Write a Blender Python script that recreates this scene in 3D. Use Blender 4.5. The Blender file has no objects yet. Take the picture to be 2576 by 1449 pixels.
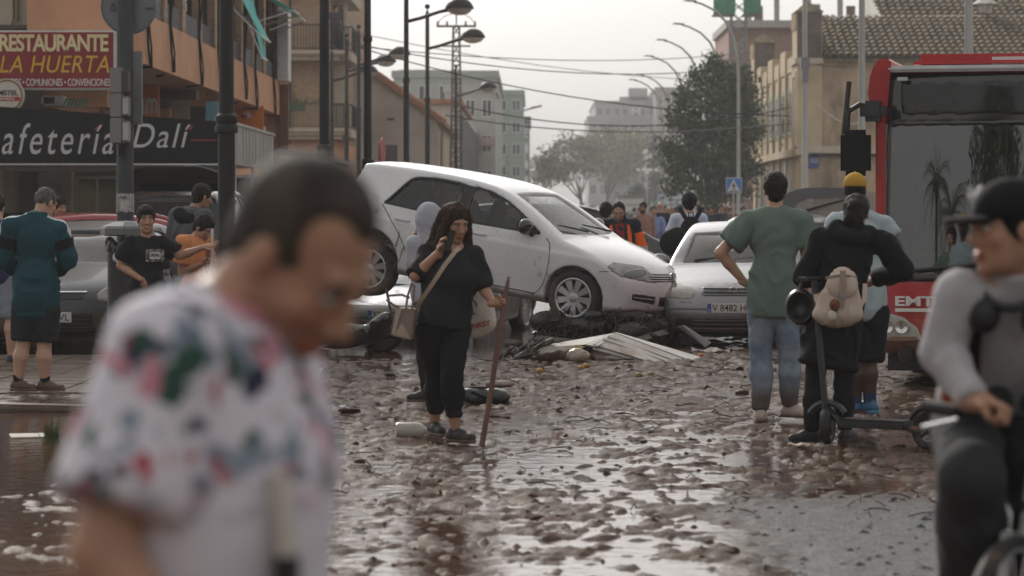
import bpy, bmesh, math, random
import numpy as np
from mathutils import Vector, Matrix
from mathutils.geometry import delaunay_2d_cdt
random.seed(7); np.random.seed(7)
SC = bpy.context.scene; COL = SC.collection
R = math.radians
# ------------------------------------------------------------------ camera, sky, sun, exposure
F = 7155.0; HX = 1338.0; HY = 530.0; CH = 1.54          # measured from the photograph (its width taken as 2576)
cam = bpy.data.objects.new('camera', bpy.data.cameras.new('camera')); COL.objects.link(cam)
cam.location = (0, 0, CH); cam.rotation_euler = (R(90), 0, 0)
cam.data.lens = 100; cam.data.sensor_width = 36
cam.data.shift_x = -50/2576; cam.data.shift_y = -(724.5-HY)/2576
cam.data.clip_start = .1; cam.data.clip_end = 6000
cam.data.dof.use_dof = True; cam.data.dof.focus_distance = 26; cam.data.dof.aperture_fstop = 3.7
SC.camera = cam
SC.render.engine = 'CYCLES'
SC.cycles.use_denoising = True
SC.cycles.max_bounces = 8; SC.cycles.diffuse_bounces = 3; SC.cycles.glossy_bounces = 4
SC.cycles.transmission_bounces = 6; SC.cycles.transparent_max_bounces = 12; SC.cycles.volume_bounces = 1
SC.cycles.caustics_reflective = False; SC.cycles.caustics_refractive = False
SC.cycles.sample_clamp_indirect = 6
SC.view_settings.view_transform = 'Standard'; SC.view_settings.look = 'None'
SC.view_settings.exposure = 0.66; SC.view_settings.gamma = 1
SC.view_settings.use_curve_mapping = False
SUN_AZ, SUN_EL = R(-19), R(28)                           # hazy sun ahead, to the left of the street
wd = bpy.data.worlds.new('World'); SC.world = wd; wd.use_nodes = True
nt = wd.node_tree; nt.nodes.clear()
sky = nt.nodes.new('ShaderNodeTexSky'); sky.sky_type = 'NISHITA'; sky.sun_disc = False
sky.sun_elevation = SUN_EL; sky.sun_rotation = SUN_AZ; sky.dust_density = 8; sky.air_density = 1.0; sky.altitude = 10
hs = nt.nodes.new('ShaderNodeHueSaturation'); hs.inputs['Saturation'].default_value = .12
mx = nt.nodes.new('ShaderNodeMix'); mx.data_type = 'RGBA'; mx.inputs[0].default_value = .62
mx.inputs[7].default_value = (5.35, 5.2, 5.0, 1)         # even veil of thin high cloud
bg = nt.nodes.new('ShaderNodeBackground'); bg.inputs[1].default_value = .088
out = nt.nodes.new('ShaderNodeOutputWorld')
nt.links.new(sky.outputs[0], hs.inputs['Color']); nt.links.new(hs.outputs[0], mx.inputs[6])
nt.links.new(mx.outputs[2], bg.inputs[0]); nt.links.new(bg.outputs[0], out.inputs[0])
sl = bpy.data.lights.new('sun', 'SUN'); sl.energy = 1.5; sl.angle = R(10); sl.color = (1, .95, .87)
sun = bpy.data.objects.new('sun', sl); COL.objects.link(sun)
sd = Vector((math.sin(SUN_AZ)*math.cos(SUN_EL), math.cos(SUN_AZ)*math.cos(SUN_EL), math.sin(SUN_EL)))
sun.rotation_euler = sd.to_track_quat('Z', 'Y').to_euler(); sun.location = sd*60

# ------------------------------------------------------------------ helpers
def W(px, py, Y):
    "point at distance Y that stands where the photograph (2576 wide) shows it"
    return Vector(((px-HX)*Y/F, Y, CH+(HY-py)*Y/F))
def WX(px, Y): return (px-HX)*Y/F
def WZ(py, Y): return CH+(HY-py)*Y/F

def tag(o, label=None, cat=None, group=None, kind=None):
    if label: o['label'] = label
    if cat: o['category'] = cat
    if group: o['group'] = group
    if kind: o['kind'] = kind
    return o
def thing(name, label, cat, loc=(0, 0, 0), rz=0, group=None, rot=None):
    o = bpy.data.objects.new(name, None); COL.objects.link(o)
    o.empty_display_size = .1
    o.location = loc; o.rotation_euler = rot if rot else (0, 0, rz)
    return tag(o, label, cat, group)
def world_of(o):
    m = o.matrix_basis.copy()
    return world_of(o.parent) @ o.matrix_parent_inverse @ m if o.parent else m
def link(name, me, mats=None, parent=None, world=False):
    o = bpy.data.objects.new(name, me); COL.objects.link(o)
    if mats is not None and not me.materials:
        for m in (mats if isinstance(mats, (list, tuple)) else [mats]): me.materials.append(m)
    if parent:
        o.parent = parent
        if world: o.matrix_parent_inverse = world_of(parent).inverted()
    return o
def dup(o, parent=None, loc=None, rot=None, label=None):
    c = o.copy(); COL.objects.link(c)
    if parent: c.parent = parent
    if loc is not None: c.location = loc
    if rot is not None: c.rotation_euler = rot
    if label: c['label'] = label
    for ch in list(o.children):
        dup(ch, c)
    return c
def mesh(name, v, f, smooth=False, angle=None):
    me = bpy.data.meshes.new(name)
    v = np.asarray(v, dtype=np.float32)
    if isinstance(f, np.ndarray):
        n, k = f.shape
        me.vertices.add(len(v)); me.vertices.foreach_set('co', v.ravel())
        me.loops.add(n*k); me.loops.foreach_set('vertex_index', f.astype(np.int32).ravel())
        me.polygons.add(n); me.polygons.foreach_set('loop_start', np.arange(0, n*k, k, dtype=np.int32))
        me.update(calc_edges=True); me.validate()
    else:
        me.from_pydata([tuple(map(float, p)) for p in v], [], [tuple(q) for q in f]); me.update()
    if smooth:
        me.polygons.foreach_set('use_smooth', [True]*len(me.polygons))
        if angle: me.set_sharp_from_angle(angle=R(angle))
    return me

class MB:
    "collects simple shapes into one mesh"
    def __init__(s): s.v = []; s.f = []
    def add(s, v, f):
        n = len(s.v); s.v += [tuple(p) for p in v]; s.f += [tuple(i+n for i in q) for q in f]; return s
    def box(s, x0, x1, y0, y1, z0, z1):
        return s.add([(x, y, z) for z in (z0, z1) for y in (y0, y1) for x in (x0, x1)],
                     [(0, 2, 3, 1), (4, 5, 7, 6), (0, 1, 5, 4), (2, 6, 7, 3), (0, 4, 6, 2), (1, 3, 7, 5)])
    def cbox(s, c, d, rot=None):
        m = Matrix.Identity(3) if rot is None else rot
        c = Vector(c); vs = [c+m@Vector((x*d[0]/2, y*d[1]/2, z*d[2]/2)) for z in (-1, 1) for y in (-1, 1) for x in (-1, 1)]
        return s.add(vs, [(0, 2, 3, 1), (4, 5, 7, 6), (0, 1, 5, 4), (2, 6, 7, 3), (0, 4, 6, 2), (1, 3, 7, 5)])
    def tube(s, pts, r, n=8, cap=True):
        pts = [Vector(p) for p in pts]; rs = r if isinstance(r, (list, tuple)) else [r]*len(pts)
        t0 = (pts[1]-pts[0]).normalized(); up = Vector((0, 0, 1)) if abs(t0.z) < .9 else Vector((1, 0, 0))
        vs = []
        for i, p in enumerate(pts):
            t = (pts[min(i+1, len(pts)-1)]-pts[max(i-1, 0)]).normalized()
            a = t.cross(up)
            if a.length < 1e-5: a = t.cross(Vector((0, 1, 0)))
            a.normalize(); b = t.cross(a); up = b.cross(t) if False else up
            for k in range(n):
                w = 2*math.pi*k/n; vs.append(p+(a*math.cos(w)+b*math.sin(w))*rs[i])
        fs = [(i*n+k, i*n+(k+1) % n, (i+1)*n+(k+1) % n, (i+1)*n+k) for i in range(len(pts)-1) for k in range(n)]
        if cap: fs += [tuple(range(n)), tuple((len(pts)-1)*n+k for k in reversed(range(n)))]
        return s.add(vs, fs)
    def lathe(s, prof, c=(0, 0, 0), n=16, axis='z'):
        c = Vector(c); vs = []
        for r, z in prof:
            for k in range(n):
                w = 2*math.pi*k/n; p = (r*math.cos(w), r*math.sin(w), z)
                if axis == 'y': p = (p[0], p[2], p[1])
                if axis == 'x': p = (p[2], p[0], p[1])
                vs.append(c+Vector(p))
        m = len(prof)
        return s.add(vs, [(i*n+k, i*n+(k+1) % n, (i+1)*n+(k+1) % n, (i+1)*n+k) for i in range(m-1) for k in range(n)])
    def prism(s, poly, a0, a1, axis='y'):
        "2D outline extruded; axis y: (x,z); x: (y,z); z: (x,y)"
        n = len(poly)
        def q(p, a): return {'y': (p[0], a, p[1]), 'x': (a, p[0], p[1]), 'z': (p[0], p[1], a)}[axis]
        vs = [q(p, a0) for p in poly]+[q(p, a1) for p in poly]
        return s.add(vs, [tuple(range(n)), tuple(reversed(range(n, 2*n)))]+[(i, (i+1) % n, n+(i+1) % n, n+i) for i in range(n)])
    def sph(s, c, r, n=10, m=7):
        r = r if isinstance(r, (list, tuple)) else (r, r, r); c = Vector(c); vs = []
        for j in range(m+1):
            t = math.pi*j/m
            for k in range(n):
                w = 2*math.pi*k/n
                vs.append(c+Vector((r[0]*math.sin(t)*math.cos(w), r[1]*math.sin(t)*math.sin(w), r[2]*math.cos(t))))
        return s.add(vs, [(j*n+k, j*n+(k+1) % n, (j+1)*n+(k+1) % n, (j+1)*n+k) for j in range(m) for k in range(n)])
    def me(s, name, smooth=False, bevel=0, fix=True, angle=40):
        me = bpy.data.meshes.new(name); me.from_pydata(s.v, [], s.f)
        bm = bmesh.new(); bm.from_mesh(me)
        if fix: bmesh.ops.remove_doubles(bm, verts=bm.verts, dist=1e-5)
        if fix: bmesh.ops.recalc_face_normals(bm, faces=bm.faces)
        if bevel:
            bmesh.ops.bevel(bm, geom=[e for e in bm.edges if e.is_manifold and e.calc_face_angle(0) > .5], offset=bevel, segments=2, affect='EDGES', clamp_overlap=True)
        bm.to_mesh(me); bm.free()
        if smooth:
            me.polygons.foreach_set('use_smooth', [True]*len(me.polygons)); me.set_sharp_from_angle(angle=R(angle))
        return me
    def build(s, name, mat, parent=None, smooth=False, bevel=0, world=False, angle=40):
        return link(name, s.me(name, smooth, bevel, angle=angle), mat, parent, world)
def bx(name, mat, parent, x0, x1, y0, y1, z0, z1, bevel=0, world=True):
    return MB().box(x0, x1, y0, y1, z0, z1).build(name, mat, parent, bevel=bevel, world=world)

# numpy value noise
def _h(ix, iy, iz):
    n = (ix*374761393+iy*668265263+iz*1274126177) & 0xffffffff
    n = ((n ^ (n >> 13))*1274126177) & 0xffffffff
    return ((n ^ (n >> 16)) & 0xffff)/32767.5-1
def vn(x, y, z=0.):
    x, y, z = np.broadcast_arrays(np.asarray(x, float), np.asarray(y, float), np.asarray(z, float))
    ix, iy, iz = (np.floor(a).astype(np.int64) for a in (x, y, z))
    fx, fy, fz = x-ix, y-iy, z-iz
    fx, fy, fz = (a*a*(3-2*a) for a in (fx, fy, fz))
    def L(a, b, t): return a+(b-a)*t
    return L(L(L(_h(ix, iy, iz), _h(ix+1, iy, iz), fx), L(_h(ix, iy+1, iz), _h(ix+1, iy+1, iz), fx), fy),
             L(L(_h(ix, iy, iz+1), _h(ix+1, iy, iz+1), fx), L(_h(ix, iy+1, iz+1), _h(ix+1, iy+1, iz+1), fx), fy), fz)
def fbm(x, y, z=0., o=4):
    s = 0; a = 1; t = 0
    for i in range(o):
        s = s+a*vn(np.asarray(x)*2**i+i*17.3, np.asarray(y)*2**i+i*5.1, np.asarray(z)*2**i); t += a; a *= .5
    return s/t

# ------------------------------------------------------------------ materials
MATS = {}
MUD = (.105, .066, .043)
def M(name, c=(.5, .5, .5), r=.6, m=0, var=.12, vs=6, c2=None, c2f=.5, c2s=3, bump=0, bs=30, mud=0, mudz=None, spec=.5, coat=0, attr=None, stretch=None, rvar=0, sheen=0):
    if name in MATS: return MATS[name]
    mt = bpy.data.materials.new(name); mt.use_nodes = True; MATS[name] = mt
    n = mt.node_tree.nodes; l = mt.node_tree.links; b = n['Principled BSDF']
    tc = n.new('ShaderNodeTexCoord'); vec = tc.outputs['Object']
    if stretch:
        mp = n.new('ShaderNodeMapping'); mp.inputs['Scale'].default_value = stretch; l.new(vec, mp.inputs[0]); vec = mp.outputs[0]
    def noise(sc, det=4, v=None, ro=.55):
        q = n.new('ShaderNodeTexNoise'); q.inputs['Scale'].default_value = sc; q.inputs['Detail'].default_value = det
        q.inputs['Roughness'].default_value = ro; l.new(v or vec, q.inputs['Vector']); return q.outputs['Fac']
    def ramp(fac, a, b2, ca=(0, 0, 0, 1), cb=(1, 1, 1, 1)):
        q = n.new('ShaderNodeValToRGB'); q.color_ramp.elements[0].position = a; q.color_ramp.elements[1].position = b2
        q.color_ramp.elements[0].color = ca; q.color_ramp.elements[1].color = cb; l.new(fac, q.inputs[0]); return q.outputs[0]
    def mix(fac, a, b2, mode='MIX'):
        q = n.new('ShaderNodeMix'); q.data_type = 'RGBA'; q.blend_type = mode
        for s, k in ((fac, 0), (a, 6), (b2, 7)):
            if isinstance(s, (int, float)): q.inputs[k].default_value = s
            elif isinstance(s, tuple): q.inputs[k].default_value = (*s[:3], 1)
            else: l.new(s, q.inputs[k])
        return q.outputs[2]
    lo = tuple(x*(1-var) for x in c); hi = tuple(min(1, x*(1+var)) for x in c)
    col = ramp(noise(vs, 5), .3, .7, (*lo, 1), (*hi, 1))
    if c2: col = mix(ramp(noise(c2s, 6, ro=.65), c2f-.08, c2f+.08), col, c2)
    if attr:
        at = n.new('ShaderNodeAttribute'); at.attribute_name = attr; col = mix(1.0, col, at.outputs['Color'], 'MULTIPLY')
    rough = r
    if rvar:
        mr = n.new('ShaderNodeMapRange'); mr.inputs[3].default_value = max(0, r-rvar); mr.inputs[4].default_value = min(1, r+rvar)
        l.new(noise(vs*2.3, 4), mr.inputs[0]); rough = mr.outputs[0]
    if mud or mudz:
        big = noise(2.2, 8, tc.outputs['Object'], .7)
        fac = ramp(big, .66-mud*.3, .74-mud*.26) if mud else 0.0
        sp = ramp(noise(38, 3, tc.outputs['Object'], .6), .675-mud*.08, .70-mud*.08)   # splashes
        mxx = n.new('ShaderNodeMath'); mxx.operation = 'MAXIMUM'
        if mud: l.new(fac, mxx.inputs[0])
        else: mxx.inputs[0].default_value = 0
        l.new(sp, mxx.inputs[1]); mask = mxx.outputs[0]
        if mudz:                                                       # dried flood line: (height, softness)
            sx = n.new('ShaderNodeSeparateXYZ'); l.new(tc.outputs['Object'], sx.inputs[0])
            ad = n.new('ShaderNodeMath'); ad.operation = 'MULTIPLY_ADD'; l.new(big, ad.inputs[0]); ad.inputs[1].default_value = -mudz[1]*2.2
            l.new(sx.outputs[2], ad.inputs[2])
            mr2 = n.new('ShaderNodeMapRange'); mr2.inputs[1].default_value = mudz[0]-mudz[1]*.5; mr2.inputs[2].default_value = mudz[0]-mudz[1]*1.6
            l.new(ad.outputs[0], mr2.inputs[0])
            m3 = n.new('ShaderNodeMath'); m3.operation = 'MAXIMUM'; l.new(mr2.outputs[0], m3.inputs[0]); l.new(mask, m3.inputs[1]); mask = m3.outputs[0]
        m4 = n.new('ShaderNodeMath'); m4.operation = 'MULTIPLY'; l.new(mask, m4.inputs[0]); m4.inputs[1].default_value = .85; mask = m4.outputs[0]
        col = mix(mask, col, MUD)
        q = n.new('ShaderNodeMix'); l.new(mask, q.inputs[0]); q.inputs[3].default_value = .7
        if isinstance(rough, (int, float)): q.inputs[2].default_value = rough
        else: l.new(rough, q.inputs[2])
        rough = q.outputs[0]
    l.new(col, b.inputs['Base Color'])
    if isinstance(rough, (int, float)): b.inputs['Roughness'].default_value = rough
    else: l.new(rough, b.inputs['Roughness'])
    b.inputs['Metallic'].default_value = m; b.inputs['Specular IOR Level'].default_value = spec
    if coat: b.inputs['Coat Weight'].default_value = coat; b.inputs['Coat Roughness'].default_value = .06
    if sheen: b.inputs['Sheen Weight'].default_value = sheen
    if bump:
        bp = n.new('ShaderNodeBump'); bp.inputs['Strength'].default_value = bump; bp.inputs['Distance'].default_value = .02
        l.new(noise(bs, 5), bp.inputs['Height']); l.new(bp.outputs[0], b.inputs['Normal'])
    return mt
def glass(name, tint=.35, dirt=.15, rough=.03, col=(1, 1, 1), ior=1.55):
    if name in MATS: return MATS[name]
    mt = bpy.data.materials.new(name); mt.use_nodes = True; MATS[name] = mt
    n = mt.node_tree.nodes; l = mt.node_tree.links; n.remove(n['Principled BSDF'])
    o = n['Material Output']
    tr = n.new('ShaderNodeBsdfTransparent'); tr.inputs[0].default_value = (tint*col[0], tint*col[1], tint*col[2], 1)
    gl = n.new('ShaderNodeBsdfGlossy'); gl.inputs['Roughness'].default_value = rough; gl.inputs[0].default_value = (.95, .97, 1, 1)
    fr = n.new('ShaderNodeFresnel'); fr.inputs[0].default_value = ior
    ms = n.new('ShaderNodeMixShader'); l.new(fr.outputs[0], ms.inputs[0]); l.new(tr.outputs[0], ms.inputs[1]); l.new(gl.outputs[0], ms.inputs[2])
    df = n.new('ShaderNodeBsdfDiffuse'); df.inputs[0].default_value = (.33, .30, .26, 1)
    tc = n.new('ShaderNodeTexCoord'); nz = n.new('ShaderNodeTexNoise'); nz.inputs['Scale'].default_value = 3.5; nz.inputs['Detail'].default_value = 7
    l.new(tc.outputs['Object'], nz.inputs['Vector'])
    mr = n.new('ShaderNodeMapRange'); mr.inputs[1].default_value = .3; mr.inputs[2].default_value = .75; mr.inputs[3].default_value = dirt*.35; mr.inputs[4].default_value = dirt*1.7
    l.new(nz.outputs[0], mr.inputs[0])
    m2 = n.new('ShaderNodeMixShader'); l.new(mr.outputs[0], m2.inputs[0]); l.new(ms.outputs[0], m2.inputs[1]); l.new(df.outputs[0], m2.inputs[2])
    l.new(m2.outputs[0], o.inputs[0]); return mt

# flat lettering, real geometry
def text_me(body, x0, x1, z0, z1, shear=0, depth=.004, bold=0, spacing=1.0, wscale=None):
    cu = bpy.data.curves.new('lettering', 'FONT'); cu.body = body; cu.shear = shear; cu.extrude = .02; cu.offset = bold; cu.space_character = spacing
    o = bpy.data.objects.new('lettering', cu); COL.objects.link(o)
    dg = bpy.context.evaluated_depsgraph_get(); me = bpy.data.meshes.new_from_object(o.evaluated_get(dg))
    bpy.data.objects.remove(o)
    n = len(me.vertices); co = np.empty(n*3, np.float32); me.vertices.foreach_get('co', co); co = co.reshape(-1, 3)
    mn, mxv = co.min(0), co.max(0); t = (co-mn)/np.maximum(mxv-mn, 1e-6)
    nv = np.stack([x0+t[:, 0]*(x1-x0), -depth*t[:, 2], z0+t[:, 1]*(z1-z0)], 1)
    me.vertices.foreach_set('co', nv.astype(np.float32).ravel()); me.update()
    return me
def letters(body, x0, x1, z0, z1, y, mat, parent, world=True, name='lettering', **k):
    me = text_me(body, x0, x1, z0, z1, **k); me.transform(Matrix.Translation((0, y, 0)))
    return link(name, me, mat, parent, world)

# ------------------------------------------------------------------ distance-field modelling (bodies, clothes, car shells)
def surfnet(D, lo, h):
    s = D < 0
    c = [s[i:s.shape[0]-1+i, j:s.shape[1]-1+j, k:s.shape[2]-1+k] for i in (0, 1) for j in (0, 1) for k in (0, 1)]
    tot = sum(a.astype(np.int8) for a in c); mixed = (tot > 0) & (tot < 8)
    I = np.argwhere(mixed)
    if len(I) == 0: return np.zeros((0, 3), np.float32), np.zeros((0, 4), np.int32)
    idx = np.full(mixed.shape, -1, np.int32); idx[mixed] = np.arange(len(I))
    cor = np.array([(i, j, k) for i in (0, 1) for j in (0, 1) for k in (0, 1)])
    val = np.stack([D[I[:, 0]+a, I[:, 1]+b, I[:, 2]+d] for a, b, d in cor], 1)
    acc = np.zeros((len(I), 3)); cnt = np.zeros(len(I))
    for a in range(8):
        for b in range(a+1, 8):
            if np.abs(cor[a]-cor[b]).sum() != 1: continue
            va, vb = val[:, a], val[:, b]; x = (va < 0) != (vb < 0)
            t = np.where(x, va/np.where(x, va-vb, 1), 0)
            acc += np.where(x[:, None], cor[a]+(cor[b]-cor[a])*t[:, None], 0); cnt += x
    V = (I+acc/cnt[:, None])*h+np.asarray(lo)
    Q = []
    for ax in range(3):
        sl0 = [slice(None)]*3; sl1 = [slice(None)]*3; sl0[ax] = slice(0, -1); sl1[ax] = slice(1, None)
        A = s[tuple(sl0)]; B = s[tuple(sl1)]; E = np.argwhere(A != B)
        u, w = [(1, 2), (2, 0), (0, 1)][ax]
        ok = (E[:, u] > 0) & (E[:, w] > 0) & (E[:, u] < D.shape[u]-1) & (E[:, w] < D.shape[w]-1); E = E[ok]
        def g(du, dw):
            P = E.copy(); P[:, u] -= du; P[:, w] -= dw; return idx[P[:, 0], P[:, 1], P[:, 2]]
        q = np.stack([g(1, 1), g(0, 1), g(0, 0), g(1, 0)], 1)
        fl = ~A[E[:, 0], E[:, 1], E[:, 2]]; q[fl] = q[fl][:, ::-1]
        Q.append(q)
    Q = np.concatenate(Q); Q = Q[(Q >= 0).all(1)]
    return V.astype(np.float32), Q.astype(np.int32)
def smin(a, b, k):
    if k <= 0: return np.minimum(a, b)
    h = np.clip(.5+.5*(b-a)/k, 0, 1); return b*(1-h)+a*h-k*h*(1-h)
def smax(a, b, k): return -smin(-a, -b, k)
class S:
    "list of primitives; blended where they meet"
    def __init__(s): s.p = []
    def cone(s, a, b, ra, rb, k=.02, cap=False, op='+', sq=None):
        s.p.append(('c', np.array(a, float), np.array(b, float), ra, rb, k, cap, op, sq)); return s
    def ell(s, c, r, Rm=None, k=.02, op='+'):
        s.p.append(('e', np.array(c, float), np.array(r, float), None if Rm is None else np.array(Rm, float), k, op)); return s
    def plane(s, p, n): s.p.append(('p', np.array(p, float), np.array(n, float))); return s      # keeps the side n points away from
    def chain(s, pts, rs, k=.02):
        for i in range(len(pts)-1): s.cone(pts[i], pts[i+1], rs[i], rs[i+1], k)
        return s
    def mesh(s, h, pad=.03):
        lo = np.full(3, 1e9); hi = np.full(3, -1e9)
        for p in s.p:
            if p[0] == 'c' and p[7] == '+':
                r = max(p[3], p[4]); lo = np.minimum(lo, np.minimum(p[1], p[2])-r); hi = np.maximum(hi, np.maximum(p[1], p[2])+r)
            if p[0] == 'e' and p[5] == '+':
                r = p[2].max() if p[3] is not None else p[2]; lo = np.minimum(lo, p[1]-r); hi = np.maximum(hi, p[1]+r)
        lo = lo-pad; hi = hi+pad; n = np.ceil((hi-lo)/h).astype(int)+1
        ax = [lo[i]+h*np.arange(n[i]) for i in range(3)]
        D = np.full(n, .3, np.float32)
        for p in s.p:
            if p[0] == 'p':
                X = (ax[0]-p[1][0])[:, None, None]*p[2][0]+(ax[1]-p[1][1])[None, :, None]*p[2][1]+(ax[2]-p[1][2])[None, None, :]*p[2][2]
                D = np.maximum(D, X).astype(np.float32); continue
            if p[0] == 'c': r = max(p[3], p[4]); a = np.minimum(p[1], p[2])-r; b = np.maximum(p[1], p[2])+r; k = p[5]
            else: r = p[2].max() if p[3] is not None else p[2]; a = p[1]-r; b = p[1]+r; k = p[4]
            a = a-k-2.5*h; b = b+k+2.5*h
            i0 = np.clip(np.floor((a-lo)/h).astype(int), 0, n); i1 = np.clip(np.ceil((b-lo)/h).astype(int)+1, 0, n)
            if (i1 <= i0).any(): continue
            sl = tuple(slice(i0[i], i1[i]) for i in range(3))
            X, Y, Z = np.meshgrid(*[ax[i][sl[i]] for i in range(3)], indexing='ij', sparse=True)
            if p[0] == 'c':
                ba = p[2]-p[1]; L2 = ba@ba+1e-12
                px, py, pz = X-p[1][0], Y-p[1][1], Z-p[1][2]
                t = np.clip((px*ba[0]+py*ba[1]+pz*ba[2])/L2, 0, 1)
                dx, dy, dz = px-ba[0]*t, py-ba[1]*t, pz-ba[2]*t
                if p[8] is not None: dx, dy, dz = dx*p[8][0], dy*p[8][1], dz*p[8][2]
                d = np.sqrt(dx*dx+dy*dy+dz*dz)-(p[3]+(p[4]-p[3])*t)
                if p[6]:
                    u = ba/math.sqrt(L2); e = (X-p[2][0])*u[0]+(Y-p[2][1])*u[1]+(Z-p[2][2])*u[2]; d = np.maximum(d, e)
                op = p[7]
            else:
                q = [X-p[1][0], Y-p[1][1], Z-p[1][2]]
                if p[3] is not None: q = [q[0]*p[3][i][0]+q[1]*p[3][i][1]+q[2]*p[3][i][2] for i in range(3)]
                k0 = np.sqrt(sum((q[i]/p[2][i])**2 for i in range(3))); k1 = np.sqrt(sum((q[i]/p[2][i]**2)**2 for i in range(3)))+1e-9
                d = k0*(k0-1)/k1; op = p[5]
            D[sl] = smin(D[sl], d, k) if op == '+' else smax(D[sl], -d, k)
        return surfnet(D, lo, h)
def normals(V, Q):
    n = np.cross(V[Q[:, 2]]-V[Q[:, 0]], V[Q[:, 3]]-V[Q[:, 1]]); N = np.zeros_like(V)
    for i in range(4): np.add.at(N, Q[:, i], n)
    return N/(np.linalg.norm(N, axis=1, keepdims=True)+1e-9)
def folds(V, Q, amp, f=(9, 9, 5), seed=0, out=.0):
    "cloth folds as real displacement"
    N = normals(V, Q); P = V*np.array(f)+seed*7.7
    w = vn(P[:, 0]*.7, P[:, 1]*.7, P[:, 2]*.7)*1.6
    a = 1-np.abs(vn(P[:, 0]+w, P[:, 1]-w, P[:, 2]+w*1.3))*2
    b = vn(P[:, 0]*2.3, P[:, 1]*2.3, P[:, 2]*2.3+w)
    return (V+N*(amp*((a*.7+b*.3)*.5+out))[:, None]).astype(np.float32)
# ------------------------------------------------------------------ ground: flooded street, lumps of mud standing in thin water
def smoothstep(a, b, x):
    t = np.clip((x-a)/(b-a), 0, 1); return t*t*(3-2*t)
def ground_h(x, y):
    x = np.asarray(x, float); y = np.asarray(y, float)
    wx = x+.25*vn(x*1.3, y*1.3, 3.); wy = y+.25*vn(x*1.3, y*1.3, 9.)
    n1 = fbm(wx*1.5, wy*1.1, 1., 3); n2 = fbm(wx*6.6, wy*5.0, 2., 5); n3 = fbm(wx*26, wy*20, 5., 3); n4 = fbm(wx*14, wy*10, 7., 4)
    m = n2*.75+n4*.55+.30*n1
    h = -.0075+.018*smoothstep(-.08, .40, m)+smoothstep(-.12, .1, m)*(.013*n3+.011*np.abs(n4)+.001)
    dry = smoothstep(22, 29, y)*smoothstep(-1.2, .3, x)              # thicker deposits towards the cars
    h += .003*dry
    pool = smoothstep(.55, 1, fbm(x*.55+3, y*.28, 4., 2)+.75*smoothstep(17.5, 13, y))
    h -= .009*pool
    wet = smoothstep(-2.3, -3.6, x)*smoothstep(23.5, 21, y)            # deeper water by the pavement
    h -= .042*wet
    h -= .030*smoothstep(28.8, 30.5, y)*smoothstep(1.2, -.2, x)       # pool in front of the cars
    asp = smoothstep(.75, 1.25, x+.25*n1)*smoothstep(15.8, 14.4, y+.5*n1)
    h = h*(1-asp)+asp*(.014+.0045*n3+.003*vn(x*60, y*40))
    return h
def gz(x, y): return max(0.0, float(ground_h(x, y)))
ys = [2.5]
while ys[-1] < 70: ys.append(ys[-1]+max(.03, .0026*ys[-1]))
xs = np.concatenate([np.arange(-14, -5.2, .12), np.arange(-5.2, 5.2, .03), np.arange(5.2, 14.01, .12)])
gx, gy = np.meshgrid(xs, np.array(ys)); H = ground_h(gx, gy)
V = np.stack([gx.ravel(), gy.ravel(), H.ravel()], 1)
nx, ny = len(xs), len(ys); ii = np.arange(nx*ny).reshape(ny, nx)
Q = np.stack([ii[:-1, :-1].ravel(), ii[:-1, 1:].ravel(), ii[1:, 1:].ravel(), ii[1:, :-1].ravel()], 1)
keep = H.ravel()[Q].max(1) > -.012                                   # mud lying under the water is left to the water sheet
mud_me = mesh('street_mud', V, Q[keep], smooth=True)
mud_mt = M('wet_mud', (.066, .034, .020), r=.55, var=.4, vs=5, c2=(.034, .020, .014), c2f=.55, c2s=9, bump=.5, bs=45, rvar=.25, spec=.07)
# bare wet asphalt where the mud was washed off
def asphalt_mask():
    m = mud_mt; n = m.node_tree.nodes; l = m.node_tree.links; b = n['Principled BSDF']
    tc = n.new('ShaderNodeTexCoord'); sx = n.new('ShaderNodeSeparateXYZ'); l.new(tc.outputs['Object'], sx.inputs[0])
    nz = n.new('ShaderNodeTexNoise'); nz.inputs['Scale'].default_value = 1.6; nz.inputs['Detail'].default_value = 6; l.new(tc.outputs['Object'], nz.inputs[0])
    def mr(src, a, b2):
        q = n.new('ShaderNodeMapRange'); q.inputs[1].default_value = a; q.inputs[2].default_value = b2; l.new(src, q.inputs[0]); return q.outputs[0]
    def mth(op, a, b2):
        q = n.new('ShaderNodeMath'); q.operation = op
        for i, v in enumerate((a, b2)):
            if isinstance(v, (int, float)): q.inputs[i].default_value = v
            else: l.new(v, q.inputs[i])
        return q.outputs[0]
    wob = mth('MULTIPLY_ADD', nz.outputs[0], 1.4)
    fx = mr(mth('ADD', sx.outputs[0], mth('MULTIPLY', nz.outputs[0], 1.2)), 1.3, 1.9)
    fy = mr(mth('ADD', sx.outputs[1], mth('MULTIPLY', nz.outputs[0], 2.0)), 16.8, 15.4)
    f = mth('MULTIPLY', fx, fy)
    sp = n.new('ShaderNodeTexNoise'); sp.inputs['Scale'].default_value = 55; sp.inputs['Detail'].default_value = 3; l.new(tc.outputs['Object'], sp.inputs[0])
    cr = n.new('ShaderNodeValToRGB'); cr.color_ramp.elements[0].position = .35; cr.color_ramp.elements[1].position = .7
    cr.color_ramp.elements[0].color = (.045, .046, .05, 1); cr.color_ramp.elements[1].color = (.16, .16, .165, 1); l.new(sp.outputs[0], cr.inputs[0])
    old = b.inputs['Base Color'].links[0].from_socket
    q = n.new('ShaderNodeMix'); q.data_type = 'RGBA'; l.new(f, q.inputs[0]); l.new(old, q.inputs[6]); l.new(cr.outputs[0], q.inputs[7]); l.new(q.outputs[2], b.inputs['Base Color'])
asphalt_mask()
tag(link('street_mud', mud_me, mud_mt), 'brown lumpy wet mud covering the flooded street', kind='structure')
wt = bpy.data.materials.new('flood_water'); wt.use_nodes = True
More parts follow.
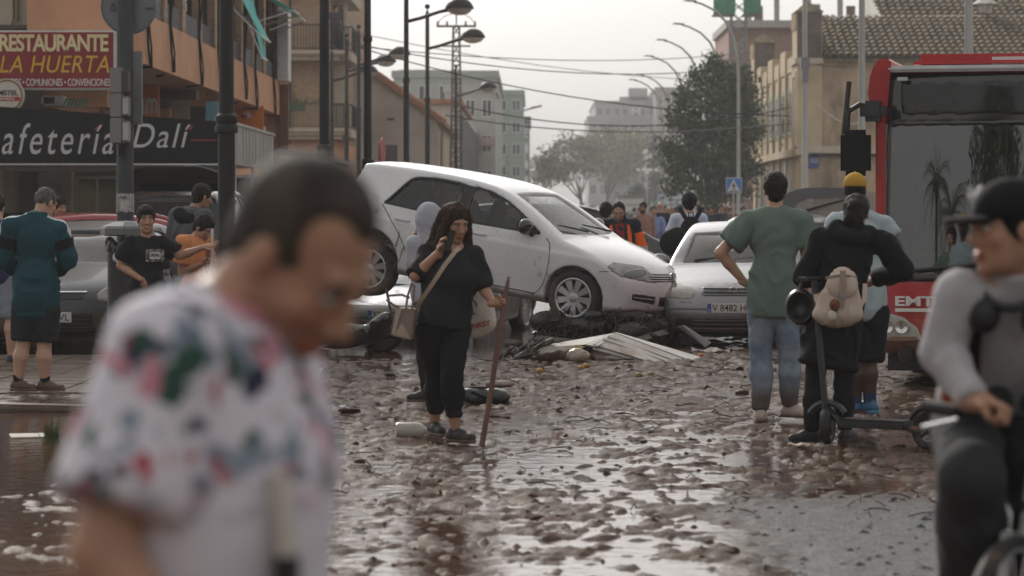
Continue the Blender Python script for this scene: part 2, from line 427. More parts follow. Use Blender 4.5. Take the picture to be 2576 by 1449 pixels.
n_ = wt.node_tree.nodes; l_ = wt.node_tree.links; b_ = n_['Principled BSDF']
b_.inputs['Base Color'].default_value = (.085, .045, .028, 1); b_.inputs['Roughness'].default_value = .07; b_.inputs['IOR'].default_value = 1.5
tc_ = n_.new('ShaderNodeTexCoord'); nz_ = n_.new('ShaderNodeTexNoise'); nz_.inputs['Scale'].default_value = 9; nz_.inputs['Detail'].default_value = 5
bp_ = n_.new('ShaderNodeBump'); bp_.inputs['Strength'].default_value = .28; bp_.inputs['Distance'].default_value = .02
l_.new(tc_.outputs['Object'], nz_.inputs[0]); l_.new(nz_.outputs[0], bp_.inputs['Height']); l_.new(bp_.outputs[0], b_.inputs['Normal'])
tag(MB().add([(-14, -3, 0), (14, -3, 0), (14, 72, 0), (-14, 72, 0)], [(0, 1, 2, 3)]).build('flood_water', wt), 'thin brown flood water lying between the mud lumps', kind='structure')
far_mt = M('far_street', (.17, .135, .11), r=.35, var=.3, vs=.7, c2=(.11, .08, .06), c2f=.5, c2s=.4, bump=.3, bs=6, rvar=.2)
tag(MB().add([(-1500, -300, -.06), (1500, -300, -.06), (1500, 3000, -.06), (-1500, 3000, -.06)], [(0, 1, 2, 3)]).build('ground', far_mt), 'muddy ground running on to the horizon', kind='structure')
# pavement with ribbed tiles on the near side of the parked cars
pv = M('pavement_tile', (.20, .155, .125), r=.32, var=.3, vs=4, c2=(.11, .07, .047), c2f=.5, c2s=2.5, bump=.2, bs=40, rvar=.15)
pave = bx('pavement', pv, None, -13, -3.55, 23.6, 30.2, -.05, .012, bevel=.01); tag(pave, 'muddy pavement of ribbed tiles', kind='structure')
pt = MB().box(-.195, .195, -.195, .195, 0, .008)
for k in range(8): pt.box(-.19, .19, -.185+k*.048, -.160+k*.048, .008, .017)
ptm = pt.me('paving_tile')
k = 0
for i in range(9):
    for j in range(15):
        o = link('paving_tile', ptm, pv, pave); o.location = (-3.76-i*.4, 23.85+j*.4, .012+random.uniform(-.003, .004)); o.rotation_euler = (random.uniform(-.012, .012), random.uniform(-.012, .012), 0)
# ------------------------------------------------------------------ materials of the setting
ORANGE = M('orange_render', (.62, .335, .20), r=.85, var=.10, vs=1.2, c2=(.50, .27, .165), c2f=.62, c2s=.8, bump=.15, bs=25)
CREAM = M('cream_render', (.52, .46, .36), r=.85, var=.10, vs=1, bump=.1)
DARK = M('dark_interior', (.03, .028, .027), r=.8)
BROWN = M('brown_panel', (.055, .040, .033), r=.6, var=.3)
WHITEM = M('white_metal', (.66, .66, .65), r=.45, var=.06, mud=.15)
BLACKM = M('black_iron', (.012, .013, .014), r=.55, var=.3, spec=.3)
GREYM = M('grey_metal', (.22, .23, .24), r=.5, var=.1)
DGREY = M('dark_grey_metal', (.06, .062, .066), r=.5, var=.2)
ALU = M('dull_aluminium', (.42, .42, .41), r=.38, m=.6, var=.12, vs=2, mud=.05)
TEAL = M('teal_awning', (.06, .42, .40), r=.8, var=.15)
GLASSD = M('dark_window', (.025, .028, .03), r=.08, var=.3)
TILE = M('roof_tile', (.17, .125, .062), r=.95, var=.45, vs=5, c2=(.07, .055, .036), c2f=.52, c2s=2.2, bump=.3)
RTILE = M('red_roof_tile', (.36, .17, .10), r=.85, var=.3, vs=3)
OCHRE = M('ochre_render', (.54, .445, .29), r=.9, var=.14, vs=.8, c2=(.36, .26, .15), c2f=.60, c2s=.35, bump=.2, bs=8)
OCHREW = M('stained_ochre_render', (.44, .335, .225), r=.9, var=.28, vs=1.3, c2=(.17, .125, .09), c2f=.52, c2s=.6, bump=.4, bs=6, stretch=(1, 1, .45))
STONE = M('pale_stone', (.52, .45, .36), r=.85, var=.15, vs=2)
BARK = M('bark', (.09, .07, .055), r=.95, var=.3, bump=.5)
LEAF = M('leaf_dark_green', (.060, .090, .045), r=.6, var=.5, vs=1.1, c2=(.13, .15, .065), c2f=.58, c2s=1.5)
LEAF2 = M('leaf_olive_hazed', (.17, .175, .075), r=.65, var=.4, vs=.5, c2=(.25, .23, .10), c2f=.55, c2s=.5)  # lightened olive: some of the distance haze is put into the leaf colour
LEAF3 = M('leaf_cypress', (.03, .05, .03), r=.7, var=.4)
WHITE_T = M('white_lettering', (.70, .70, .68), r=.6, var=.05)
RED_T = M('red_lettering', (.42, .035, .03), r=.6, var=.05)
BLK_T = M('black_lettering', (.015, .015, .017), r=.6, var=.05)
SILV_T = M('silver_lettering', (.55, .55, .57), r=.45, var=.05)
YEL_T = M('yellow_lettering', (.66, .44, .035), r=.6, var=.1)
CRM_T = M('cream_lettering', (.72, .62, .36), r=.6, var=.1)
# brick with courses as relief, far away (a course is a pixel)
def brick_mat(name, c1, c2, mortar, sc):
    mt = bpy.data.materials.new(name); mt.use_nodes = True; n = mt.node_tree.nodes; l = mt.node_tree.links; b = n['Principled BSDF']
    tc = n.new('ShaderNodeTexCoord'); mp = n.new('ShaderNodeMapping'); mp.inputs['Rotation'].default_value = (R(90), 0, 0); l.new(tc.outputs['Object'], mp.inputs[0])
    br = n.new('ShaderNodeTexBrick'); br.inputs['Scale'].default_value = sc; l.new(mp.outputs[0], br.inputs[0])
    br.inputs['Color1'].default_value = (*c1, 1); br.inputs['Color2'].default_value = (*c2, 1); br.inputs['Mortar'].default_value = (*mortar, 1)
    br.inputs['Mortar Size'].default_value = .018; l.new(br.outputs[0], b.inputs[0]); b.inputs['Roughness'].default_value = .9
    return mt
TANBRICK = brick_mat('tan_brick', (.46, .31, .20), (.38, .25, .165), (.42, .34, .26), 2.4)
REDBRICK = brick_mat('red_brick', (.34, .19, .145), (.28, .15, .12), (.34, .26, .22), 2)

def window(parent, mat_frame, x0, x1, y, z0, z1, mull=1, d=.06, face=-1):
    "window facing the camera: frame proud, pane set back"
    f = MB(); t = .06
    f.box(x0, x1, y-.03, y+d, z0, z0+t).box(x0, x1, y-.03, y+d, z1-t, z1).box(x0, x0+t, y-.03, y+d, z0+t, z1-t).box(x1-t, x1, y-.03, y+d, z0+t, z1-t)
    for i in range(mull): xm = x0+(x1-x0)*(i+1)/(mull+1); f.box(xm-t/2, xm+t/2, y-.028, y+d, z0+t, z1-t)
    w = f.build('window', mat_frame, parent, world=True)
    bx('pane', GLASSD, w, x0+t, x1-t, y+.005, y+.015, z0+t, z1-t); return w
def window_side(parent, mat_frame, x, y0, y1, z0, z1, mull=1, out_=.03):
    f = MB(); t = .06
    f.box(x-.05, x+out_, y0, y1, z0, z0+t).box(x-.05, x+out_, y0, y1, z1-t, z1).box(x-.05, x+out_, y0, y0+t, z0+t, z1-t).box(x-.05, x+out_, y1-t, y1, z0+t, z1-t)
    for i in range(mull): ym = y0+(y1-y0)*(i+1)/(mull+1); f.box(x-.05, x+out_-.002, ym-t/2, ym+t/2, z0+t, z1-t)
    w = f.build('window', mat_frame, parent, world=True)
    bx('pane', GLASSD, w, x-.02, x-.01, y0+t, y1-t, z0+t, z1-t); return w
def shutter(name, parent, mat, x0, x1, y, z0, z1, pitch=.13):
    s = bx(name, mat, parent, x0, x1, y+.03, y+.06, z0, z1)
    n = int((z1-z0)/pitch); sl = MB().prism([(0, 0), (-.028, .02), (-.028, pitch-.03), (0, pitch-.012)], x0, x1, 'x').me('slat')
    for i in range(n):
        o = link('slat', sl, mat, s); o.location = (0, y+.03, z0+i*pitch)
        o.matrix_parent_inverse = world_of(s).inverted()
    return s
def sag(p0, p1, s, n=14):
    p0, p1 = Vector(p0), Vector(p1)
    return [p0.lerp(p1, i/n)-Vector((0, 0, s*4*(i/n)*(1-i/n))) for i in range(n+1)]
def cable(name, p0, p1, s, r, label, group=None, mat=None):
    return tag(MB().tube(sag(p0, p1, s), r, 5).build(name, mat or BLACKM, smooth=True), label, 'cable', group)

# ------------------------------------------------------------------ sky stays the world; haze box comes last
# ------------------------------------------------------------------ orange apartment building
oa = thing('apartment_building', 'orange rendered apartment block with a jutting first floor and dark windows', 'building', (-9, 58, 0))
XF = -6.3; Y0, Y1 = 46.2, 71.2
bx('wall', ORANGE, oa, -14, -8.2, 48.6, Y1, 3.3, 14)                    # body behind
bx('end_wall', ORANGE, oa, -12.6, XF-.9, 48.2, 48.6, 3.3, 14)
bx('floor_slab', ORANGE, oa, -8.2, XF, Y0, Y1, 3.93, 4.1)               # underside of the jutting storey
bx('parapet_band', ORANGE, oa, XF-.12, XF, Y0, Y1, 4.1, 4.76)
bx('upper_band', ORANGE, oa, XF-.12, XF, Y0, Y1, 6.72, 7.6)
bx('upper_slab', ORANGE, oa, -8.2, XF-.12, Y0, Y1, 6.72, 6.95)
bx('bay_end_wall', ORANGE, oa, -8.2, XF-.125, Y0, Y0+.12, 4.1, 6.72)
bx('inner_wall', DARK, oa, -8.2, XF-.75, 48.6, Y1-.1, 4.1, 6.72)
bx('far_end_wall', TANBRICK, oa, -8.2, XF-.01, Y1, Y1+.2, 2.6, 8)
rb = random.Random(3)
yy = 46.6; bay = 0
while yy < Y1-2.2:
    pw = .42
    bx('brick_pier', TANBRICK, oa, XF-.45, XF-.06, yy, yy+pw, 4.76, 6.72)
    wy0 = yy+pw; wy1 = yy+2.62
    sp = bx('spandrel_panel', [DGREY, BROWN][bay % 2], oa, XF-.30, XF-.10, wy0, wy1, 4.76, 5.18)
    window_side(oa, BROWN, XF-.24, wy0, wy1, 5.18, 6.72, 2)
    if bay in (2, 5, 7):
        shutter_b = bx('roller_blind', WHITEM, oa, XF-.20, XF-.17, wy0+.1, wy0+.95, 5.25, 6.70)
        for q in range(8): bx('slat', WHITEM, shutter_b, XF-.168, XF-.158, wy0+.1, wy0+.95, 5.27+q*.18, 5.41+q*.18)
    yy += 2.62; bay += 1
for (ya, yb, drop, outx) in ((58.2, 60.3, 1.55, .75), (62.6, 63.9, 1.75, .35), (65.6, 67.2, .5, .8), (68.8, 70.2, .45, .7)):
    a = MB().add([(XF-.05, ya, 6.68), (XF-.05, yb, 6.68), (XF+outx, yb-.1, 6.68-drop), (XF+outx, ya+.1, 6.68-drop),
                  (XF-.05, ya, 6.65), (XF-.05, yb, 6.65), (XF+outx, yb-.1, 6.65-drop), (XF+outx, ya+.1, 6.65-drop)],
                 [(0, 1, 2, 3), (7, 6, 5, 4), (0, 4, 5, 1), (1, 5, 6, 2), (2, 6, 7, 3), (3, 7, 4, 0)])
    aw = a.build('awning', TEAL, oa, world=True)
    MB().tube([(XF+outx, ya, 6.66-drop), (XF+outx, yb, 6.66-drop)], .025, 6).build('awning_bar', WHITEM, aw, world=True)
    MB().tube([(XF-.05, ya+.05, 5.9), (XF+outx, ya+.1, 6.66-drop)], .018, 5).tube([(XF-.05, yb-.05, 5.9), (XF+outx, yb-.1, 6.66-drop)], .018, 5).build('awning_arm', WHITEM, aw, world=True)
for i, y in enumerate((46.3, 49.3, 53.6, 56.9, 62.0, 64.4, 69.0)):       # cable bundles running down the band
    dz = rb.uniform(-.1, .15)
    c = MB()
    for q in range(2):
        o_ = q*.05
        c.tube([(XF+.03+o_, y+o_, 7.2), (XF+.04+o_, y+.02, 5.6), (XF+.03, y+o_*2, 4.8), (XF+.05+o_, y+.06, 4.25+dz), (XF+.03, y+.5+o_*3, 3.95+dz), (XF-.3, y+.75, 3.9)], .022-.006*q, 5)
    c.build('cable_bundle', BLACKM, oa, smooth=True, world=True)
vb = bx('louvred_box', WHITEM, oa, XF, XF+.28, 70.3, 71.15, 4.75, 6.55, bevel=.01)
for q in range(12): bx('slat', WHITEM, vb, XF+.02, XF+.26, 70.27, 70.30, 4.85+q*.14, 4.95+q*.14)
bx('meter_box', WHITEM, oa, -7.05, -6.9, 48.1, 48.2, 5.0, 5.35, bevel=.01)
bx('downpipe', M('rust_pipe', (.16, .08, .055), r=.7), oa, XF+.01, XF+.22, 71.0, 71.2, 3.0, 4.7)
# shops under the jutting storey
bx('shop_wall', M('shop_beige', (.30, .265, .215), r=.8, var=.15, vs=1), oa, -14, -6.9, 56, 56.3, 0, 3.93)
cs = bx('shop_sign', M('orange_sign', (.60, .225, .085), r=.6, var=.06, vs=1), oa, WX(250, 54), WX(400, 54), 54, 54.12, 2.6, WZ(203, 54), bevel=.01)
bx('sign_edge', M('deep_orange', (.62, .16, .02), r=.5), cs, WX(222, 54), WX(250, 54)-.003, 54.0, 54.13, 2.6, WZ(225, 54))
letters('Consum', WX(255, 54), WX(396, 54), WZ(288, 54), WZ(228, 54), 53.995, WHITE_T, cs, bold=.012)
bx('shop_panel', M('pale_blue_panel', (.16, .33, .42), r=.6), oa, WX(519, 56), WX(549, 56), 55.9, 55.97, 2.4, WZ(256, 56))
bx('shop_panel', M('beige_blind', (.33, .29, .23), r=.8), oa, WX(425, 56), WX(478, 56), 55.9, 55.97, 2.4, WZ(240, 56))
bx('shop_panel', DARK, oa, WX(480, 56), WX(518, 56), 55.91, 55.97, 2.4, WZ(268, 56))
bx('shop_panel', M('orange_trim', (.45, .22, .12), r=.7), oa, WX(400, 55), WX(428, 55), 55.0, 55.2, 2.5, WZ(273, 55))
bx('ceiling_beam', M('mud_beam', (.11, .085, .07), r=.8), oa, WX(395, 55), WX(500, 55), 54.6, 55, WZ(252, 55), WZ(228, 55))
so = bx('projecting_sign', M('bright_orange', (.62, .19, .03), r=.5), oa, WX(586, 66), WX(663, 66), 66, 66.1, 3.2, WZ(266, 66), bevel=.01)
letters('a', WX(612, 66), WX(634, 66), WZ(297, 66), WZ(281, 66), 65.995, WHITE_T, so, bold=.03)
bx('sign_mark', RED_T, so, WX(606, 66), WX(620, 66), 65.99, 66, WZ(297, 66), WZ(289, 66))
shutter('roller_shutter', oa, WHITEM, WX(96, 55.9), WX(160, 55.9), 55.9, .1, WZ(432, 55.9), .15)
shutter('roller_shutter', oa, WHITEM, WX(-30, 55.9), WX(14, 55.9), 55.9, .1, WZ(415, 55.9), .15)
for a_, b_2 in ((15, 45), (162, 186)): bx('pillar', STONE, oa, WX(a_, 55.5), WX(b_2, 55.5), 55.2, 55.6, 0, 3.9)
window(oa, WHITEM, WX(190, 55.6), WX(300, 55.6), 55.6, .2, WZ(443, 55.6), 1)
window(oa, WHITEM, WX(500, 55.6), WX(680, 55.6), 55.6, .2, WZ(440, 55.6), 3)
# cream building at the corner
cb = thing('corner_building', 'cream rendered building with rusty cables at the top corner of the picture', 'building', (-10.5, 48.4, 0))
bx('wall', CREAM, cb, -16, WX(112, 47.4), 47.4, 48.1, WZ(73, 47.4), 12)
bx('wall_base', M('shop_dark', (.10, .085, .075), r=.8, var=.3, vs=1), cb, -16, WX(112, 48)-.05, 47.9, 48.15, 2.3, WZ(74, 47.4))
bx('eave_board', M('weathered_board', (.13, .11, .09), r=.8, var=.3), cb, -16, WX(112, 47.4)-.02, 47.0, 47.38, WZ(73, 47.4)-.02, WZ(66, 47.4))
MB().tube([(WX(30, 47.3), 47.36, 7), (WX(34, 47.3), 47.34, 4.75), (WX(28, 47.3), 47.3, 4.62), (WX(44, 47.3), 47.33, 4.7), (WX(46, 47.3), 47.36, 7)], .02, 5).build('cable_bundle', M('rust_cable', (.20, .12, .07)), cb, world=True)
ac = tag(bx('air_conditioner', WHITEM, None, WX(112, 47), WX(168, 47), 46.7, 47.1, WZ(266, 47), WZ(243, 47), bevel=.02), 'white air conditioner box above the black cafe canopy', 'air conditioner')
bx('fan_grille', BLACKM, ac, WX(118, 47), WX(145, 47), 46.68, 46.705, WZ(263, 47), WZ(246, 47))
sw = MB()
for q in range(7):
    sw.prism([(46.5, WZ(248, 46.6)), (46.54, WZ(248, 46.6)), (46.15, WZ(272, 46.6)), (46.11, WZ(272, 46.6))], WX(168+q*9, 46.6), WX(173+q*9, 46.6), 'x')
tag(sw.build('striped_awning', M('green_stripe', (.10, .22, .17), r=.8)), 'small green striped awning beside the air conditioner', 'awning')

# ------------------------------------------------------------------ restaurant sign
YS = 45.9
rs = thing('restaurant_sign', 'dark red sign reading Restaurante La Huerta in cream and yellow', 'sign', (WX(115, YS), YS, WZ(150, YS)))
bx('sign_box', M('sign_white_edge', (.60, .60, .58), r=.5), rs, WX(-62, YS), WX(294, YS), YS+.012, YS+.22, WZ(226, YS), WZ(76, YS), bevel=.015)
bx('sign_face', M('sign_red', (.235, .012, .018), r=.5, var=.12, vs=1.5), rs, WX(-58, YS), WX(285, YS), YS, YS+.0125, WZ(221, YS), WZ(81, YS))
letters('RESTAURANTE', WX(-2, YS), WX(273, YS), WZ(130, YS), WZ(86, YS), YS-.002, CRM_T, rs, bold=.03, spacing=.9)
letters('LA HUERTA', WX(0, YS), WX(275, YS), WZ(183, YS), WZ(140, YS), YS-.002, YEL_T, rs, shear=.22, spacing=1.05)
letters('BAUTIZOS \u2022 COMUNIONES \u2022 CONVENCIONES', WX(-12, YS), WX(278, YS), WZ(216, YS), WZ(198, YS), YS-.002, WHITE_T, rs, bold=.004, spacing=.95)
MB().tube([(WX(-62, YS), YS+.1, WZ(100, YS)), (WX(-62, YS)-1.4, YS+1.4, WZ(80, YS))], .04).tube([(WX(-62, YS), YS+.1, WZ(200, YS)), (WX(-62, YS)-1.4, YS+1.4, WZ(190, YS))], .04).build('bracket', DGREY, rs, world=True)
YA = 45.6
am = thing('beer_sign', 'round white and red beer sign below the restaurant sign', 'sign', (WX(18, YA), YA, WZ(240, YA)))
o = MB().lathe([(0, -.012), (.27, -.012), (.27, .1), (0, .1)], n=40, axis='y').build('sign_disc', M('beer_white', (.58, .55, .48), r=.5), am, smooth=True)
MB().lathe([(.225, -.016), (.255, -.016), (.255, -.0125), (.225, -.0125)], n=40, axis='y').build('sign_ring', M('beer_rim', (.28, .13, .06), r=.5), am)
bx('sign_band', RED_T, am, WX(-16, YA), WX(51, YA), YA-.017, YA-.0125, WZ(254, YA), WZ(244, YA))
letters('AMSTEL', WX(-16, YA), WX(46, YA), WZ(240, YA), WZ(227, YA), YA-.017, BLK_T, am, bold=.02)
letters('CERVEZA', WX(-14, YA), WX(38, YA), WZ(252, YA), WZ(246, YA), YA-.021, WHITE_T, am, bold=.02)

# ------------------------------------------------------------------ cafe kiosk
YK = 45.0; XR = WX(549, YK); SH = YK/45
kf = thing('cafe_kiosk', 'black cafe canopy lettered Cafeteria Dali with aluminium sides', 'kiosk', (-8, 48, 0))
KB = M('kiosk_black', (.006, .006, .007), r=.55, var=.15, vs=1, spec=.25)
MB().prism([(-12.5, WZ(408, YK)), (XR, WZ(411, YK)), (XR, WZ(305, YK)), (-12.5, WZ(225, YK))], YK, YK+.15, 'y').build('fascia', KB, kf, world=True)
bx('fascia_trim', WHITEM, kf, -12.5, XR, YK-.02, YK+.13, WZ(415, YK), WZ(411.5, YK))
letters('afeter\u00eda', WX(5, YK), WX(286, YK), WZ(388, YK), WZ(310, YK), YK-.003, SILV_T, kf, shear=.28, spacing=1.25)
letters('C', WX(-52, YK), WX(-6, YK), WZ(370, YK), WZ(312, YK), YK-.003, SILV_T, kf, shear=.28)
letters('Dal\u00ed', WX(334, YK), WX(481, YK), WZ(372, YK), WZ(311, YK), YK-.003, SILV_T, kf, shear=.28, spacing=1.15)
bx('sign_line', RED_T, kf, WX(480, YK), XR-.02, YK-.004, YK, WZ(354, YK), WZ(351.5, YK))
MB().prism([(WX(474, YK), WZ(327, YK)), (WX(479, YK), WZ(327, YK)), (WX(486, YK), WZ(318, YK)), (WX(481, YK), WZ(318, YK))], YK-.006, YK-.001).build('accent_mark', RED_T, kf, world=True)
MB().prism([(WX(238, YK), WZ(327, YK)), (WX(243, YK), WZ(327, YK)), (WX(250, YK), WZ(318, YK)), (WX(245, YK), WZ(318, YK))], YK-.0065, YK-.0035).build('accent_mark', RED_T, kf, world=True)
zt, zb = 2.97, 2.31
for a_, b_2 in ((45.16, 48.3), (48.33, 51.5), (51.53, 54.6)):
    p = bx('side_panel', ALU, kf, XR-.06, XR, a_, b_2, zb, zt)
    for q in range(1, 6): bx('panel_rib', ALU, p, XR, XR+.012, a_+(b_2-a_)*q/6-.012, a_+(b_2-a_)*q/6+.012, zb+.03, zt-.03)
    bx('panel_cap', ALU, p, XR-.08, XR+.035, a_, b_2, zt, zt+.05)
bx('roof', GREYM, kf, -12.5, XR-.07, YK+.16, 54.6, 2.5, 2.58)
bx('soffit_beam', BROWN, kf, -12.5, XR, YK+.02, YK+.2, 2.16, WZ(416, YK)-.003)
for px in (541, -40): bx('post', WHITEM, kf, WX(px-4, YK), WX(px+4, YK), YK+.2, YK+.26, 0, 2.155)
for y in (48.3, 51.5, 54.4): bx('post', WHITEM, kf, XR-.12, XR-.06, y, y+.06, 0, zb)
bx('back_counter', M('kiosk_wood', (.10, .075, .055), r=.7), kf, -12, -7.9, 53.9, 54.3, 0, 1.5)
sh = thing('low_shed', 'low grey roofed shed behind the aluminium kiosk', 'shed', (-6.5, 62, 0))
bx('wall', CREAM, sh, WX(697, 58), WX(830, 58), 58.2, 64, 0, 2.55)
MB().prism([(WX(694, 58)-.1, WZ(372, 58)), (WX(832, 58)+.1, WZ(398, 58)), (WX(832, 58)+.1, WZ(408, 58)), (WX(694, 58)-.1, WZ(384, 58))], 57.6, 64.3).build('roof', GREYM, sh, world=True)

# ------------------------------------------------------------------ tan brick apartment house with balconies
YB = 104.
bk = thing('brick_apartments', 'tan brick apartment house with black balcony railings and cornices', 'building', (-10, 112, 0))
xb0, xb1 = WX(690, YB), WX(832, YB)
bx('wall', TANBRICK, bk, -16, xb1, YB, 126, WZ(345, YB), 13)
bx('ground_wall', ORANGE, bk, -16, xb1+.15, YB-.1, 126, 0, WZ(352, YB))
bx('drainpipe', BLACKM, bk, WX(728, YB), WX(732, YB), YB-.12, YB-.01, 4, 13)
def rail(parent, x0, x1, y0, y1, z0, z1, mat, step=.11):
    r_ = MB().box(x0, x1, y0-.03, y0+.03, z1-.05, z1).box(x0, x1, y0-.02, y0+.02, z0+.06, z0+.10).box(x1-.03, x1+.03, y0+.03, y1, z1-.05, z1).box(x1-.02, x1+.02, y0+.03, y1, z0+.06, z0+.1)
    rr = r_.build('railing', mat, parent, world=True)
    b = MB().box(-.013, .013, -.013, .013, z0+.1, z1-.05).me('baluster')
    for i in range(int((x1-x0)/step)):
        o = link('baluster', b, mat, rr); o.location = (x0+i*step, y0, 0); o.matrix_parent_inverse = world_of(rr).inverted()
    for i in range(1, int((y1-y0)/.3)):
        o = link('baluster', b, mat, rr); o.location = (x1, y0+i*.3, 0); o.matrix_parent_inverse = world_of(rr).inverted()
    return rr
for (pt_, pb_, rt_, x0p, x1p, rm) in ((132, 155, 66, 722, 868, BLACKM), (325, 352, 262, 690, 872, M('bronze_rail', (.17, .115, .075), r=.6)), (-60, -38, -120, 722, 868, BLACKM)):
    z1_, z0_, zr = WZ(pt_, YB), WZ(pb_, YB), WZ(rt_, YB)
    s1 = bx('balcony_slab', STONE, bk, WX(x0p, YB), WX(x1p, YB), YB-1.3, YB-.01, z0_+.14, z1_)
    bx('cornice', STONE, s1, WX(x0p, YB)+.003, WX(x1p, YB)+.12, YB-1.42, YB-.01, z1_-.12, z1_+.003)
    bx('slab_moulding', STONE, s1, WX(x0p, YB)+.1, WX(x1p, YB)-.15, YB-1.15, YB-.01, z0_, z0_+.14)
    rail(bk, WX(x0p, YB)+.05, WX(x1p-2, YB), YB-1.28, YB-.05, z1_, zr, rm)
bx('street_balcony', STONE, bk, xb1, WX(884, YB), YB, YB+6, WZ(345, YB), WZ(325, YB))
bx('street_balcony', STONE, bk, xb1, WX(884, YB), YB, YB+6, WZ(152, YB), WZ(132, YB))
for zt_, zb2 in ((66, 132), (262, 325)):
    rail(bk, xb1+.1, WX(884, YB), YB+.02, YB+6, WZ(zb2, YB), WZ(zt_, YB), BLACKM, .07)
window(bk, STONE, WX(842, YB), WX(866, YB), YB+.5, WZ(132, YB), WZ(5, YB), 0)
bx('recess_wall', CREAM, bk, xb1, WX(870, YB), YB+.6, YB+1, WZ(345, YB), 13)
bx('top_slab', STONE, bk, xb1, WX(884, YB), YB-.2, YB+6, WZ(-60, YB), WZ(3, YB)+.05)
pl = MB()
for i in range(160):
    x = random.uniform(WX(726, YB), WX(825, YB)); z = WZ(262, YB)+random.gauss(.05, .09); y = YB-1.32+random.uniform(-.1, .1)
    a = random.uniform(0, 6.3); d = .07; pl.add([(x, y, z), (x+d*math.cos(a), y+.03, z+d*math.sin(a)), (x+d*.6*math.cos(a+1.2), y-.02, z+d*math.sin(a+1.2))], [(0, 1, 2)])
pp = thing('balcony_planter', 'green planter boxes hung along the lower brick balcony', 'planter', (WX(770, YB), YB-1.3, WZ(290, YB)))
bx('planter_box', M('planter_green', (.05, .09, .05), r=.6), pp, WX(728, YB), WX(775, YB), YB-1.45, YB-1.3, WZ(283, YB), WZ(266, YB))
tag(pl.build('foliage', LEAF, pp, world=True), kind='stuff')
tag(bx('storage_cabinet', WHITEM, None, WX(664, 70), WX(668, 70), 69, 70, 2.8, 3.6), 'narrow white cabinet by the end of the orange block', 'cabinet')

# ------------------------------------------------------------------ low house with tiled gable
YH = 118.; GW = M('grey_white_render', (.50, .46, .42), r=.9, var=.12, vs=.6, c2=(.38, .33, .29), c2f=.6, c2s=.4)
lh = thing('gable_house', 'low old house with a plain pale gable wall and sloping tiled roof', 'house', (-5.8, 124, 0))
g = [(WX(862, YH), 0), (WX(1103, YH), 0), (WX(1103, YH), WZ(296, YH)), (WX(862, YH), WZ(128, YH))]
MB().prism(g, YH, YH+.4).build('gable_wall', GW, lh, world=True)
bx('street_wall', M('street_wall', (.50, .42, .31), r=.9, var=.12, vs=.7), lh, WX(1103, YH)-.4, WX(1103, YH)-.01, YH+.4, 142, 0, WZ(300, YH))
rs_ = [(WX(868, YH), WZ(126, YH)), (WX(1118, YH), WZ(302, YH)), (WX(1118, YH), WZ(314, YH)), (WX(868, YH), WZ(142, YH))]
rf = MB().prism(rs_, YH-.25, 142).build('roof', RTILE, lh, world=True)
ax_, az_ = rs_[0]; bx_, bz_ = rs_[1]; ln = math.hypot(bx_-ax_, bz_-az_); an = math.atan2(bz_-az_, bx_-ax_)
tl = MB()
for k in range(7): tl.add([(x, .11*math.cos(math.pi*k/6), .07*math.sin(math.pi*k/6)) for x in (0, .42)], [])
tl.f = [(2*k, 2*k+1, 2*k+3, 2*k+2) for k in range(6)]
tlm = tl.me('roof_tile', smooth=True, fix=False)
n_t = 0
for row in range(6):
    for i in range(int(ln/.36)):
        o = link('roof_tile', tlm, RTILE, rf); t_ = i*.36
        o.location = (ax_+math.cos(an)*t_, YH-.14+row*.26, az_+math.sin(an)*t_+.02); o.rotation_euler = (0, -an+random.uniform(-.05, .05), random.uniform(-.06, .06)); n_t += 1
bx('air_brick', DARK, lh, WX(974, YH), WX(992, YH), YH-.02, YH+.02, WZ(303, YH), WZ(297, YH))
for i, (ya, yb) in enumerate(((121, 123.2), (126, 128), (131, 133), (137, 139))):
    window_side(lh, BROWN, WX(1103, YH)+.02, ya, yb, .3 if i % 2 else 1.0, 3.4, 1)
MB().tube([(WX(1103, YH)+.12, 120.4, WZ(306, YH)), (WX(1103, YH)+.06, 120.4, 4.4), (WX(1103, YH)+.06, 120.4, 0)], .06, 6).build('downpipe', M('pipe_tan', (.30, .24, .17)), lh, world=True)

# row of white shopfronts further along
wb = thing('white_terrace', 'white terrace with dark upright strips beyond the gable house', 'building', (-3.6, 165, 0))
bx('wall', M('terrace_white', (.55, .55, .52), r=.8), wb, -12, -3.7, 143, 200, 0, 6.9)
for i in range(9): bx('wall_strip', DGREY, wb, -3.7, -3.62, 145+i*5.5, 146.2+i*5.5, 0 if i % 3 == 0 else 3.4, 6.6)
bx('roof', RTILE, wb, -12, -3.5, 142.8, 168, 6.9, 7.15)
for i in range(4): window_side(wb, WHITEM, -3.68, 148+i*9, 151+i*9, .6, 2.8, 1)
# far blocks, softened by the haze
def block(label, px0, px1, ptop, Y, depth, mat, rows, cols, steps=(), side=None, wmat=None, strip=None):
    x0, x1 = WX(px0, Y), WX(px1, Y); zt = WZ(ptop, Y)
    b = thing('apartment_tower', label, 'building', ((x0+x1)/2, Y, 0), group=None)
    bx('wall', mat, b, x0, x1, Y, Y+depth, 0, zt)
    bx('roof_parapet', mat, b, x0-.15, x1+.15, Y-.15, Y+depth, zt, zt+.5)
    for (sa, sb, st) in steps: bx('roof_house', mat, b, WX(sa, Y), WX(sb, Y), Y+2, Y+6, zt+.5, WZ(st, Y))
    fh = zt/rows
    for i in range(rows):
        for j in range(cols):
            cw = (x1-x0)/cols
            window(b, wmat or WHITEM, x0+cw*(j+.2), x0+cw*(j+.8), Y-.01, fh*i+fh*.3, fh*i+fh*.8, 1)
    if strip: bx('band', strip, b, x0-.02, x1+.02, Y-.3, Y-.2, zt*.62, zt*.68)
    return b
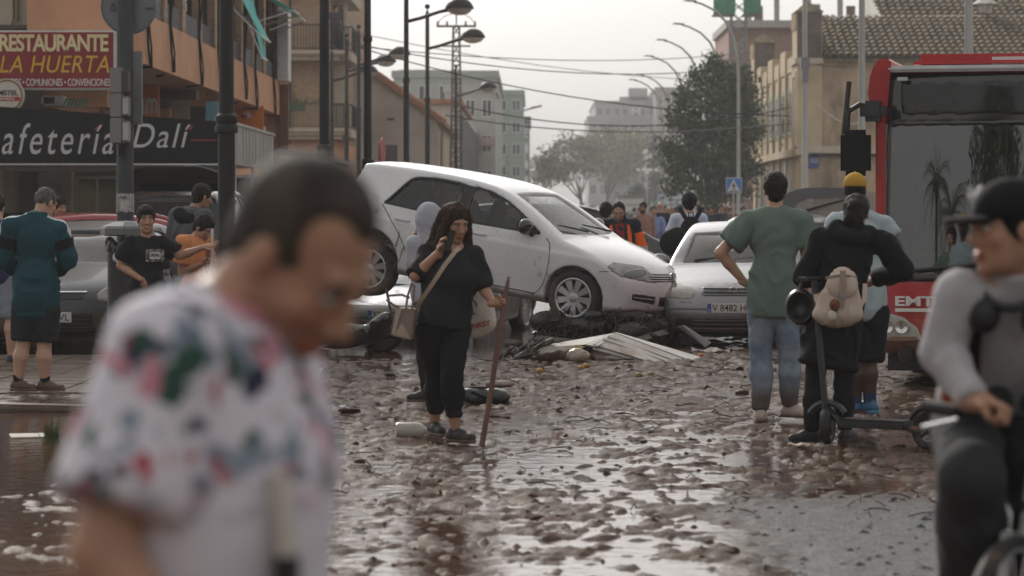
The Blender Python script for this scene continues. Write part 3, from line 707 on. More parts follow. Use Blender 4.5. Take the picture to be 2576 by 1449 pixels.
PALEG = M('pale_green_render', (.33, .36, .33), r=.8, var=.1); GRB = M('grey_block', (.30, .29, .29), r=.8, var=.1); PINKB = M('pinkish_block', (.36, .27, .25), r=.8)
block('pale grey green flats with a stepped roof behind the gable house', 990, 1250, 195, 205, 40, PALEG, 4, 5, ((1000, 1120, 172), (1045, 1062, 172)))
block('flats with a pink band standing behind the lattice pylon', 1120, 1246, 232, 190, 12, M('pale_block', (.38, .38, .35), r=.8), 4, 3, (), strip=PINKB)
block('green fronted tower with white window bays at the street end', 1246, 1316, 240, 265, 30, M('sea_green', (.24, .31, .27), r=.8), 6, 2)
tw = block('slim dark tower with upright lettering at the street end', 1316, 1332, 305, 300, 30, M('slate_block', (.09, .10, .12), r=.8), 6, 1)
for i, ch in enumerate('EDIFICIO'): letters(ch, WX(1320, 300), WX(1329, 300), WZ(330+i*20, 300)-.6, WZ(318+i*20, 300)-.3, 299.6, WHITE_T, tw)
ft = block('wide grey office tower with a hazy roof logo', 1497, 1650, 262, 430, 40, GRB, 7, 7, ((1560, 1640, 242), (1583, 1630, 220)))
letters('M', WX(1588, 430), WX(1612, 430), WZ(290, 430), WZ(272, 430), 429.5, WHITE_T, ft, bold=.03)
block('brown grey tower beside the office tower behind the trees', 1650, 1712, 228, 420, 40, M('brown_block', (.30, .25, .23), r=.8), 7, 3)
block('grey low office with stepped front among the far trees', 1480, 1530, 300, 425, 30, M('grey_block_b', (.33, .34, .34), r=.8), 5, 2)
block('distant red and grey warehouse behind the tall tree', 1640, 1720, 380, 300, 20, M('ware', (.32, .27, .25), r=.8), 2, 4)

# ------------------------------------------------------------------ ochre church hall
YC = 101.; XC = 9.52; YE = 122.
ch = thing('ochre_hall', 'ochre church hall with merlon turrets and old tiled roofs', 'building', (13, 110, 0))
bx('end_wall', OCHREW, ch, XC, 24, YC, YC+.5, 0, 6.9)
bx('street_wall', OCHRE, ch, XC-.02, XC+.5, YC+.5, YE, 0, 6.6)
bx('end_cornice', STONE, ch, XC-.12, 24, YC-.14, YC+.6, WZ(390, YC), WZ(368, YC))
bx('street_cornice', OCHRE, ch, XC-.22, XC, YC+.6, YE+.1, WZ(392, YC), WZ(374, YC))
bx('eave', OCHREW, ch, XC+.6, 24, YC-.1, YC, WZ(165, YC), WZ(152, YC))
for i, (y, hh) in enumerate(((YC-.1, 8.85), (YE-1.8, 8.9))):            # corner turrets
    t = bx('turret', OCHRE, ch, XC-.12, XC+.78, y, y+1.75, WZ(375, YC), hh-.25)
    bx('turret_cap', STONE, t, XC-.2, XC+.86, y-.08, y+1.83, 6.75, 6.95)
    MB().add([(XC-.18, y-.06, hh-.25), (XC+.84, y-.06, hh-.25), (XC+.84, y+1.81, hh-.25), (XC-.18, y+1.81, hh-.25), (XC+.33, y+.85, hh+.2)], [(0, 1, 2, 3), (0, 1, 4), (1, 2, 4), (2, 3, 4), (3, 0, 4)]).build('turret_roof', TILE, t, world=True)
    for q in range(6): bx('pilaster', OCHRE, t, XC-.17, XC-.12, y+.08+q*.28, y+.2+q*.28, 8.0, hh-.3)
    MB().box(XC-.16, XC-.12, y+.3, y+.42, 4.2, 6.5).box(XC-.16, XC-.12, y+1.2, y+1.32, 4.2, 6.5).box(XC-.16, XC-.12, y+.42, y+1.2, 6.3, 6.5).build('turret_panel', STONE, t, world=True)
    bx('side_face', M('dark_render', (.12, .10, .085), r=.9, var=.4, vs=1.5), t, XC-.1, XC+.76, y-.012, y, 6.96, hh-.27)  # darker sheet over the upper turret face towards the camera
nb = 6; bw = (YE-YC-4)/nb                                             # bays between pilasters on the street front
for i in range(nb+1): bx('pilaster', OCHRE, ch, XC-.12, XC-.02, YC+1.9+i*bw-.15, YC+1.9+i*bw+.15, 0, 6.9+.35*(i % 2))
for i in range(nb):
    y0, y1 = YC+2.2+i*bw, YC+1.75+(i+1)*bw
    arch = [(y0+.35, .2), (y1-.2, .2)]+[((y0+y1)/2+.07+((y1-y0)/2-.28)*math.cos(math.pi*k/8), 2.6+((y1-y0)/2-.28)*math.sin(math.pi*k/8)) for k in range(9)]
    w = MB().prism(arch, XC-.05, XC-.021, 'x').build('arched_window', BROWN, ch, world=True)
    bx('pane', GLASSD, w, XC-.07, XC-.051, y0+.6, y1-.5, .5, 2.6)
    w2 = MB().box(XC-.06, XC-.021, y0+.5, y1-.4, 4.3, 6.0).build('window', M('pale_green_frame', (.22, .25, .17)), ch, world=True)
    bx('pane', GLASSD, w2, XC-.075, XC-.061, y0+.65, y1-.55, 4.45, 5.85)
    bx('merlon', OCHRE, ch, XC-.06, XC+.35, y0+.2, y1-.1, 6.6, 7.15+.35*(i % 2))
iv = MB()
for i in range(160):
    y = random.choice((YC+5, YC+9.5))+random.gauss(0, .22); z = random.uniform(3.9, 5.6); a = random.uniform(0, 6.3)
    iv.add([(XC-.17, y, z), (XC-.2, y+.14*math.cos(a), z+.14*math.sin(a)), (XC-.15, y+.1*math.cos(a+1.3), z+.1*math.sin(a+1.3))], [(0, 1, 2)])
vn_ = tag(iv.build('wall_creeper', M('ivy_dark', (.03, .06, .04), r=.6)), 'dark green creeper clinging to the hall street front', 'creeper', kind='stuff')
bx('small_window', DARK, ch, WX(2035, YC)+.02, WX(2048, YC), YC-.03, YC-.002, WZ(292, YC), WZ(270, YC))
bx('wall_patch', M('grey_patch', (.30, .25, .20), r=.9), ch, XC+.05, 15, YC-.012, YC-.001, .6, 2.2)
MB().tube(sag((XC+.6, YC-.1, WZ(262, YC)), (WX(2160, YC), YC-.1, WZ(310, YC)), .25), .02, 4).build('loose_wire', WHITEM, ch, world=True)
MB().tube([(XC+.3, YC-.17, WZ(388, YC)), (14, YC-.17, WZ(392, YC)), (20, YC-.17, WZ(385, YC))], .05, 5).build('wall_cable', BLACKM, ch, world=True)
bx('clerestory_wall', OCHREW, ch, WX(2222, YC+5), 30, YC+5, YC+5.4, 6.9, WZ(64, YC+5))
bx('clerestory_pilaster', OCHREW, ch, WX(2436, YC+5), WX(2462, YC+5), YC+4.9, YC+5.002, 6.9, WZ(66, YC+5))
MB().prism([(YC+5, 6.9), (YC+5, WZ(52, YC+5)), (YC+9, WZ(-40, YC+5)), (YC+11, 6.9)], WX(2207, YC+5), WX(2222, YC+5), 'x').build('gable_edge', M('flaked_white', (.62, .60, .55), r=.9, c2=(.30, .22, .15), c2f=.62, c2s=1.2), ch, world=True)
# barrel tiled roofs: the tiles that show largest are single parts
def tile_roof(name, x0, x1, ye, ze, yr, zr, pitch, nrow, kept, label=None, xcut=None):
    rfb = MB().add([(x0, ye, ze-.06), (x1, ye, ze-.06), (x1, yr, zr-.06), (x0, yr, zr-.06), (x0, ye, ze-.16), (x1, ye, ze-.16), (x1, yr, zr-.16), (x0, yr, zr-.16)],
                   [(0, 1, 2, 3), (7, 6, 5, 4), (0, 4, 5, 1), (1, 5, 6, 2), (2, 6, 7, 3), (3, 7, 4, 0)]).build(name, TILE, ch, world=True)
    L_ = math.hypot(yr-ye, zr-ze); an = math.atan2(zr-ze, yr-ye); tlen = L_/nrow
    tm = MB()
    for k in range(7):
        a = math.pi*k/6
        for q, (y_, r_) in enumerate(((-.06, .5), (tlen, .40))): tm.v.append((r_*pitch*math.cos(a), y_, r_*pitch*1.15*math.sin(a)+(.03 if q == 0 else -.015)))
    tm.f = [(2*k, 2*k+2, 2*k+3, 2*k+1) for k in range(6)]
    n0 = len(tm.v); tm.v += [(.36*pitch*math.cos(math.pi*k/6), -.06, .36*pitch*1.15*math.sin(math.pi*k/6)+.03) for k in range(7)]
    tm.f += [(2*k, n0+k, n0+k+1, 2*k+2) for k in range(6)]
    me_ = tm.me('roof_tile', smooth=True, fix=False, angle=60); cnt = 0; rest_v = []; rest = MB()
    nc = int((x1-x0)/pitch); base = [Vector(v) for v in tm.v]
    cells = sorted(((i, j) for i in range(nc) for j in range(nrow)), key=lambda c: (c[0] > nc*.62, c[1], c[0]))
    for (i, j) in cells:
        x = x0+(i+.5)*pitch
        if xcut and x < xcut(j/nrow): continue
        loc = Vector((x+random.uniform(-.015, .015), ye+math.cos(an)*tlen*j, ze+math.sin(an)*tlen*j))
        rot = Matrix.Rotation(an, 3, 'X') @ Matrix.Rotation(random.uniform(-.05, .05), 3, 'Z')
        if cnt < kept:
            o = link('roof_tile', me_, TILE, rfb); o.location = loc; o.rotation_euler = rot.to_euler(); o.matrix_parent_inverse = world_of(rfb).inverted(); cnt += 1
        else: rest.add([loc+rot@v for v in base], tm.f)
    if rest.v: tag(link('roof_tiles', rest.me('roof_tiles', smooth=True, fix=False, angle=60), TILE, rfb, True), kind='stuff')
tile_roof('aisle_roof', XC+.8, 24, YC-.25, 6.98, YC+4.9, 8.75, .26, 11, 170)
tile_roof('nave_roof', WX(2215, YC+5), 30, YC+4.7, WZ(72, YC+5), YC+10.5, WZ(-70, YC+5), .28, 12, 130)
fin = thing('roof_finial', 'small flaked white pinnacle standing on the upper hall roof', 'finial', (WX(2476, YC+5), YC+4.8, WZ(20, YC+5)))
MB().lathe([(.02, .45), (.25, .3), (.5, .12), (.3, .1), (.22, -.2), (0, -.2)], n=8).build('pinnacle', M('flaked_white'), fin)
for (px, py, w_, h_, t_, lb) in ((2033, 407, 26, 32, 'CALLE', 'blue street name plate high on the hall wall'), (2048, 492, 10, 38, 'P', 'small blue sign on the hall wall behind a lamp column')):
    s_ = tag(bx('street_plate', M('plate_blue', (.035, .06, .25), r=.5), None, WX(px, YC), WX(px+w_, YC), YC-.06, YC-.03, WZ(py+h_*.5, YC), WZ(py-h_*.5, YC)), lb, 'sign')
    letters(t_, WX(px+4, YC), WX(px+w_-2, YC), WZ(py+2, YC), WZ(py-9, YC), YC-.062, WHITE_T, s_)
nt_ = tag(bx('wall_notice', WHITE_T, None, WX(2004, YC), WX(2046, YC), YC-.05, YC-.03, WZ(560, YC), WZ(499, YC)), 'white painted notice board low on the hall wall', 'sign')
for i, (t_, z_) in enumerate((('Próximo', 508), ('con tu', 526), ('623', 544))): letters(t_, WX(2007, YC), WX(2040, YC), WZ(z_+5, YC), WZ(z_-6, YC), YC-.052, M('blue_lettering', (.05, .25, .5)) if i == 1 else BLK_T, nt_)

# building site behind
Yc = 152.; cs_ = thing('building_site', 'unfinished red brick and concrete building behind the hall', 'building', (15, 155, 0))
CONC = M('raw_concrete', (.42, .40, .37), r=.9, var=.12)
bx('brick_wall', REDBRICK, cs_, WX(1835, Yc), WX(2010, Yc), Yc+.5, Yc+12, 0, WZ(70, Yc))
for i, zt_ in enumerate((WZ(60, Yc), WZ(-60, Yc), WZ(-170, Yc))): bx('floor_slab', CONC, cs_, WX(1850 if i else 1828, Yc), 26, Yc, Yc+12, zt_-.2, zt_+.2)
for px in (1880, 1950, 2030, 2110, 2180): bx('column', CONC, cs_, WX(px, Yc), WX(px+12, Yc), Yc+.3, Yc+.7, WZ(58, Yc), WZ(-58, Yc))
for px in (1905, 2140): bx('brick_infill', REDBRICK, cs_, WX(px, Yc), WX(px+22, Yc), Yc+2, Yc+2.2, WZ(58, Yc), WZ(8, Yc))
bx('partition', WHITEM, cs_, WX(2045, Yc), WX(2078, Yc), Yc+3, Yc+3.2, WZ(58, Yc), WZ(0, Yc))
bx('partition', REDBRICK, cs_, WX(2060, Yc), WX(2105, Yc), Yc+4, Yc+4.2, WZ(58, Yc), WZ(25, Yc))
ho = thing('site_hoist', 'green work platform on a lattice mast beside the unfinished building', 'hoist', (WX(1858, 146), 146, 0))
def lattice(x, y, w, z0, z1, nseg, mat, parent, name, r=.04, taper=1.0):
    m_ = MB(); c4 = [(-1, -1), (1, -1), (1, 1), (-1, 1)]
    def P(k, t): s_ = w/2*(1+(taper-1)*t); return (x+c4[k][0]*s_, y+c4[k][1]*s_, z0+(z1-z0)*t)
    for k in range(4): m_.tube([P(k, 0), P(k, 1)], r, 4)
    for i in range(nseg):
        for k in range(4): m_.tube([P(k, i/nseg), P((k+1) % 4, (i+1)/nseg)], r*.6, 3); m_.tube([P((k+1) % 4, i/nseg), P(k, (i+1)/nseg)], r*.6, 3)
    return m_.build(name, mat, parent, world=True)
lattice(WX(1858, 146), 146, .75, 0, 16, 26, GREYM, ho, 'mast', .05)
GRN = M('hoist_green', (.03, .22, .13), r=.6, var=.2)
for i, (a_, b_2) in enumerate(((1793, 1848), (1868, 1912))):
    bx('platform_panel', GRN, ho, WX(a_, 146), WX(b_2, 146), 145.4, 145.5, WZ(36, 146), WZ(0, 146)); bx('platform_deck', GREYM, ho, WX(a_, 146), WX(b_2, 146), 145.5, 147, WZ(40, 146), WZ(36, 146))
    for q in range(4): bx('panel_bar', M('hoist_bar', (.05, .30, .18)), ho, WX(a_+q*(b_2-a_)/4, 146), WX(a_+q*(b_2-a_)/4+2, 146), 145.36, 145.4, WZ(36, 146), WZ(2, 146))

# ------------------------------------------------------------------ lattice pylon
py_ = thing('lattice_pylon', 'steel lattice power pylon rising behind the street lamps', 'pylon', (WX(1148, 122), 122, 0))
RUST = M('weathered_steel', (.16, .12, .095), r=.8, var=.3)
lattice(WX(1148, 122), 122, .62, 0, WZ(66, 122), 24, RUST, py_, 'lattice_mast', .04, .42)
xp, zp = WX(1148, 122), WZ(66, 122)
MB().tube([(xp-.85, 122, zp), (xp+.85, 122, zp)], .05, 5).tube([(xp-.6, 122, zp-.85), (xp+.6, 122, zp-.85)], .04, 5).tube([(xp, 122, zp), (xp, 122, zp+.5)], .03, 5).tube([(xp-.8, 122, zp)]+[(xp+.8*math.cos(math.pi*k/8), 122, zp+.55*math.sin(math.pi*k/8)) for k in range(8, -1, -1)], .015, 4).build('crossarm', RUST, py_, world=True)
for s_ in (-.8, -.4, .4, .8): MB().lathe([(.02, .1), (.07, .05), (.03, .02), (.07, -.03), (.02, -.1)], (xp+s_, 122, zp+.12), 8).build('insulator', STONE, py_, world=True)
for i, (p0, p1, s_, r_, lb) in enumerate((
    (W(750, 50, 118), W(2300, 170, 190), 1.6, .030, 'highest thin power line crossing the sky'),
    (W(880, 108, 100), W(1990, 150, 140), .9, .036, 'straight power line crossing the sky above the trees'),
    (W(860, 112, 100), W(1900, 130, 140), .5, .03, 'pale power line close above the straight one'),
    (W(890, 115, 100), W(1990, 292, 95), .55, .034, 'dark cable sloping down from the brick balcony to the tall tree'),
    (W(1165, 268, 90), W(1990, 270, 95), .62, .032, 'dark twisted cable sagging from the lamp to the tall tree'),
    (W(1120, 290, 110), W(1990, 310, 95), .45, .036, 'lowest twisted cable sagging across the street'))):
    cable('power_line', p0, p1, s_, r_*.62, lb, 'cables strung across the street')
# ------------------------------------------------------------------ dark lantern columns in a row on the left of the street
LENS = M('lamp_lens', (.55, .54, .48), r=.25, var=.05)
def lantern_column():
    t = thing('street_lamp', 'x', 'street lamp', group='dark lantern columns along the street')
    MB().lathe([(.14, 0), (.14, .12), (.095, .16), (.085, .4), (.085, 2.3)], n=14).build('lower_column', BLACKM, t, smooth=True)
    MB().lathe([(.085, 2.3), (.115, 2.31), (.115, 2.37), (.10, 2.39), (.112, 2.42), (.108, 2.47), (.075, 2.5)], n=14).build('collar', BLACKM, t, smooth=True)
    MB().lathe([(.073, 2.5), (.068, 4.6), (.066, 4.62), (.085, 4.64), (.085, 4.71), (.062, 4.74), (.056, 7.1), (.03, 7.14), (.02, 7.2)], n=12).build('upper_column', BLACKM, t, smooth=True)
    MB().sph((0, 0, 7.28), .075).build('finial_ball', BLACKM, t, smooth=True)
    MB().tube([(.03, 0, 6.1), (.35, 0, 6.18), (.8, 0, 6.33), (1.02, 0, 6.38)], [.045, .045, .042, .05], 8).build('arm', BLACKM, t, smooth=True)
    h = MB().lathe([(.0, .24), (.10, .235), (.2, .2), (.29, .12), (.345, .02), (.35, -.02), (.32, -.02), (.3, 0), (0, .01)], (1.28, 0, 6.42), 20).build('lamp_head', BLACKM, t, smooth=True)
    MB().lathe([(.31, -.005), (.29, -.07), (.2, -.14), (.08, -.17), (0, -.175)], (1.28, 0, 6.42), 18).build('lens', LENS, h, smooth=True)
    return t
lam = lantern_column()
LL = ((570, 28.0, 0, 'nearest and thickest dark lamp column beside the cafe canopy end'),
      (816, 41.0, 0, 'dark lamp column standing in front of the brick balconies'),
      (925, 52.0, 0, 'dark lamp column rising behind the back of the white hatchback'),
      (1022, 68.5, 0, 'dark lamp with the highest head, its arm reaching over the sky'),
      (1075, 80.0, 0, 'dark lamp with ball finial between the highest lamp and the pylon'),
      (1147, 113., 0, 'smaller dark lamp standing in front of the lattice pylon'),
      (902, 88.7, 0, 'thin ball topped lamp in front of the gable house roof'),
      (835, 100., 0, 'thin ball topped lamp against the brick house corner'),
      (872, 93., 0, 'dark lamp whose column hides behind a nearer column'))
for i, (px, Y, rz, lb) in enumerate(LL):
    o = lam if i == 0 else dup(lam)
    o.location = (WX(px, Y), Y, 0); o.rotation_euler = (0, 0, rz); o['label'] = lb
    if i == 0: o['label'] = lb
# tall pale lamps on the other side
PGAL = M('galvanised_pole', (.40, .41, .40), r=.5, m=.3, var=.15, vs=1.5, c2=(.28, .24, .20), c2f=.68, c2s=1)
def tall_lamp():
    t = thing('tall_street_lamp', 'x', 'street lamp', group='tall pale lamps along the far kerb')
    MB().lathe([(.11, 0), (.11, .5), (.08, .55), (.07, 4), (.062, 6.2)], n=12).build('column', PGAL, t, smooth=True)
    pts = [(0, 0, 6.2), (-.05, 0, 7.0), (-.18, 0, 7.7), (-.45, 0, 8.3), (-.85, 0, 8.7), (-1.35, 0, 8.95), (-1.6, 0, 9.0)]
    MB().tube(pts, [.06, .055, .05, .046, .04, .036, .034], 8).build('arm', PGAL, t, smooth=True)
    MB().add([(-1.5, -.07, 9.0), (-1.95, -.12, 9.03), (-2.05, 0, 9.03), (-1.95, .12, 9.03), (-1.5, .07, 9.0), (-1.5, -.05, 9.07), (-1.9, -.07, 9.09), (-1.9, .07, 9.09), (-1.5, .05, 9.07)],
             [(0, 1, 2, 3, 4), (8, 7, 6, 5), (0, 5, 6, 1), (1, 6, 2), (2, 6, 7), (2, 7, 3), (3, 7, 8, 4), (4, 8, 5, 0)]).build('lamp_head', GREYM, t)
    return t
tl_ = tall_lamp()
TLL = ((1858, 101.7, 'tall pale lamp in front of the tree, beside the crossing sign'), (1815, 114.3, 'second tall pale lamp, arm curving over the tree top'), (1763, 125, 'third tall pale lamp above the tree'),
       (1722, 138, 'fourth tall pale lamp at the tree edge'), (1688, 157, 'fifth tall pale lamp, pole clear of the tree'), (1667, 163, 'sixth tall pale lamp furthest from the tree'))
for i, (px, Y, lb) in enumerate(TLL):
    o = tl_ if i == 0 else dup(tl_)
    o.location = (WX(px, Y), Y, 0); o['label'] = lb
for px, Y, lb, cut in ((2025, 78, 'pale pole with a clamp in front of the hall corner', 1), (2168, 65, 'tall pale pole rising beside the bus roof', 0), (2437, 49, 'thick pale pole rising behind the bus roof', 0)):
    o = dup(tl_); o.location = (WX(px, Y), Y, 0); o['label'] = lb; o.scale = (1.05, 1.05, 1.25)
    if cut: MB().box(-.12, .12, -.1, .1, 4.35, 4.6).box(-.085, .085, -.085, .085, 4.05, 4.4).build('clamp', GREYM, o)
far_l = thing('twin_street_lamp', 'pale far lamp with four round heads beyond the trees', 'street lamp', (WX(1628, 240), 240, 0))
MB().tube([(0, 0, 0), (0, 0, 4.4)], .06, 6).build('column', PGAL, far_l)
for dx in (-.75, -.25, .25, .75): MB().tube([(0, 0, 4.2), (dx, 0, 4.9)], .03, 5).build('arm', PGAL, far_l); MB().lathe([(0, 5.1), (.15, 5.05), (.22, 4.9), (0, 4.88)], (dx, 0, 0), 10).build('lamp_head', LENS, far_l, smooth=True)
fp = thing('red_tipped_lamp', 'thin far lamp with a long straight arm before the green tower', 'street lamp', (WX(1278, 170), 170, 0))
MB().tube([(0, 0, 0), (0, 0, 6), (.2, 0, 6.9), (.8, 0, 7.5), (2.0, 0, 7.8)], .06, 6).build('column', PGAL, fp, smooth=True)
MB().cbox((1.7, 0, 7.76), (.7, .15, .07), Matrix.Rotation(-.2, 3, 'Y')).build('lamp_head', M('faded_red', (.40, .14, .10)), fp)

# ------------------------------------------------------------------ signal pole with a round sign seen from behind
YP = 30.0; xp = WX(315, YP)
sp_ = thing('signal_pole', 'dark signal pole with torn posters and signal boxes near the cafe', 'traffic light', (xp, YP, 0))
MB().lathe([(.09, 0), (.09, 4.2)], n=18).build('pole', M('signal_grey', (.040, .042, .05), r=.55, var=.2), sp_, smooth=True)
def zr(py): return WZ(py, YP)
def xr(px): return WX(px, YP)-xp
pos = MB()
for k in range(14):
    a0, a1 = math.pi+.15+k*(math.pi-.3)/14, math.pi+.15+(k+1)*(math.pi-.3)/14
    rr0, rr1 = .093+random.uniform(0, .006), .093+random.uniform(0, .006)
    b0 = zr(532)-random.uniform(0, .02)
    pos.add([(rr0*math.cos(a0), rr0*math.sin(a0), b0), (rr1*math.cos(a1), rr1*math.sin(a1), b0+.01), (rr1*math.cos(a1), rr1*math.sin(a1), zr(487)), (rr0*math.cos(a0), rr0*math.sin(a0), zr(487))], [(0, 1, 2, 3)])
pw = pos.build('torn_poster', M('torn_paper', (.46, .45, .44), r=.85, var=.3, vs=14, c2=(.16, .15, .15), c2f=.58, c2s=18), sp_)
letters('NZAS', -.04, .03, zr(499), zr(494), -.1005, BLK_T, pw, world=False)
sb = M('signal_box', (.20, .205, .21), r=.5, var=.08)
for i, (a_, b_2) in enumerate(((174, 237), (238, 297), (299, 362))):
    h_ = bx('signal_housing', sb, sp_, xr(289), xr(318), -.36, -.10, zr(b_2), zr(a_), bevel=.008, world=False)
    bx('signal_door', [DGREY, sb, sb][i], h_, xr(318)+.001, xr(333), -.34, -.12, zr(b_2-4), zr(a_+7), bevel=.008, world=False)
    if i: bx('lens_panel', M('clouded_lens', (.42, .42, .41), r=.4), h_, xr(320)+.001, xr(334), -.345, -.341, zr(b_2-8), zr(a_+12), world=False)
bx('back_plate', M('plate_back', (.13, .145, .14), r=.5), sp_, xr(334)+.002, xr(357), -.02, .06, zr(313), zr(129), bevel=.006, world=False)
bx('bracket', BLACKM, sp_, xr(305), xr(322), -.17, -.08, zr(393), zr(366), world=False)
rd = thing('round_sign', 'grey back of a round traffic sign on the signal pole', 'sign', (xp+WX(320, YP)-WX(315, YP), YP+.12, zr(14)))
MB().lathe([(0, .012), (.297, .012), (.30, .0), (.297, -.012), (.285, -.014), (.28, -.002), (0, -.002)], n=48, axis='y').build('sign_plate', M('sign_back', (.17, .18, .20), r=.45, m=.3, var=.08), rd, smooth=True)
bx('maker_stamp', DGREY, rd, xr(363)-.02, xr(383)-.02, -.017, -.0145, .13-.17, .16-.17, world=False)
em = MB().lathe([(.018, -.016), (.030, -.016), (.030, -.0145), (.018, -.0145)], (xr(280)-.02, 0, -.02), 12, 'y').box(xr(275)-.02, xr(285)-.02, -.017, -.0145, .012, .03)
em.build('crest', DGREY, rd)
# litter bin in front of the pole
bn = thing('litter_bin', 'dark litter bin with a wide grey lid and a torn bag', 'litter bin', (WX(318, 28.6), 28.6, 0))
MB().lathe([(.20, 0), (.21, .04), (.19, .08), (.19, 1.14), (.2, 1.16)], n=20).build('bin_body', M('bin_dark', (.028, .029, .033), r=.5, var=.3), bn, smooth=True)
MB().lathe([(0, 1.44), (.12, 1.43), (.24, 1.385), (.265, 1.36), (.265, 1.30), (.20, 1.285), (0, 1.285)], n=8).build('bin_lid', M('bin_lid', (.13, .14, .145), r=.5, var=.1), bn)
MB().box(-.02, .02, -.17, -.14, 1.1, 1.3).box(-.02, .02, .14, .17, 1.1, 1.3).build('lid_bracket', BLACKM, bn)
bag = S().ell((0, 0, 1.16), (.205, .205, .07), k=.02)
for k in range(16): a = k*.39; bag.ell((.17*math.cos(a), .17*math.sin(a), 1.16+random.uniform(-.03, .06)), (.05, .05, .06), k=.015)
v, q = bag.mesh(.016); v = folds(v, q, .016, (22, 22, 22))
link('bin_bag', mesh('bin_bag', v, q, True), M('black_bag', (.015, .015, .016), r=.25, var=.2), bn)
v, q = S().ell((-.05, -.185, 1.07), (.06, .025, .06), k=.02).ell((-.02, -.19, 1.12), (.05, .02, .03), k=.02).mesh(.012); v = folds(v, q, .014, (25, 25, 25), 3)
link('torn_bag', mesh('torn_bag', v, q, True), M('bag_white', (.55, .55, .55), r=.5), bn)

# ------------------------------------------------------------------ signs
cw = thing('crossing_sign', 'blue square pedestrian crossing sign with white triangle', 'sign', (WX(1845, 92), 98, 0))
xa, xb_, za, zb_ = WX(1826, 92), WX(1866, 92), WZ(486, 92), WZ(447, 92); cx = WX(1845, 92)
bx('sign_plate', M('sign_blue', (.035, .17, .52), r=.4, var=.05), cw, xa+.02, xb_-.02, 91.88, 91.9, za+.02, zb_-.02)
bx('sign_border', M('sign_white', (.7, .7, .7), r=.4, var=.03), cw, xa, xb_, 91.9, 91.92, za, zb_, bevel=.008)
hh = zb_-za
MB().prism([(cx-.21, za+.1*hh), (cx+.21, za+.1*hh), (cx, za+.88*hh)], 91.872, 91.879).build('triangle', M('sign_white'), cw, world=True)
fg = MB()
def poly(pts): fg.prism([(cx+a*hh, za+b*hh) for a, b in pts], 91.862, 91.870)
poly([(-.03, .62), (.03, .62), (.035, .68), (0, .72), (-.035, .68)]); poly([(-.05, .42), (.05, .42), (.045, .6), (-.045, .6)])
poly([(-.05, .42), (.0, .42), (-.08, .22), (-.13, .22)]); poly([(.0, .42), (.05, .42), (.13, .22), (.08, .22)]); poly([(-.05, .58), (-.04, .5), (-.12, .4), (-.14, .44)]); poly([(.05, .58), (.04, .5), (.12, .4), (.14, .44)])
for i in range(5): poly([(-.26+i*.115, .12), (-.2+i*.115, .12), (-.17+i*.1, .2), (-.22+i*.1, .2)])
fg.build('walking_figure', BLK_T, cw, world=True)
MB().tube([(cx, 92, 0), (cx, 92, zb_)], .035, 8).build('post', PGAL, cw, smooth=True, world=True)
ds = thing('direction_sign', 'dark back of a square road sign beside the gable wall', 'sign', (WX(980, 75), 75, 0))
bx('sign_plate', M('sign_back_dark', (.07, .075, .085), r=.5), ds, WX(952, 75), WX(1000, 75), 75, 75.03, WZ(430, 75), WZ(364, 75), bevel=.01)
MB().tube([(WX(985, 75), 75.06, 0), (WX(985, 75), 75.06, WZ(370, 75))], .03).build('post', PGAL, ds, world=True)
d2 = thing('edge_on_sign', 'red rimmed round sign seen edge on beside the square one', 'sign', (WX(963, 73), 73, WZ(380, 73)), rz=R(82))
MB().lathe([(0, -.01), (.35, -.01), (.35, .02), (0, .02)], n=24, axis='y').build('sign_plate', M('sign_red_edge', (.42, .10, .08), r=.5), d2); MB().tube([(0, .04, -2.9), (0, .04, .3)], .03).build('post', PGAL, d2)

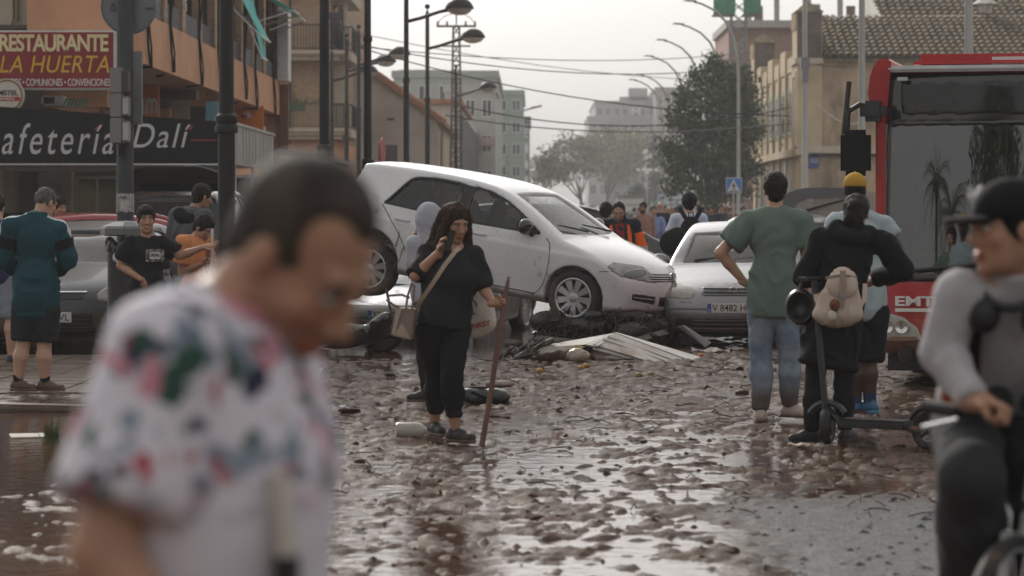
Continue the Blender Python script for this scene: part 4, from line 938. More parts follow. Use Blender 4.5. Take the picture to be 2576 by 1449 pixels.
# ------------------------------------------------------------------ trees
def leafy(name, label, x, Y, trunk_h, crown, nleaf, lsize, leaf, rs, trunk_r=.14, group=None, limbs=6):
    "crown: list of (dx,dy,z,r) lobes; leaves sit in clumps through the volume"
    r = random.Random(rs); t = thing(name, label, 'tree', (x, Y, 0), group=group)
    tb = MB(); tb.tube([(0, 0, 0), (.05, 0, trunk_h*.5), (-.03, .02, trunk_h)], [trunk_r*1.25, trunk_r, trunk_r*.8], 8)
    for i in range(limbs):
        c = crown[i % len(crown)]
        e = Vector((c[0]+r.uniform(-.4, .4)*c[3], c[1]+r.uniform(-.3, .3)*c[3], c[2]+r.uniform(-.2, .4)*c[3]))
        b = Vector((-.03, .02, trunk_h*r.uniform(.8, 1))); m_ = b.lerp(e, .5)+Vector((r.uniform(-.2, .2), r.uniform(-.2, .2), r.uniform(-.1, .3)))
        tb.tube([b, m_, e], [trunk_r*.55, trunk_r*.35, trunk_r*.12], 6)
        for q in range(2): tb.tube([m_, m_.lerp(e, .6)+Vector((r.uniform(-.6, .6), r.uniform(-.6, .6), r.uniform(0, .6)))], [trunk_r*.25, trunk_r*.06], 4)
    tb.build('trunk', BARK, t, smooth=True)
    rg = np.random.RandomState(rs); tot = sum(c[3]**2 for c in crown); P = []
    for c in crown:
        n = int(nleaf*c[3]**2/tot); ncl = max(6, n//26)
        d = rg.normal(size=(ncl, 3)); d /= np.linalg.norm(d, axis=1, keepdims=True)
        cc = np.array(c[:3])+d*c[3]*(rg.uniform(.25, 1.05, (ncl, 1))**.6)*np.array([1, 1, .85])
        pick = rg.randint(0, ncl, n); P.append(cc[pick]+rg.normal(size=(n, 3))*lsize*1.9*np.array([1, 1, .7]))
    P = np.concatenate(P); n = len(P)
    a = rg.normal(size=(n, 3)); a /= np.linalg.norm(a, axis=1, keepdims=True); b = rg.normal(size=(n, 3)); b -= a*(a*b).sum(1, keepdims=True); b /= np.linalg.norm(b, axis=1, keepdims=True)
    s_ = lsize*rg.uniform(.6, 1.3, (n, 1))
    V = np.stack([P-a*s_, P+b*s_*.42, P+a*s_, P-b*s_*.42], 1).reshape(-1, 3); Q = np.arange(4*n).reshape(n, 4)
    link('crown', mesh('crown', V, Q), leaf, t); return t
Yt = 106.
sc = F/106
def lobe(px, py, r, x0, dy=0): return ((px-x0)/sc, dy, WZ(py, Yt), r/sc)
leafy('broadleaf_tree', 'big dark green tree standing in front of the ochre hall', WX(1800, Yt), Yt, 1.3,
      [lobe(1690, 370, 22, 1800), lobe(1725, 245, 26, 1800), lobe(1800, 160, 26, 1800), lobe(1755, 205, 26, 1800), lobe(1690, 480, 20, 1800), lobe(1820, 215, 70, 1800), lobe(1760, 270, 80, 1800, -.3), lobe(1840, 300, 80, 1800, .3), lobe(1730, 350, 62, 1800), lobe(1800, 380, 90, 1800, -.4), lobe(1855, 410, 62, 1800, .3), lobe(1745, 425, 62, 1800, .3), lobe(1815, 455, 55, 1800, -.2), lobe(1780, 190, 45, 1800, .2), lobe(1860, 195, 40, 1800, .4), lobe(1700, 400, 36, 1800), lobe(1715, 300, 40, 1800), lobe(1870, 330, 45, 1800), lobe(1875, 255, 45, 1800), lobe(1775, 490, 42, 1800), lobe(1850, 480, 40, 1800), lobe(1700, 450, 34, 1800)],
      21000, .095, LEAF, 11, .16, limbs=10)
sc = 22.
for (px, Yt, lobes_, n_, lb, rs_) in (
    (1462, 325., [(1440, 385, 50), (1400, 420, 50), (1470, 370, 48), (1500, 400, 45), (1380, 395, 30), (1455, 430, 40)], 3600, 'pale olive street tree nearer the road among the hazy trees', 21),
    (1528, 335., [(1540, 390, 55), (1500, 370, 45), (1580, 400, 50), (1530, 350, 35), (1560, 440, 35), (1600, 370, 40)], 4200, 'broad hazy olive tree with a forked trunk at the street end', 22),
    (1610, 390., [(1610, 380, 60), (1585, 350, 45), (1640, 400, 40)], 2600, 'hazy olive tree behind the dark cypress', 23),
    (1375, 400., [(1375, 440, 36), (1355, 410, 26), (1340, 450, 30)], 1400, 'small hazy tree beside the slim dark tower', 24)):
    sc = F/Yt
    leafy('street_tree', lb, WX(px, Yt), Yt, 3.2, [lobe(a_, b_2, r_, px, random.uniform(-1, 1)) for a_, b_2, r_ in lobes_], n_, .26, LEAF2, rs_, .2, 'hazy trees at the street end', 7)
for px, Yt, top, lb, wd_ in ((1645, 280., 330, 'tall narrow dark cypress', 15), (1604, 250., 470, 'short clipped dark cypress before the hazy trees', 20), (1690, 270, 480, 'low dark clipped tree by the far lamps', 26)):
    sc = F/Yt
    leafy('cypress_tree', lb, WX(px, Yt), Yt, 1.0, [lobe(px, top+(530-top)*f, wd_*w_, px) for f, w_ in ((.08, .35), (.22, .6), (.4, .85), (.6, 1), (.8, 1))], 2200, .17, LEAF3, int(px), .12, None, 3)
# hedge and hoardings at the far end of the street
hg = MB()
rg = np.random.RandomState(5); n = 2600
P = np.stack([rg.uniform(-14, 26, n), 300+rg.uniform(0, 3, n), rg.uniform(0, 2.4, n)*rg.uniform(.6, 1, n)], 1); a = rg.normal(size=(n, 3)); b = rg.normal(size=(n, 3))
a /= np.linalg.norm(a, axis=1, keepdims=True); b /= np.linalg.norm(b, axis=1, keepdims=True)
V = np.stack([P-a*.4, P+b*.25, P+a*.4, P-b*.25], 1).reshape(-1, 3)
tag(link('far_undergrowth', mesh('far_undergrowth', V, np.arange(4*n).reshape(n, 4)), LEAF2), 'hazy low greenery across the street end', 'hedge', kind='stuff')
hd = thing('blue_hoarding', 'pale blue lettered hoarding seen between the far lamp poles', 'sign', (WX(1705, 230), 230, 0))
bx('board', M('hoarding_blue', (.22, .36, .52), r=.6), hd, WX(1655, 230), WX(1745, 230), 230, 230.2, WZ(528, 230), WZ(488, 230))
for i in range(3): letters('OFERTA' if i == 0 else 'OFICINAS', WX(1662, 230), WX(1738, 230), WZ(500+i*12, 230), WZ(493+i*12, 230), 229.95, WHITE_T, hd) if False else bx('print_line', WHITE_T, hd, WX(1662, 230), WX(1738-i*12, 230), 229.9, 229.99, WZ(499+i*12, 230), WZ(495+i*12, 230))
for px, w_, h_, lb in ((1762, 40, 36, 'pale shuttered kiosk beyond the crossing sign'), (1588, 34, 40, 'pale low building among the far trees')):
    kk = thing('roadside_kiosk', lb, 'kiosk', (WX(px, 190), 190, 0))
    bx('wall', M('kiosk_pale', (.48, .46, .43), r=.7), kk, WX(px-w_, 190), WX(px+w_, 190), 190, 193, 0, WZ(530-h_*.9, 190)); bx('roof', GREYM, kk, WX(px-w_-3, 190), WX(px+w_+3, 190), 189.8, 193.2, WZ(530-h_*.9, 190), WZ(530-h_, 190))
    for i in range(4): bx('slat', WHITEM, kk, WX(px-w_+4, 190), WX(px+w_-4, 190), 189.93, 189.99, .5+i*.5, .8+i*.5)
# palms and a low wall behind the camera: the bus windscreen mirrors them
FROND = M('palm_frond', (.04, .055, .03), r=.6, var=.3)
def palm(x, y, h, rs, lb):
    r = random.Random(rs); t = thing('palm_tree', lb, 'palm tree', (x, y, 0), group='palms across the road behind the camera')
    MB().tube([(0, 0, 0), (.1, 0, h*.5), (0, 0, h)], [.24, .17, .15], 9).build('trunk', BARK, t, smooth=True)
    m_ = MB()
    for i in range(26):
        a = r.uniform(0, 6.28); el = r.uniform(-.5, 1.2); L = r.uniform(1.7, 2.4); pts = []
        for k in range(8):
            u = k/7; d = L*u; pts.append(Vector((math.cos(a)*d*math.cos(el*(1-u)), math.sin(a)*d*math.cos(el*(1-u)), h+math.sin(el)*d-1.1*u*u*L*.5)))
        m_.tube(pts, [.03-.003*k for k in range(8)], 3)
        sd_ = Vector((-math.sin(a), math.cos(a), 0))
        for k in range(1, 8):
            for q in range(2):
                for s_ in (-1, 1):
                    b0 = pts[k-1].lerp(pts[k], q*.5); e = b0+sd_*s_*.45*(1.1-k/9)+(pts[k]-pts[k-1])*.8-Vector((0, 0, .22))
                    w_ = (pts[k]-pts[k-1])*.12; m_.add([b0, b0+w_, e], [(0, 1, 2)])
    m_.build('crown', FROND, t)
palm(-18.4, -16, 6.9, 1, 'slender palm across the road behind the camera, taller one'); palm(-15.8, -15, 6.0, 2, 'bushy palm across the road behind the camera, shorter one')
sc = 100
leafy('dark_tree', 'dark broad tree across the road behind the camera', -10.4, -13, 2.2, [(0, 0, 4.2, 2.2), (-1.9, .3, 4.4, 1.4), (1.4, -.4, 6.0, 2.3), (-.6, 0, 7.0, 1.5), (2.6, 0, 3.8, 2.0), (1, 0, 8, 1.6)], 11000, .14, LEAF, 61, .2)
bwl = thing('boundary_wall', 'pale rendered wall with a sloping top behind the camera', 'wall', (-10, -20, 0)); MB().prism([(-24, 0), (2, 0), (2, 2.2), (-6, 2.3), (-14, 4.1), (-24, 4.3)], -20.4, -20).build('wall', OCHRE, bwl, world=True)
# ------------------------------------------------------------------ cars: shells from distance fields, cut windows, panes, lamps, wheels
def poly_sd(poly, X, Z):
    "signed distance to a closed 2D outline (negative inside)"
    P = np.array(poly, np.float32); n = len(P); X = np.asarray(X, np.float32); Z = np.asarray(Z, np.float32); d = np.full(np.broadcast(X, Z).shape, 1e9, np.float32); s = np.ones_like(d)
    for i in range(n):
        a, b = P[i], P[(i+1) % n]; e = b-a
        wx, wz = X-a[0], Z-a[1]; t = np.clip((wx*e[0]+wz*e[1])/(e@e+1e-12), 0, 1)
        d = np.minimum(d, (wx-e[0]*t)**2+(wz-e[1]*t)**2)
        c1 = Z >= a[1]; c2 = Z < b[1]; c3 = e[0]*wz > e[1]*wx
        s = np.where((c1 & c2 & c3) | (~c1 & ~c2 & ~c3), -s, s)
    return s*np.sqrt(d)
def smooth_poly(p, n=2):
    "Chaikin rounding of an open chain (ends kept)"
    for _ in range(n):
        q = [p[0]]
        for a, b in zip(p[:-1], p[1:]): q += [(a[0]*.75+b[0]*.25, a[1]*.75+b[1]*.25), (a[0]*.25+b[0]*.75, a[1]*.25+b[1]*.75)]
        q.append(p[-1]); p = q
    return p
RUBBER = M('tyre_rubber', (.018, .018, .019), r=.75, var=.3, mud=.45)
TRIM = M('black_trim', (.010, .010, .011), r=.5, mud=.03)
ALLOY = M('alloy_rim', (.50, .50, .51), r=.3, m=.75, var=.08, mud=.22)
SEATM = M('seat_fabric', (.035, .035, .038), r=.9)
LAMPG = M('lamp_glass', (.21, .21, .205), r=.12, var=.5, vs=9, coat=.6)
LAMPD = M('lamp_dark', (.06, .06, .065), r=.12, var=.4, vs=8, coat=.8)
CHROME = M('chrome', (.62, .62, .63), r=.15, m=.9, var=.05)
PLATEW = M('plate_white', (.62, .62, .60), r=.5, mud=.12); PLATEB = M('plate_eu_blue', (.03, .09, .38), r=.5)
TAILR = M('tail_red', (.30, .015, .015), r=.2, coat=.5)
WSCREEN = glass('windscreen_glass', .62, .26, .04, (.9, 1, .97)); SIDEG = glass('side_glass', .42, .05, .03); CLEARG = glass('clear_glass', .9, .06, .03); DUSTG = glass('dusty_glass', .25, .55, .15); PRIVG = glass('tinted_glass', .14, .08, .03)
WHEELM = {}
def wheel_meshes(r, rim, w, spokes, style):
    key = (r, rim, w, spokes, style)
    if key in WHEELM: return WHEELM[key]
    ty = MB().lathe([(rim+.012, -w*.46), (r-.05, -w*.52), (r-.015, -w*.46), (r, -w*.36), (r, -w*.12), (r-.008, -w*.11), (r-.008, -w*.07), (r, -w*.06), (r, w*.06), (r-.008, w*.07), (r-.008, w*.11), (r, w*.12), (r, w*.36), (r-.015, w*.46), (r-.05, w*.52), (rim+.012, w*.46)], n=48, axis='y').me('tyre', True)
    q = MB().lathe([(rim+.014, w*.45), (rim, w*.47), (rim-.012, w*.44), (rim-.018, w*.30), (rim-.02, -w*.3)], n=48, axis='y')
    q.lathe([(0, w*.40), (.035, w*.41), (.065, w*.37), (.075, w*.30), (.075, 0)], n=20, axis='y')
    for i in range(spokes):
        a = 2*math.pi*i/spokes
        ws0, ws1 = (.030, .040) if style == 'wide' else (.020, .016)
        ca, sa = math.cos(a), math.sin(a)
        def P(rr, off, y): return (ca*rr-sa*off, y, sa*rr+ca*off)
        tw_ = .012 if style == 'wide' else 0
        vs = [P(.05, -ws0*.8, w*.38), P(.05, ws0*.8, w*.38), P(rim-.012, ws1+tw_, w*.40), P(rim-.012, -ws1+tw_, w*.43),
              P(.05, -ws0*.8, w*.20), P(.05, ws0*.8, w*.20), P(rim-.012, ws1+tw_, w*.24), P(rim-.012, -ws1+tw_, w*.24)]
        q.add(vs, [(0, 1, 2, 3), (0, 4, 5, 1), (1, 5, 6, 2), (2, 6, 7, 3), (3, 7, 4, 0)])
    rm = q.me('rim', True, angle=30)
    dk = MB().lathe([(0, w*.08), (rim-.02, w*.08), (rim-.02, -w*.1), (0, -w*.1)], n=32, axis='y').me('brake_disc')
    WHEELM[key] = (ty, rm, dk); return WHEELM[key]

class Car:
    """local frame: x forward from the rear bumper, y to the left, z up.
    prof: upper chain rear to front; belt(x): waist height; hw: half width."""
    def __init__(s, name, label, loc, yaw, L, hw, prof, axles, wr=.31, pitch=0, roll=0, crown=.055, tuck=.43, plan_f=(.8, .20), plan_r=(.6, .09), bottom=.2, belt=(.95, .93), h=.02, paint=None, group=None, cat='car', glasszone=None, hollow=True, sidewins=(), wind=None, rear=None, doors=(), pivot=None):
        s.L, s.hw, s.crown, s.tuck, s.pf, s.pr, s.belt, s.h, s.axles, s.wr = L, hw, crown, tuck, plan_f, plan_r, belt, h, axles, wr
        s.prof = prof
        s.poly = list(prof)+[(L-.06, bottom+.06), (L-.35, bottom), (.35, bottom), (.06, bottom+.08)]
        s.root = thing(name, label, cat, (0, 0, 0), group=group)
        rot = Matrix.Rotation(yaw, 4, 'Z') @ Matrix.Rotation(pitch, 4, 'Y') @ Matrix.Rotation(roll, 4, 'X')
        pv_ = Vector(pivot if pivot else (L/2, 0, 0))
        s.root.matrix_basis = Matrix.Translation(Vector(loc)) @ rot @ Matrix.Translation(-pv_)
        zmax = max(p[1] for p in prof)+.06; my = int(math.ceil((hw+.08)/h))
        lo = np.array([-.06, -my*h, bottom-.05]); hi = np.array([L+.06, my*h, zmax]); n = np.ceil((hi-lo)/h).astype(int)+1
        ax = [lo[0]+h*np.arange(n[0]), h*np.arange(my+1), lo[2]+h*np.arange(n[2])]       # one half, mirrored below
        X, Y, Z = np.meshgrid(*[a.astype(np.float32) for a in ax], indexing='ij', sparse=True)
        D = D0 = s.d(X, Y, Z)
        for xa in axles:                                               # wheel arches
            c = np.maximum(np.sqrt((X-xa)**2+(Z-wr)**2)-(wr+.045), (hw-.28)-np.abs(Y)); D = smax(D, -c, .012)
        if hollow and glasszone:
            x0, x1, z0 = glasszone
            inn = smax(D0+.055, np.maximum(np.maximum(x0-X, X-x1), z0-Z), .04); D = np.maximum(D, -inn)
            for w in sidewins:
                c = np.maximum(poly_sd(w, X, Z)+0*Y, .45-np.abs(Y)); D = smax(D, -c, .008)
            for w, zl in ((wind, 'f'), (rear, 'r')):
                if w:
                    c = np.maximum(poly_sd(w, X, Y)+0*Z, s.waist(X)+.02-Z); D = smax(D, -c, .008)
        D = np.concatenate([D[:, :0:-1], D], 1)
        v, q = surfnet(D.astype(np.float32), lo, h)
        s.body = link('body', mesh('body', v, q, True, None), paint, s.root)
    def plan(s, X):
        a, b = s.pf; f = np.clip((X-(s.L-a))/a, 0, 1.2); a2, b2 = s.pr; r = np.clip((a2-X)/a2, 0, 1.2)
        return s.hw-b*f**2.4-b2*r**2.2
    def waist(s, X): return s.belt[0]+(s.belt[1]-s.belt[0])*np.clip(X/s.L, 0, 1)
    def Wd(s, X, Z):
        zb = s.waist(X); up = np.maximum(Z-zb, 0); lowr = np.maximum(.66-Z, 0)
        return s.plan(X)-s.tuck*up-.10*up**2-.16*lowr**1.6*1.2-.028*np.clip((Z-zb+.2)/.2, 0, 1)**2-.010*np.clip((Z-(zb-.17))/.03, 0, 1)
    def d(s, X, Y, Z):
        cz = Z+s.crown*(np.abs(Y)/s.hw)**2*np.clip((Z-.45)/.3, 0, 1)
        # nose and tail bow in plan
        bow = .34*(np.abs(Y)/s.hw)**2.3*np.clip((X-s.L+1.0)/.8, 0, 1)-.16*(np.abs(Y)/s.hw)**2.5*np.clip((.6-X)/.6, 0, 1)
        a = poly_sd(s.poly, X+bow, cz); b = (np.abs(Y)-s.Wd(X, Z))*.92
        return smax(a, b, .05)
    def side_y(s, x, z): return float(s.Wd(np.float64(x), np.float64(z)))
    def project(s, P, dirv, start=None, n=60):
        "marches points along dirv on to the shell"
        P = P.copy(); dv = np.array(dirv, float)
        for _ in range(n):
            dd = s.d(P[:, 0], P[:, 1], P[:, 2]); P += dv*np.clip(dd, -.05, .2)[:, None]*.8
        return P
    def pane(s, name, poly, plane, mat, off=.0, step=.09, sign=1, parent=None, thick=0):
        "glass or panel following the shell: plane 'side' (x,z) or 'top' (x,y) or 'front'/'back' (y,z)"
        poly = [Vector(p) for p in poly]; n = len(poly)
        pts = list(poly); xs_ = [p.x for p in poly]; zs_ = [p.y for p in poly]
        PX, PZ = np.meshgrid(np.arange(min(xs_)+step/2, max(xs_), step), np.arange(min(zs_)+step/2, max(zs_), step)); sdv = poly_sd([(p.x, p.y) for p in poly], PX, PZ)
        for x, z, d_ in zip(PX.ravel(), PZ.ravel(), sdv.ravel()):
            if d_ < -step*.4: pts.append(Vector((x, z)))
        vs, _, fs, *_r = delaunay_2d_cdt(pts, [(i, (i+1) % n) for i in range(n)], [], 1, 1e-4)
        A = np.array([(p.x, p.y) for p in vs])
        if plane == 'side': P = np.stack([A[:, 0], np.full(len(A), sign*(s.hw+.05)), A[:, 1]], 1); dv = (0, -sign, 0)
        elif plane == 'top': P = np.stack([A[:, 0], A[:, 1], np.full(len(A), 1.9)], 1); dv = (0, 0, -1)
        elif plane == 'front': P = np.stack([np.full(len(A), s.L+.1), A[:, 0], A[:, 1]], 1); dv = (-1, 0, 0)
        else: P = np.stack([np.full(len(A), -.1), A[:, 0], A[:, 1]], 1); dv = (1, 0, 0)
        P = s.project(P, dv)-np.array(dv)*off
        me_ = mesh(name, P, [tuple(f) for f in fs], True)
        bm = bmesh.new(); bm.from_mesh(me_); bmesh.ops.recalc_face_normals(bm, faces=bm.faces)
        if thick: bmesh.ops.solidify(bm, geom=bm.faces[:], thickness=thick)
        bm.to_mesh(me_); bm.free()
        return link(name, me_, mat, parent or s.root)
    def patch(s, name, fn, box_, mat, h=.012, proud=.006, deep=.03, parent=None):
        "solid piece of the shell's skin where fn(X,Y,Z)<0"
        lo, hi = np.array(box_[0], float), np.array(box_[1], float); n = np.ceil((hi-lo)/h).astype(int)+1
        X, Y, Z = np.meshgrid(*[lo[i]+h*np.arange(n[i]) for i in range(3)], indexing='ij', sparse=True)
        d = s.d(X, Y, Z); D = np.maximum(np.maximum(d-proud, -d-deep), fn(X, Y, Z))
        v, q = surfnet(D.astype(np.float32), lo, h)
        if len(v) == 0: return None
        return link(name, mesh(name, v, q, True), mat, parent or s.root)
    def line(s, name, pts, sign, w=.009, mat=None, parent=None, off=.002):
        "door gap or trim strip along the side"
        P = np.array(smooth_poly(pts, 1)); Q_ = [] ; t = np.gradient(P, axis=0); t /= np.linalg.norm(t, axis=1, keepdims=True)+1e-9
        nrm = np.stack([-t[:, 1], t[:, 0]], 1)*w/2
        A = np.concatenate([P+nrm, P-nrm]); B = np.stack([A[:, 0], np.full(len(A), sign*(s.hw+.05)), A[:, 1]], 1)
        B = s.project(B, (0, -sign, 0)); B[:, 1] += sign*off; n = len(P)
        C = B.copy(); C[:, 1] -= sign*.012; V_ = np.concatenate([B, C])
        fs = [(i, i+1, n+i+1, n+i) for i in range(n-1)]+[(2*n+i, 3*n+i, 3*n+i+1, 2*n+i+1) for i in range(n-1)]+[(i, 2*n+i, 2*n+i+1, i+1) for i in range(n-1)]+[(n+i, n+i+1, 3*n+i+1, 3*n+i) for i in range(n-1)]
        return link(name, mesh(name, V_, fs, False), mat or TRIM, parent or s.root)
    def wheels(s, rim=.2, w=.2, spokes=10, style='wide', steer=0, mat=None, tyrem=None, drop=0):
        ty, rm, dk = wheel_meshes(s.wr, rim, w, spokes, style)
        for i, xa in enumerate(s.axles):
            for sg in (-1, 1):
                e = thing('wheel', None, None); e.parent = s.root; e.location = (xa, sg*(s.hw-w*.5-.03), s.wr+(drop if i == 0 else 0))
                e.rotation_euler = (0, random.uniform(0, 6), (0 if sg > 0 else math.pi)+(steer if i else 0))
                link('tyre', ty, tyrem or RUBBER, e); link('rim', rm, mat or ALLOY, e); link('brake_disc', dk, TRIM, e)
    def seats(s, x_f, x_r, z=.55):
        for x, tag_ in ((x_f, 1), (x_r, 0)):
            for y in ((-.36, .36) if tag_ else (-.4, 0, .4)):
                m_ = S().ell((x-.05, y, z+.28), (.09, .24, .36), k=.03).ell((x+.22, y, z+.0), (.28, .24, .12), k=.05).ell((x-.13, y, z+.72), (.055, .13, .10), k=.01).cone((x-.11, y-.05, z+.55), (x-.12, y-.05, z+.7), .012, .012, .01).cone((x-.11, y+.05, z+.55), (x-.12, y+.05, z+.7), .012, .012, .01)
                v, q = m_.mesh(.03); link('seat', mesh('seat', v, q, True), SEATM, s.root)
    def dash(s, x, z):
        MB().box(x-.35, x+.25, -s.hw+.12, s.hw-.12, z-.2, z-.02).build('dashboard', SEATM, s.root, bevel=.05)
        MB().tube([(x-.42+.06*math.cos(a), .36+.18*math.cos(a+1.57), z+.02+.17*math.sin(a+1.57)) for a in np.linspace(0, 6.28, 20)], .016, 6).build('steering_wheel', TRIM, s.root, smooth=True)
    def mirror(s, x, z, sign, mat, size=1.0):
        y = sign*(s.side_y(x, z)+.13*size)
        v, q = S().ell((x, y, z), (.075*size, .125*size, .09*size), k=.01).plane((x-.055*size, y, z), (-1, 0, 0)).mesh(.014)
        o = link('wing_mirror', mesh('wing_mirror', v, q, True), mat, s.root)
        MB().lathe([(0, 0), (.9, 0)], n=16, axis='x').me('x')
        MB().add([(x-.058*size, y+.1*size*math.cos(a), z+.07*size*math.sin(a)) for a in np.linspace(0, 6.1, 14)], [tuple(range(14))]).build('mirror_glass', CHROME, o)
        MB().tube([(x+.02, y-sign*.1*size, z-.05*size), (x+.05, sign*(s.side_y(x, z-.06)-.02), z-.08)], [.035*size, .045*size], 8).build('mirror_foot', TRIM, o, smooth=True)
    def plate(s, text, y0, z0, w=.52, hgt=.11, front=True, tilt=0):
        x = s.L if front else 0
        P = s.project(np.array([[s.L+.1 if front else -.1, y0, z0]]), (-1, 0, 0) if front else (1, 0, 0))[0]
        e = MB().cbox((0, 0, 0), (.012, w, hgt)).build('number_plate', PLATEW, s.root, bevel=.003)
        sg = 1 if front else -1; e.location = (P[0]+sg*.02, y0, z0); e.rotation_euler = (0, 0, 0 if front else math.pi)
        # seen from ahead the reading direction is +y
        b_ = MB().cbox((.0075, -w/2+.024, 0), (.003, .044, hgt-.008)).build('country_band', PLATEB, e)
        me_ = text_me('E', -.010, .010, -.04, -.012, depth=.001); me_.transform(Matrix.Translation((.0098, -w/2+.024, 0)) @ Matrix.Rotation(R(90), 4, 'Z')); link('lettering', me_, PLATEW, b_)
        me_ = text_me(text, -w/2+.058, w/2-.02, -.037, .037, depth=.001, bold=.004); me_.transform(Matrix.Translation((.0085, 0, 0)) @ Matrix.Rotation(R(90), 4, 'Z')); link('lettering', me_, BLK_T, e)
        return e
def facing(dx, dy): return math.atan2(dy, dx)

# ---------- white hatchback lifted on to the wreck behind
WPAINT = M('white_paint', (.70, .71, .73), r=.22, var=.05, vs=2, coat=.7, mud=.12, mudz=(.27, .05))
gp = smooth_poly([(.02, .36), (0, .55), (.03, .80), (.09, .96), (.30, 1.24), (.36, 1.37), (.34, 1.425), (.62, 1.447), (1.2, 1.462), (1.75, 1.456), (2.15, 1.415), (2.42, 1.335), (2.78, 1.165), (3.08, 1.005), (3.18, .965), (3.6, .895), (3.95, .80), (4.13, .70), (4.22, .58), (4.255, .44), (4.235, .30)], 2)
gw_f = [(1.86, .955), (1.88, 1.345), (2.10, 1.325), (2.36, 1.245), (2.60, 1.125), (2.86, .962)]
gw_r = [(.82, 1.00), (.86, 1.04), (1.04, 1.30), (1.14, 1.345), (1.40, 1.365), (1.77, 1.355), (1.76, .965)]
gscreen = [(2.34, -.53), (2.34, .53), (3.05, .66), (3.12, .35), (3.13, 0), (3.12, -.35), (3.05, -.66)]
grear = [(.14, -.5), (.14, .5), (.31, .5), (.31, -.5)]
gf_ = Vector((.486, 32.02, .560)); gr_ = Vector((-1.866, 33.16, .862)); dv_ = gf_-gr_+Vector((0, 0, -.115))
yaw_g = math.atan2(dv_.y, dv_.x); pit_g = -math.asin(dv_.z/dv_.length)
G = Car('white_hatchback', 'white five door hatchback lifted nose down on to another wrecked car', gf_+Vector((0, 0, 0)), yaw_g, 4.255, .90, gp, (.74, 3.375), .316, pitch=pit_g, h=.0175, paint=WPAINT, belt=(.995, .945),
        glasszone=(.35, 3.15, .5), sidewins=(gw_f, gw_r), wind=gscreen, rear=None, pivot=(3.375, -.80, .316))
for sg in (-1, 1):
    G.pane('window_front', gw_f, 'side', CLEARG if sg > 0 else SIDEG, -.018, .1, sg); G.pane('window_rear', gw_r, 'side', CLEARG if sg > 0 else SIDEG, -.018, .1, sg)
    def ring(poly, gr): c = np.mean(np.array(poly), 0); return [(p[0]+(p[0]-c[0])*gr, p[1]+(p[1]-c[1])*gr) for p in poly]
    G.line('window_seal', [gw_r[0]]+gw_r[1:]+[(1.86, 1.352), gw_f[2], gw_f[3], gw_f[4], gw_f[5]], sg, .022)
    G.line('window_seal', [gw_r[0], gw_r[-1], gw_f[0], gw_f[-1]], sg, .024)
    G.pane('pillar_trim', [(1.765, .96), (1.765, 1.356), (1.885, 1.348), (1.865, .955)], 'side', TRIM, .003, .1, sg)
    G.line('door_gap', [(1.80, .95), (1.82, .6), (1.78, .34), (1.55, .28)], sg); G.line('door_gap', [(2.95, .93), (3.02, .86), (3.04, .60), (2.98, .36), (2.86, .26)], sg)
    G.line('door_gap', [(.80, .98), (.92, .86), (1.10, .66), (1.22, .46), (1.28, .28), (1.55, .26)], sg)
    G.line('sill_gap', [(1.3, .30), (2.9, .285)], sg, .012)
    for x in (1.02, 2.02):
        y = G.side_y(x, .84); e_ = MB().box(x-.02, x+.19, -.012, .012, .83, .855).build('door_handle', WPAINT, G.root, bevel=.008); e_.location = (0, sg*(y+.02), 0)
    G.line('bumper_gap', [(3.66, .66), (3.78, .69), (3.92, .70)], sg, .008)
    hl = G.patch('headlight', lambda X, Y, Z, sg=sg: np.maximum(poly_sd([(3.74, .73), (3.74, .79), (3.93, .775), (4.18, .70), (4.24, .66), (4.24, .60), (4.10, .605), (3.9, .645)], X, Z)+0*Y, .36-sg*Y), ((3.6, -.9 if sg < 0 else .3, .5), (4.3, -.3 if sg < 0 else .9, .9)), LAMPG)
    if hl:
        G.patch('lamp_core', lambda X, Y, Z, sg=sg: np.maximum(np.sqrt((X-3.98)**2*.6+(Z-.69)**2)-.052+0*Y, .4-sg*Y), ((3.85, -.9 if sg < 0 else .3, .55), (4.15, -.3 if sg < 0 else .9, .8)), LAMPD, .01, .010, parent=hl)
    G.patch('lower_intake', lambda X, Y, Z, sg=sg: np.maximum(poly_sd([(.42, .36), (.42, .46), (.74, .48), (.74, .40)], sg*Y, Z)+0*X, 3.7-X), ((3.7, -.9 if sg < 0 else .3, .3), (4.3, -.3 if sg < 0 else .9, .52)), TRIM, .012, .004)
    G.patch('intake_slat', lambda X, Y, Z, sg=sg: np.maximum(poly_sd([(.44, .415), (.44, .427), (.72, .437), (.72, .425)], sg*Y, Z)+0*X, 3.7-X), ((3.7, -.9 if sg < 0 else .3, .38), (4.3, -.3 if sg < 0 else .9, .46)), CHROME, .008, .010)
G.patch('grille', lambda X, Y, Z: np.maximum(np.maximum(np.abs(Y)-.46, np.abs(Z-.655)-.043)+0*X, 3.9-X), ((3.95, -.5, .58), (4.3, .5, .72)), TRIM, .01, .006)
for z in (.632, .655, .678): G.patch('grille_bar', lambda X, Y, Z, z=z: np.maximum(np.maximum(np.abs(Y)-.44, np.abs(Z-z)-.0045)+0*X, 3.9-X), ((3.95, -.48, z-.03), (4.3, .48, z+.03)), CHROME, .007, .013)
G.patch('lower_grille', lambda X, Y, Z: np.maximum(np.maximum(np.abs(Y)-.36, np.abs(Z-.40)-.055)+0*X, 3.9-X), ((3.95, -.42, .32), (4.3, .42, .5)), TRIM, .012, .005)
P_ = G.project(np.array([[4.4, 0, .655]]), (-1, 0, 0))[0]
em_ = thing('emblem', None, None); em_.parent = G.root; em_.location = (P_[0]+.022, 0, .66); em_.rotation_euler = (0, R(-14), 0)
MB().lathe([(.052, 0), (.062, .006), (.064, 0), (.06, -.01)], n=28, axis='x').build('emblem_ring', CHROME, em_, smooth=True)
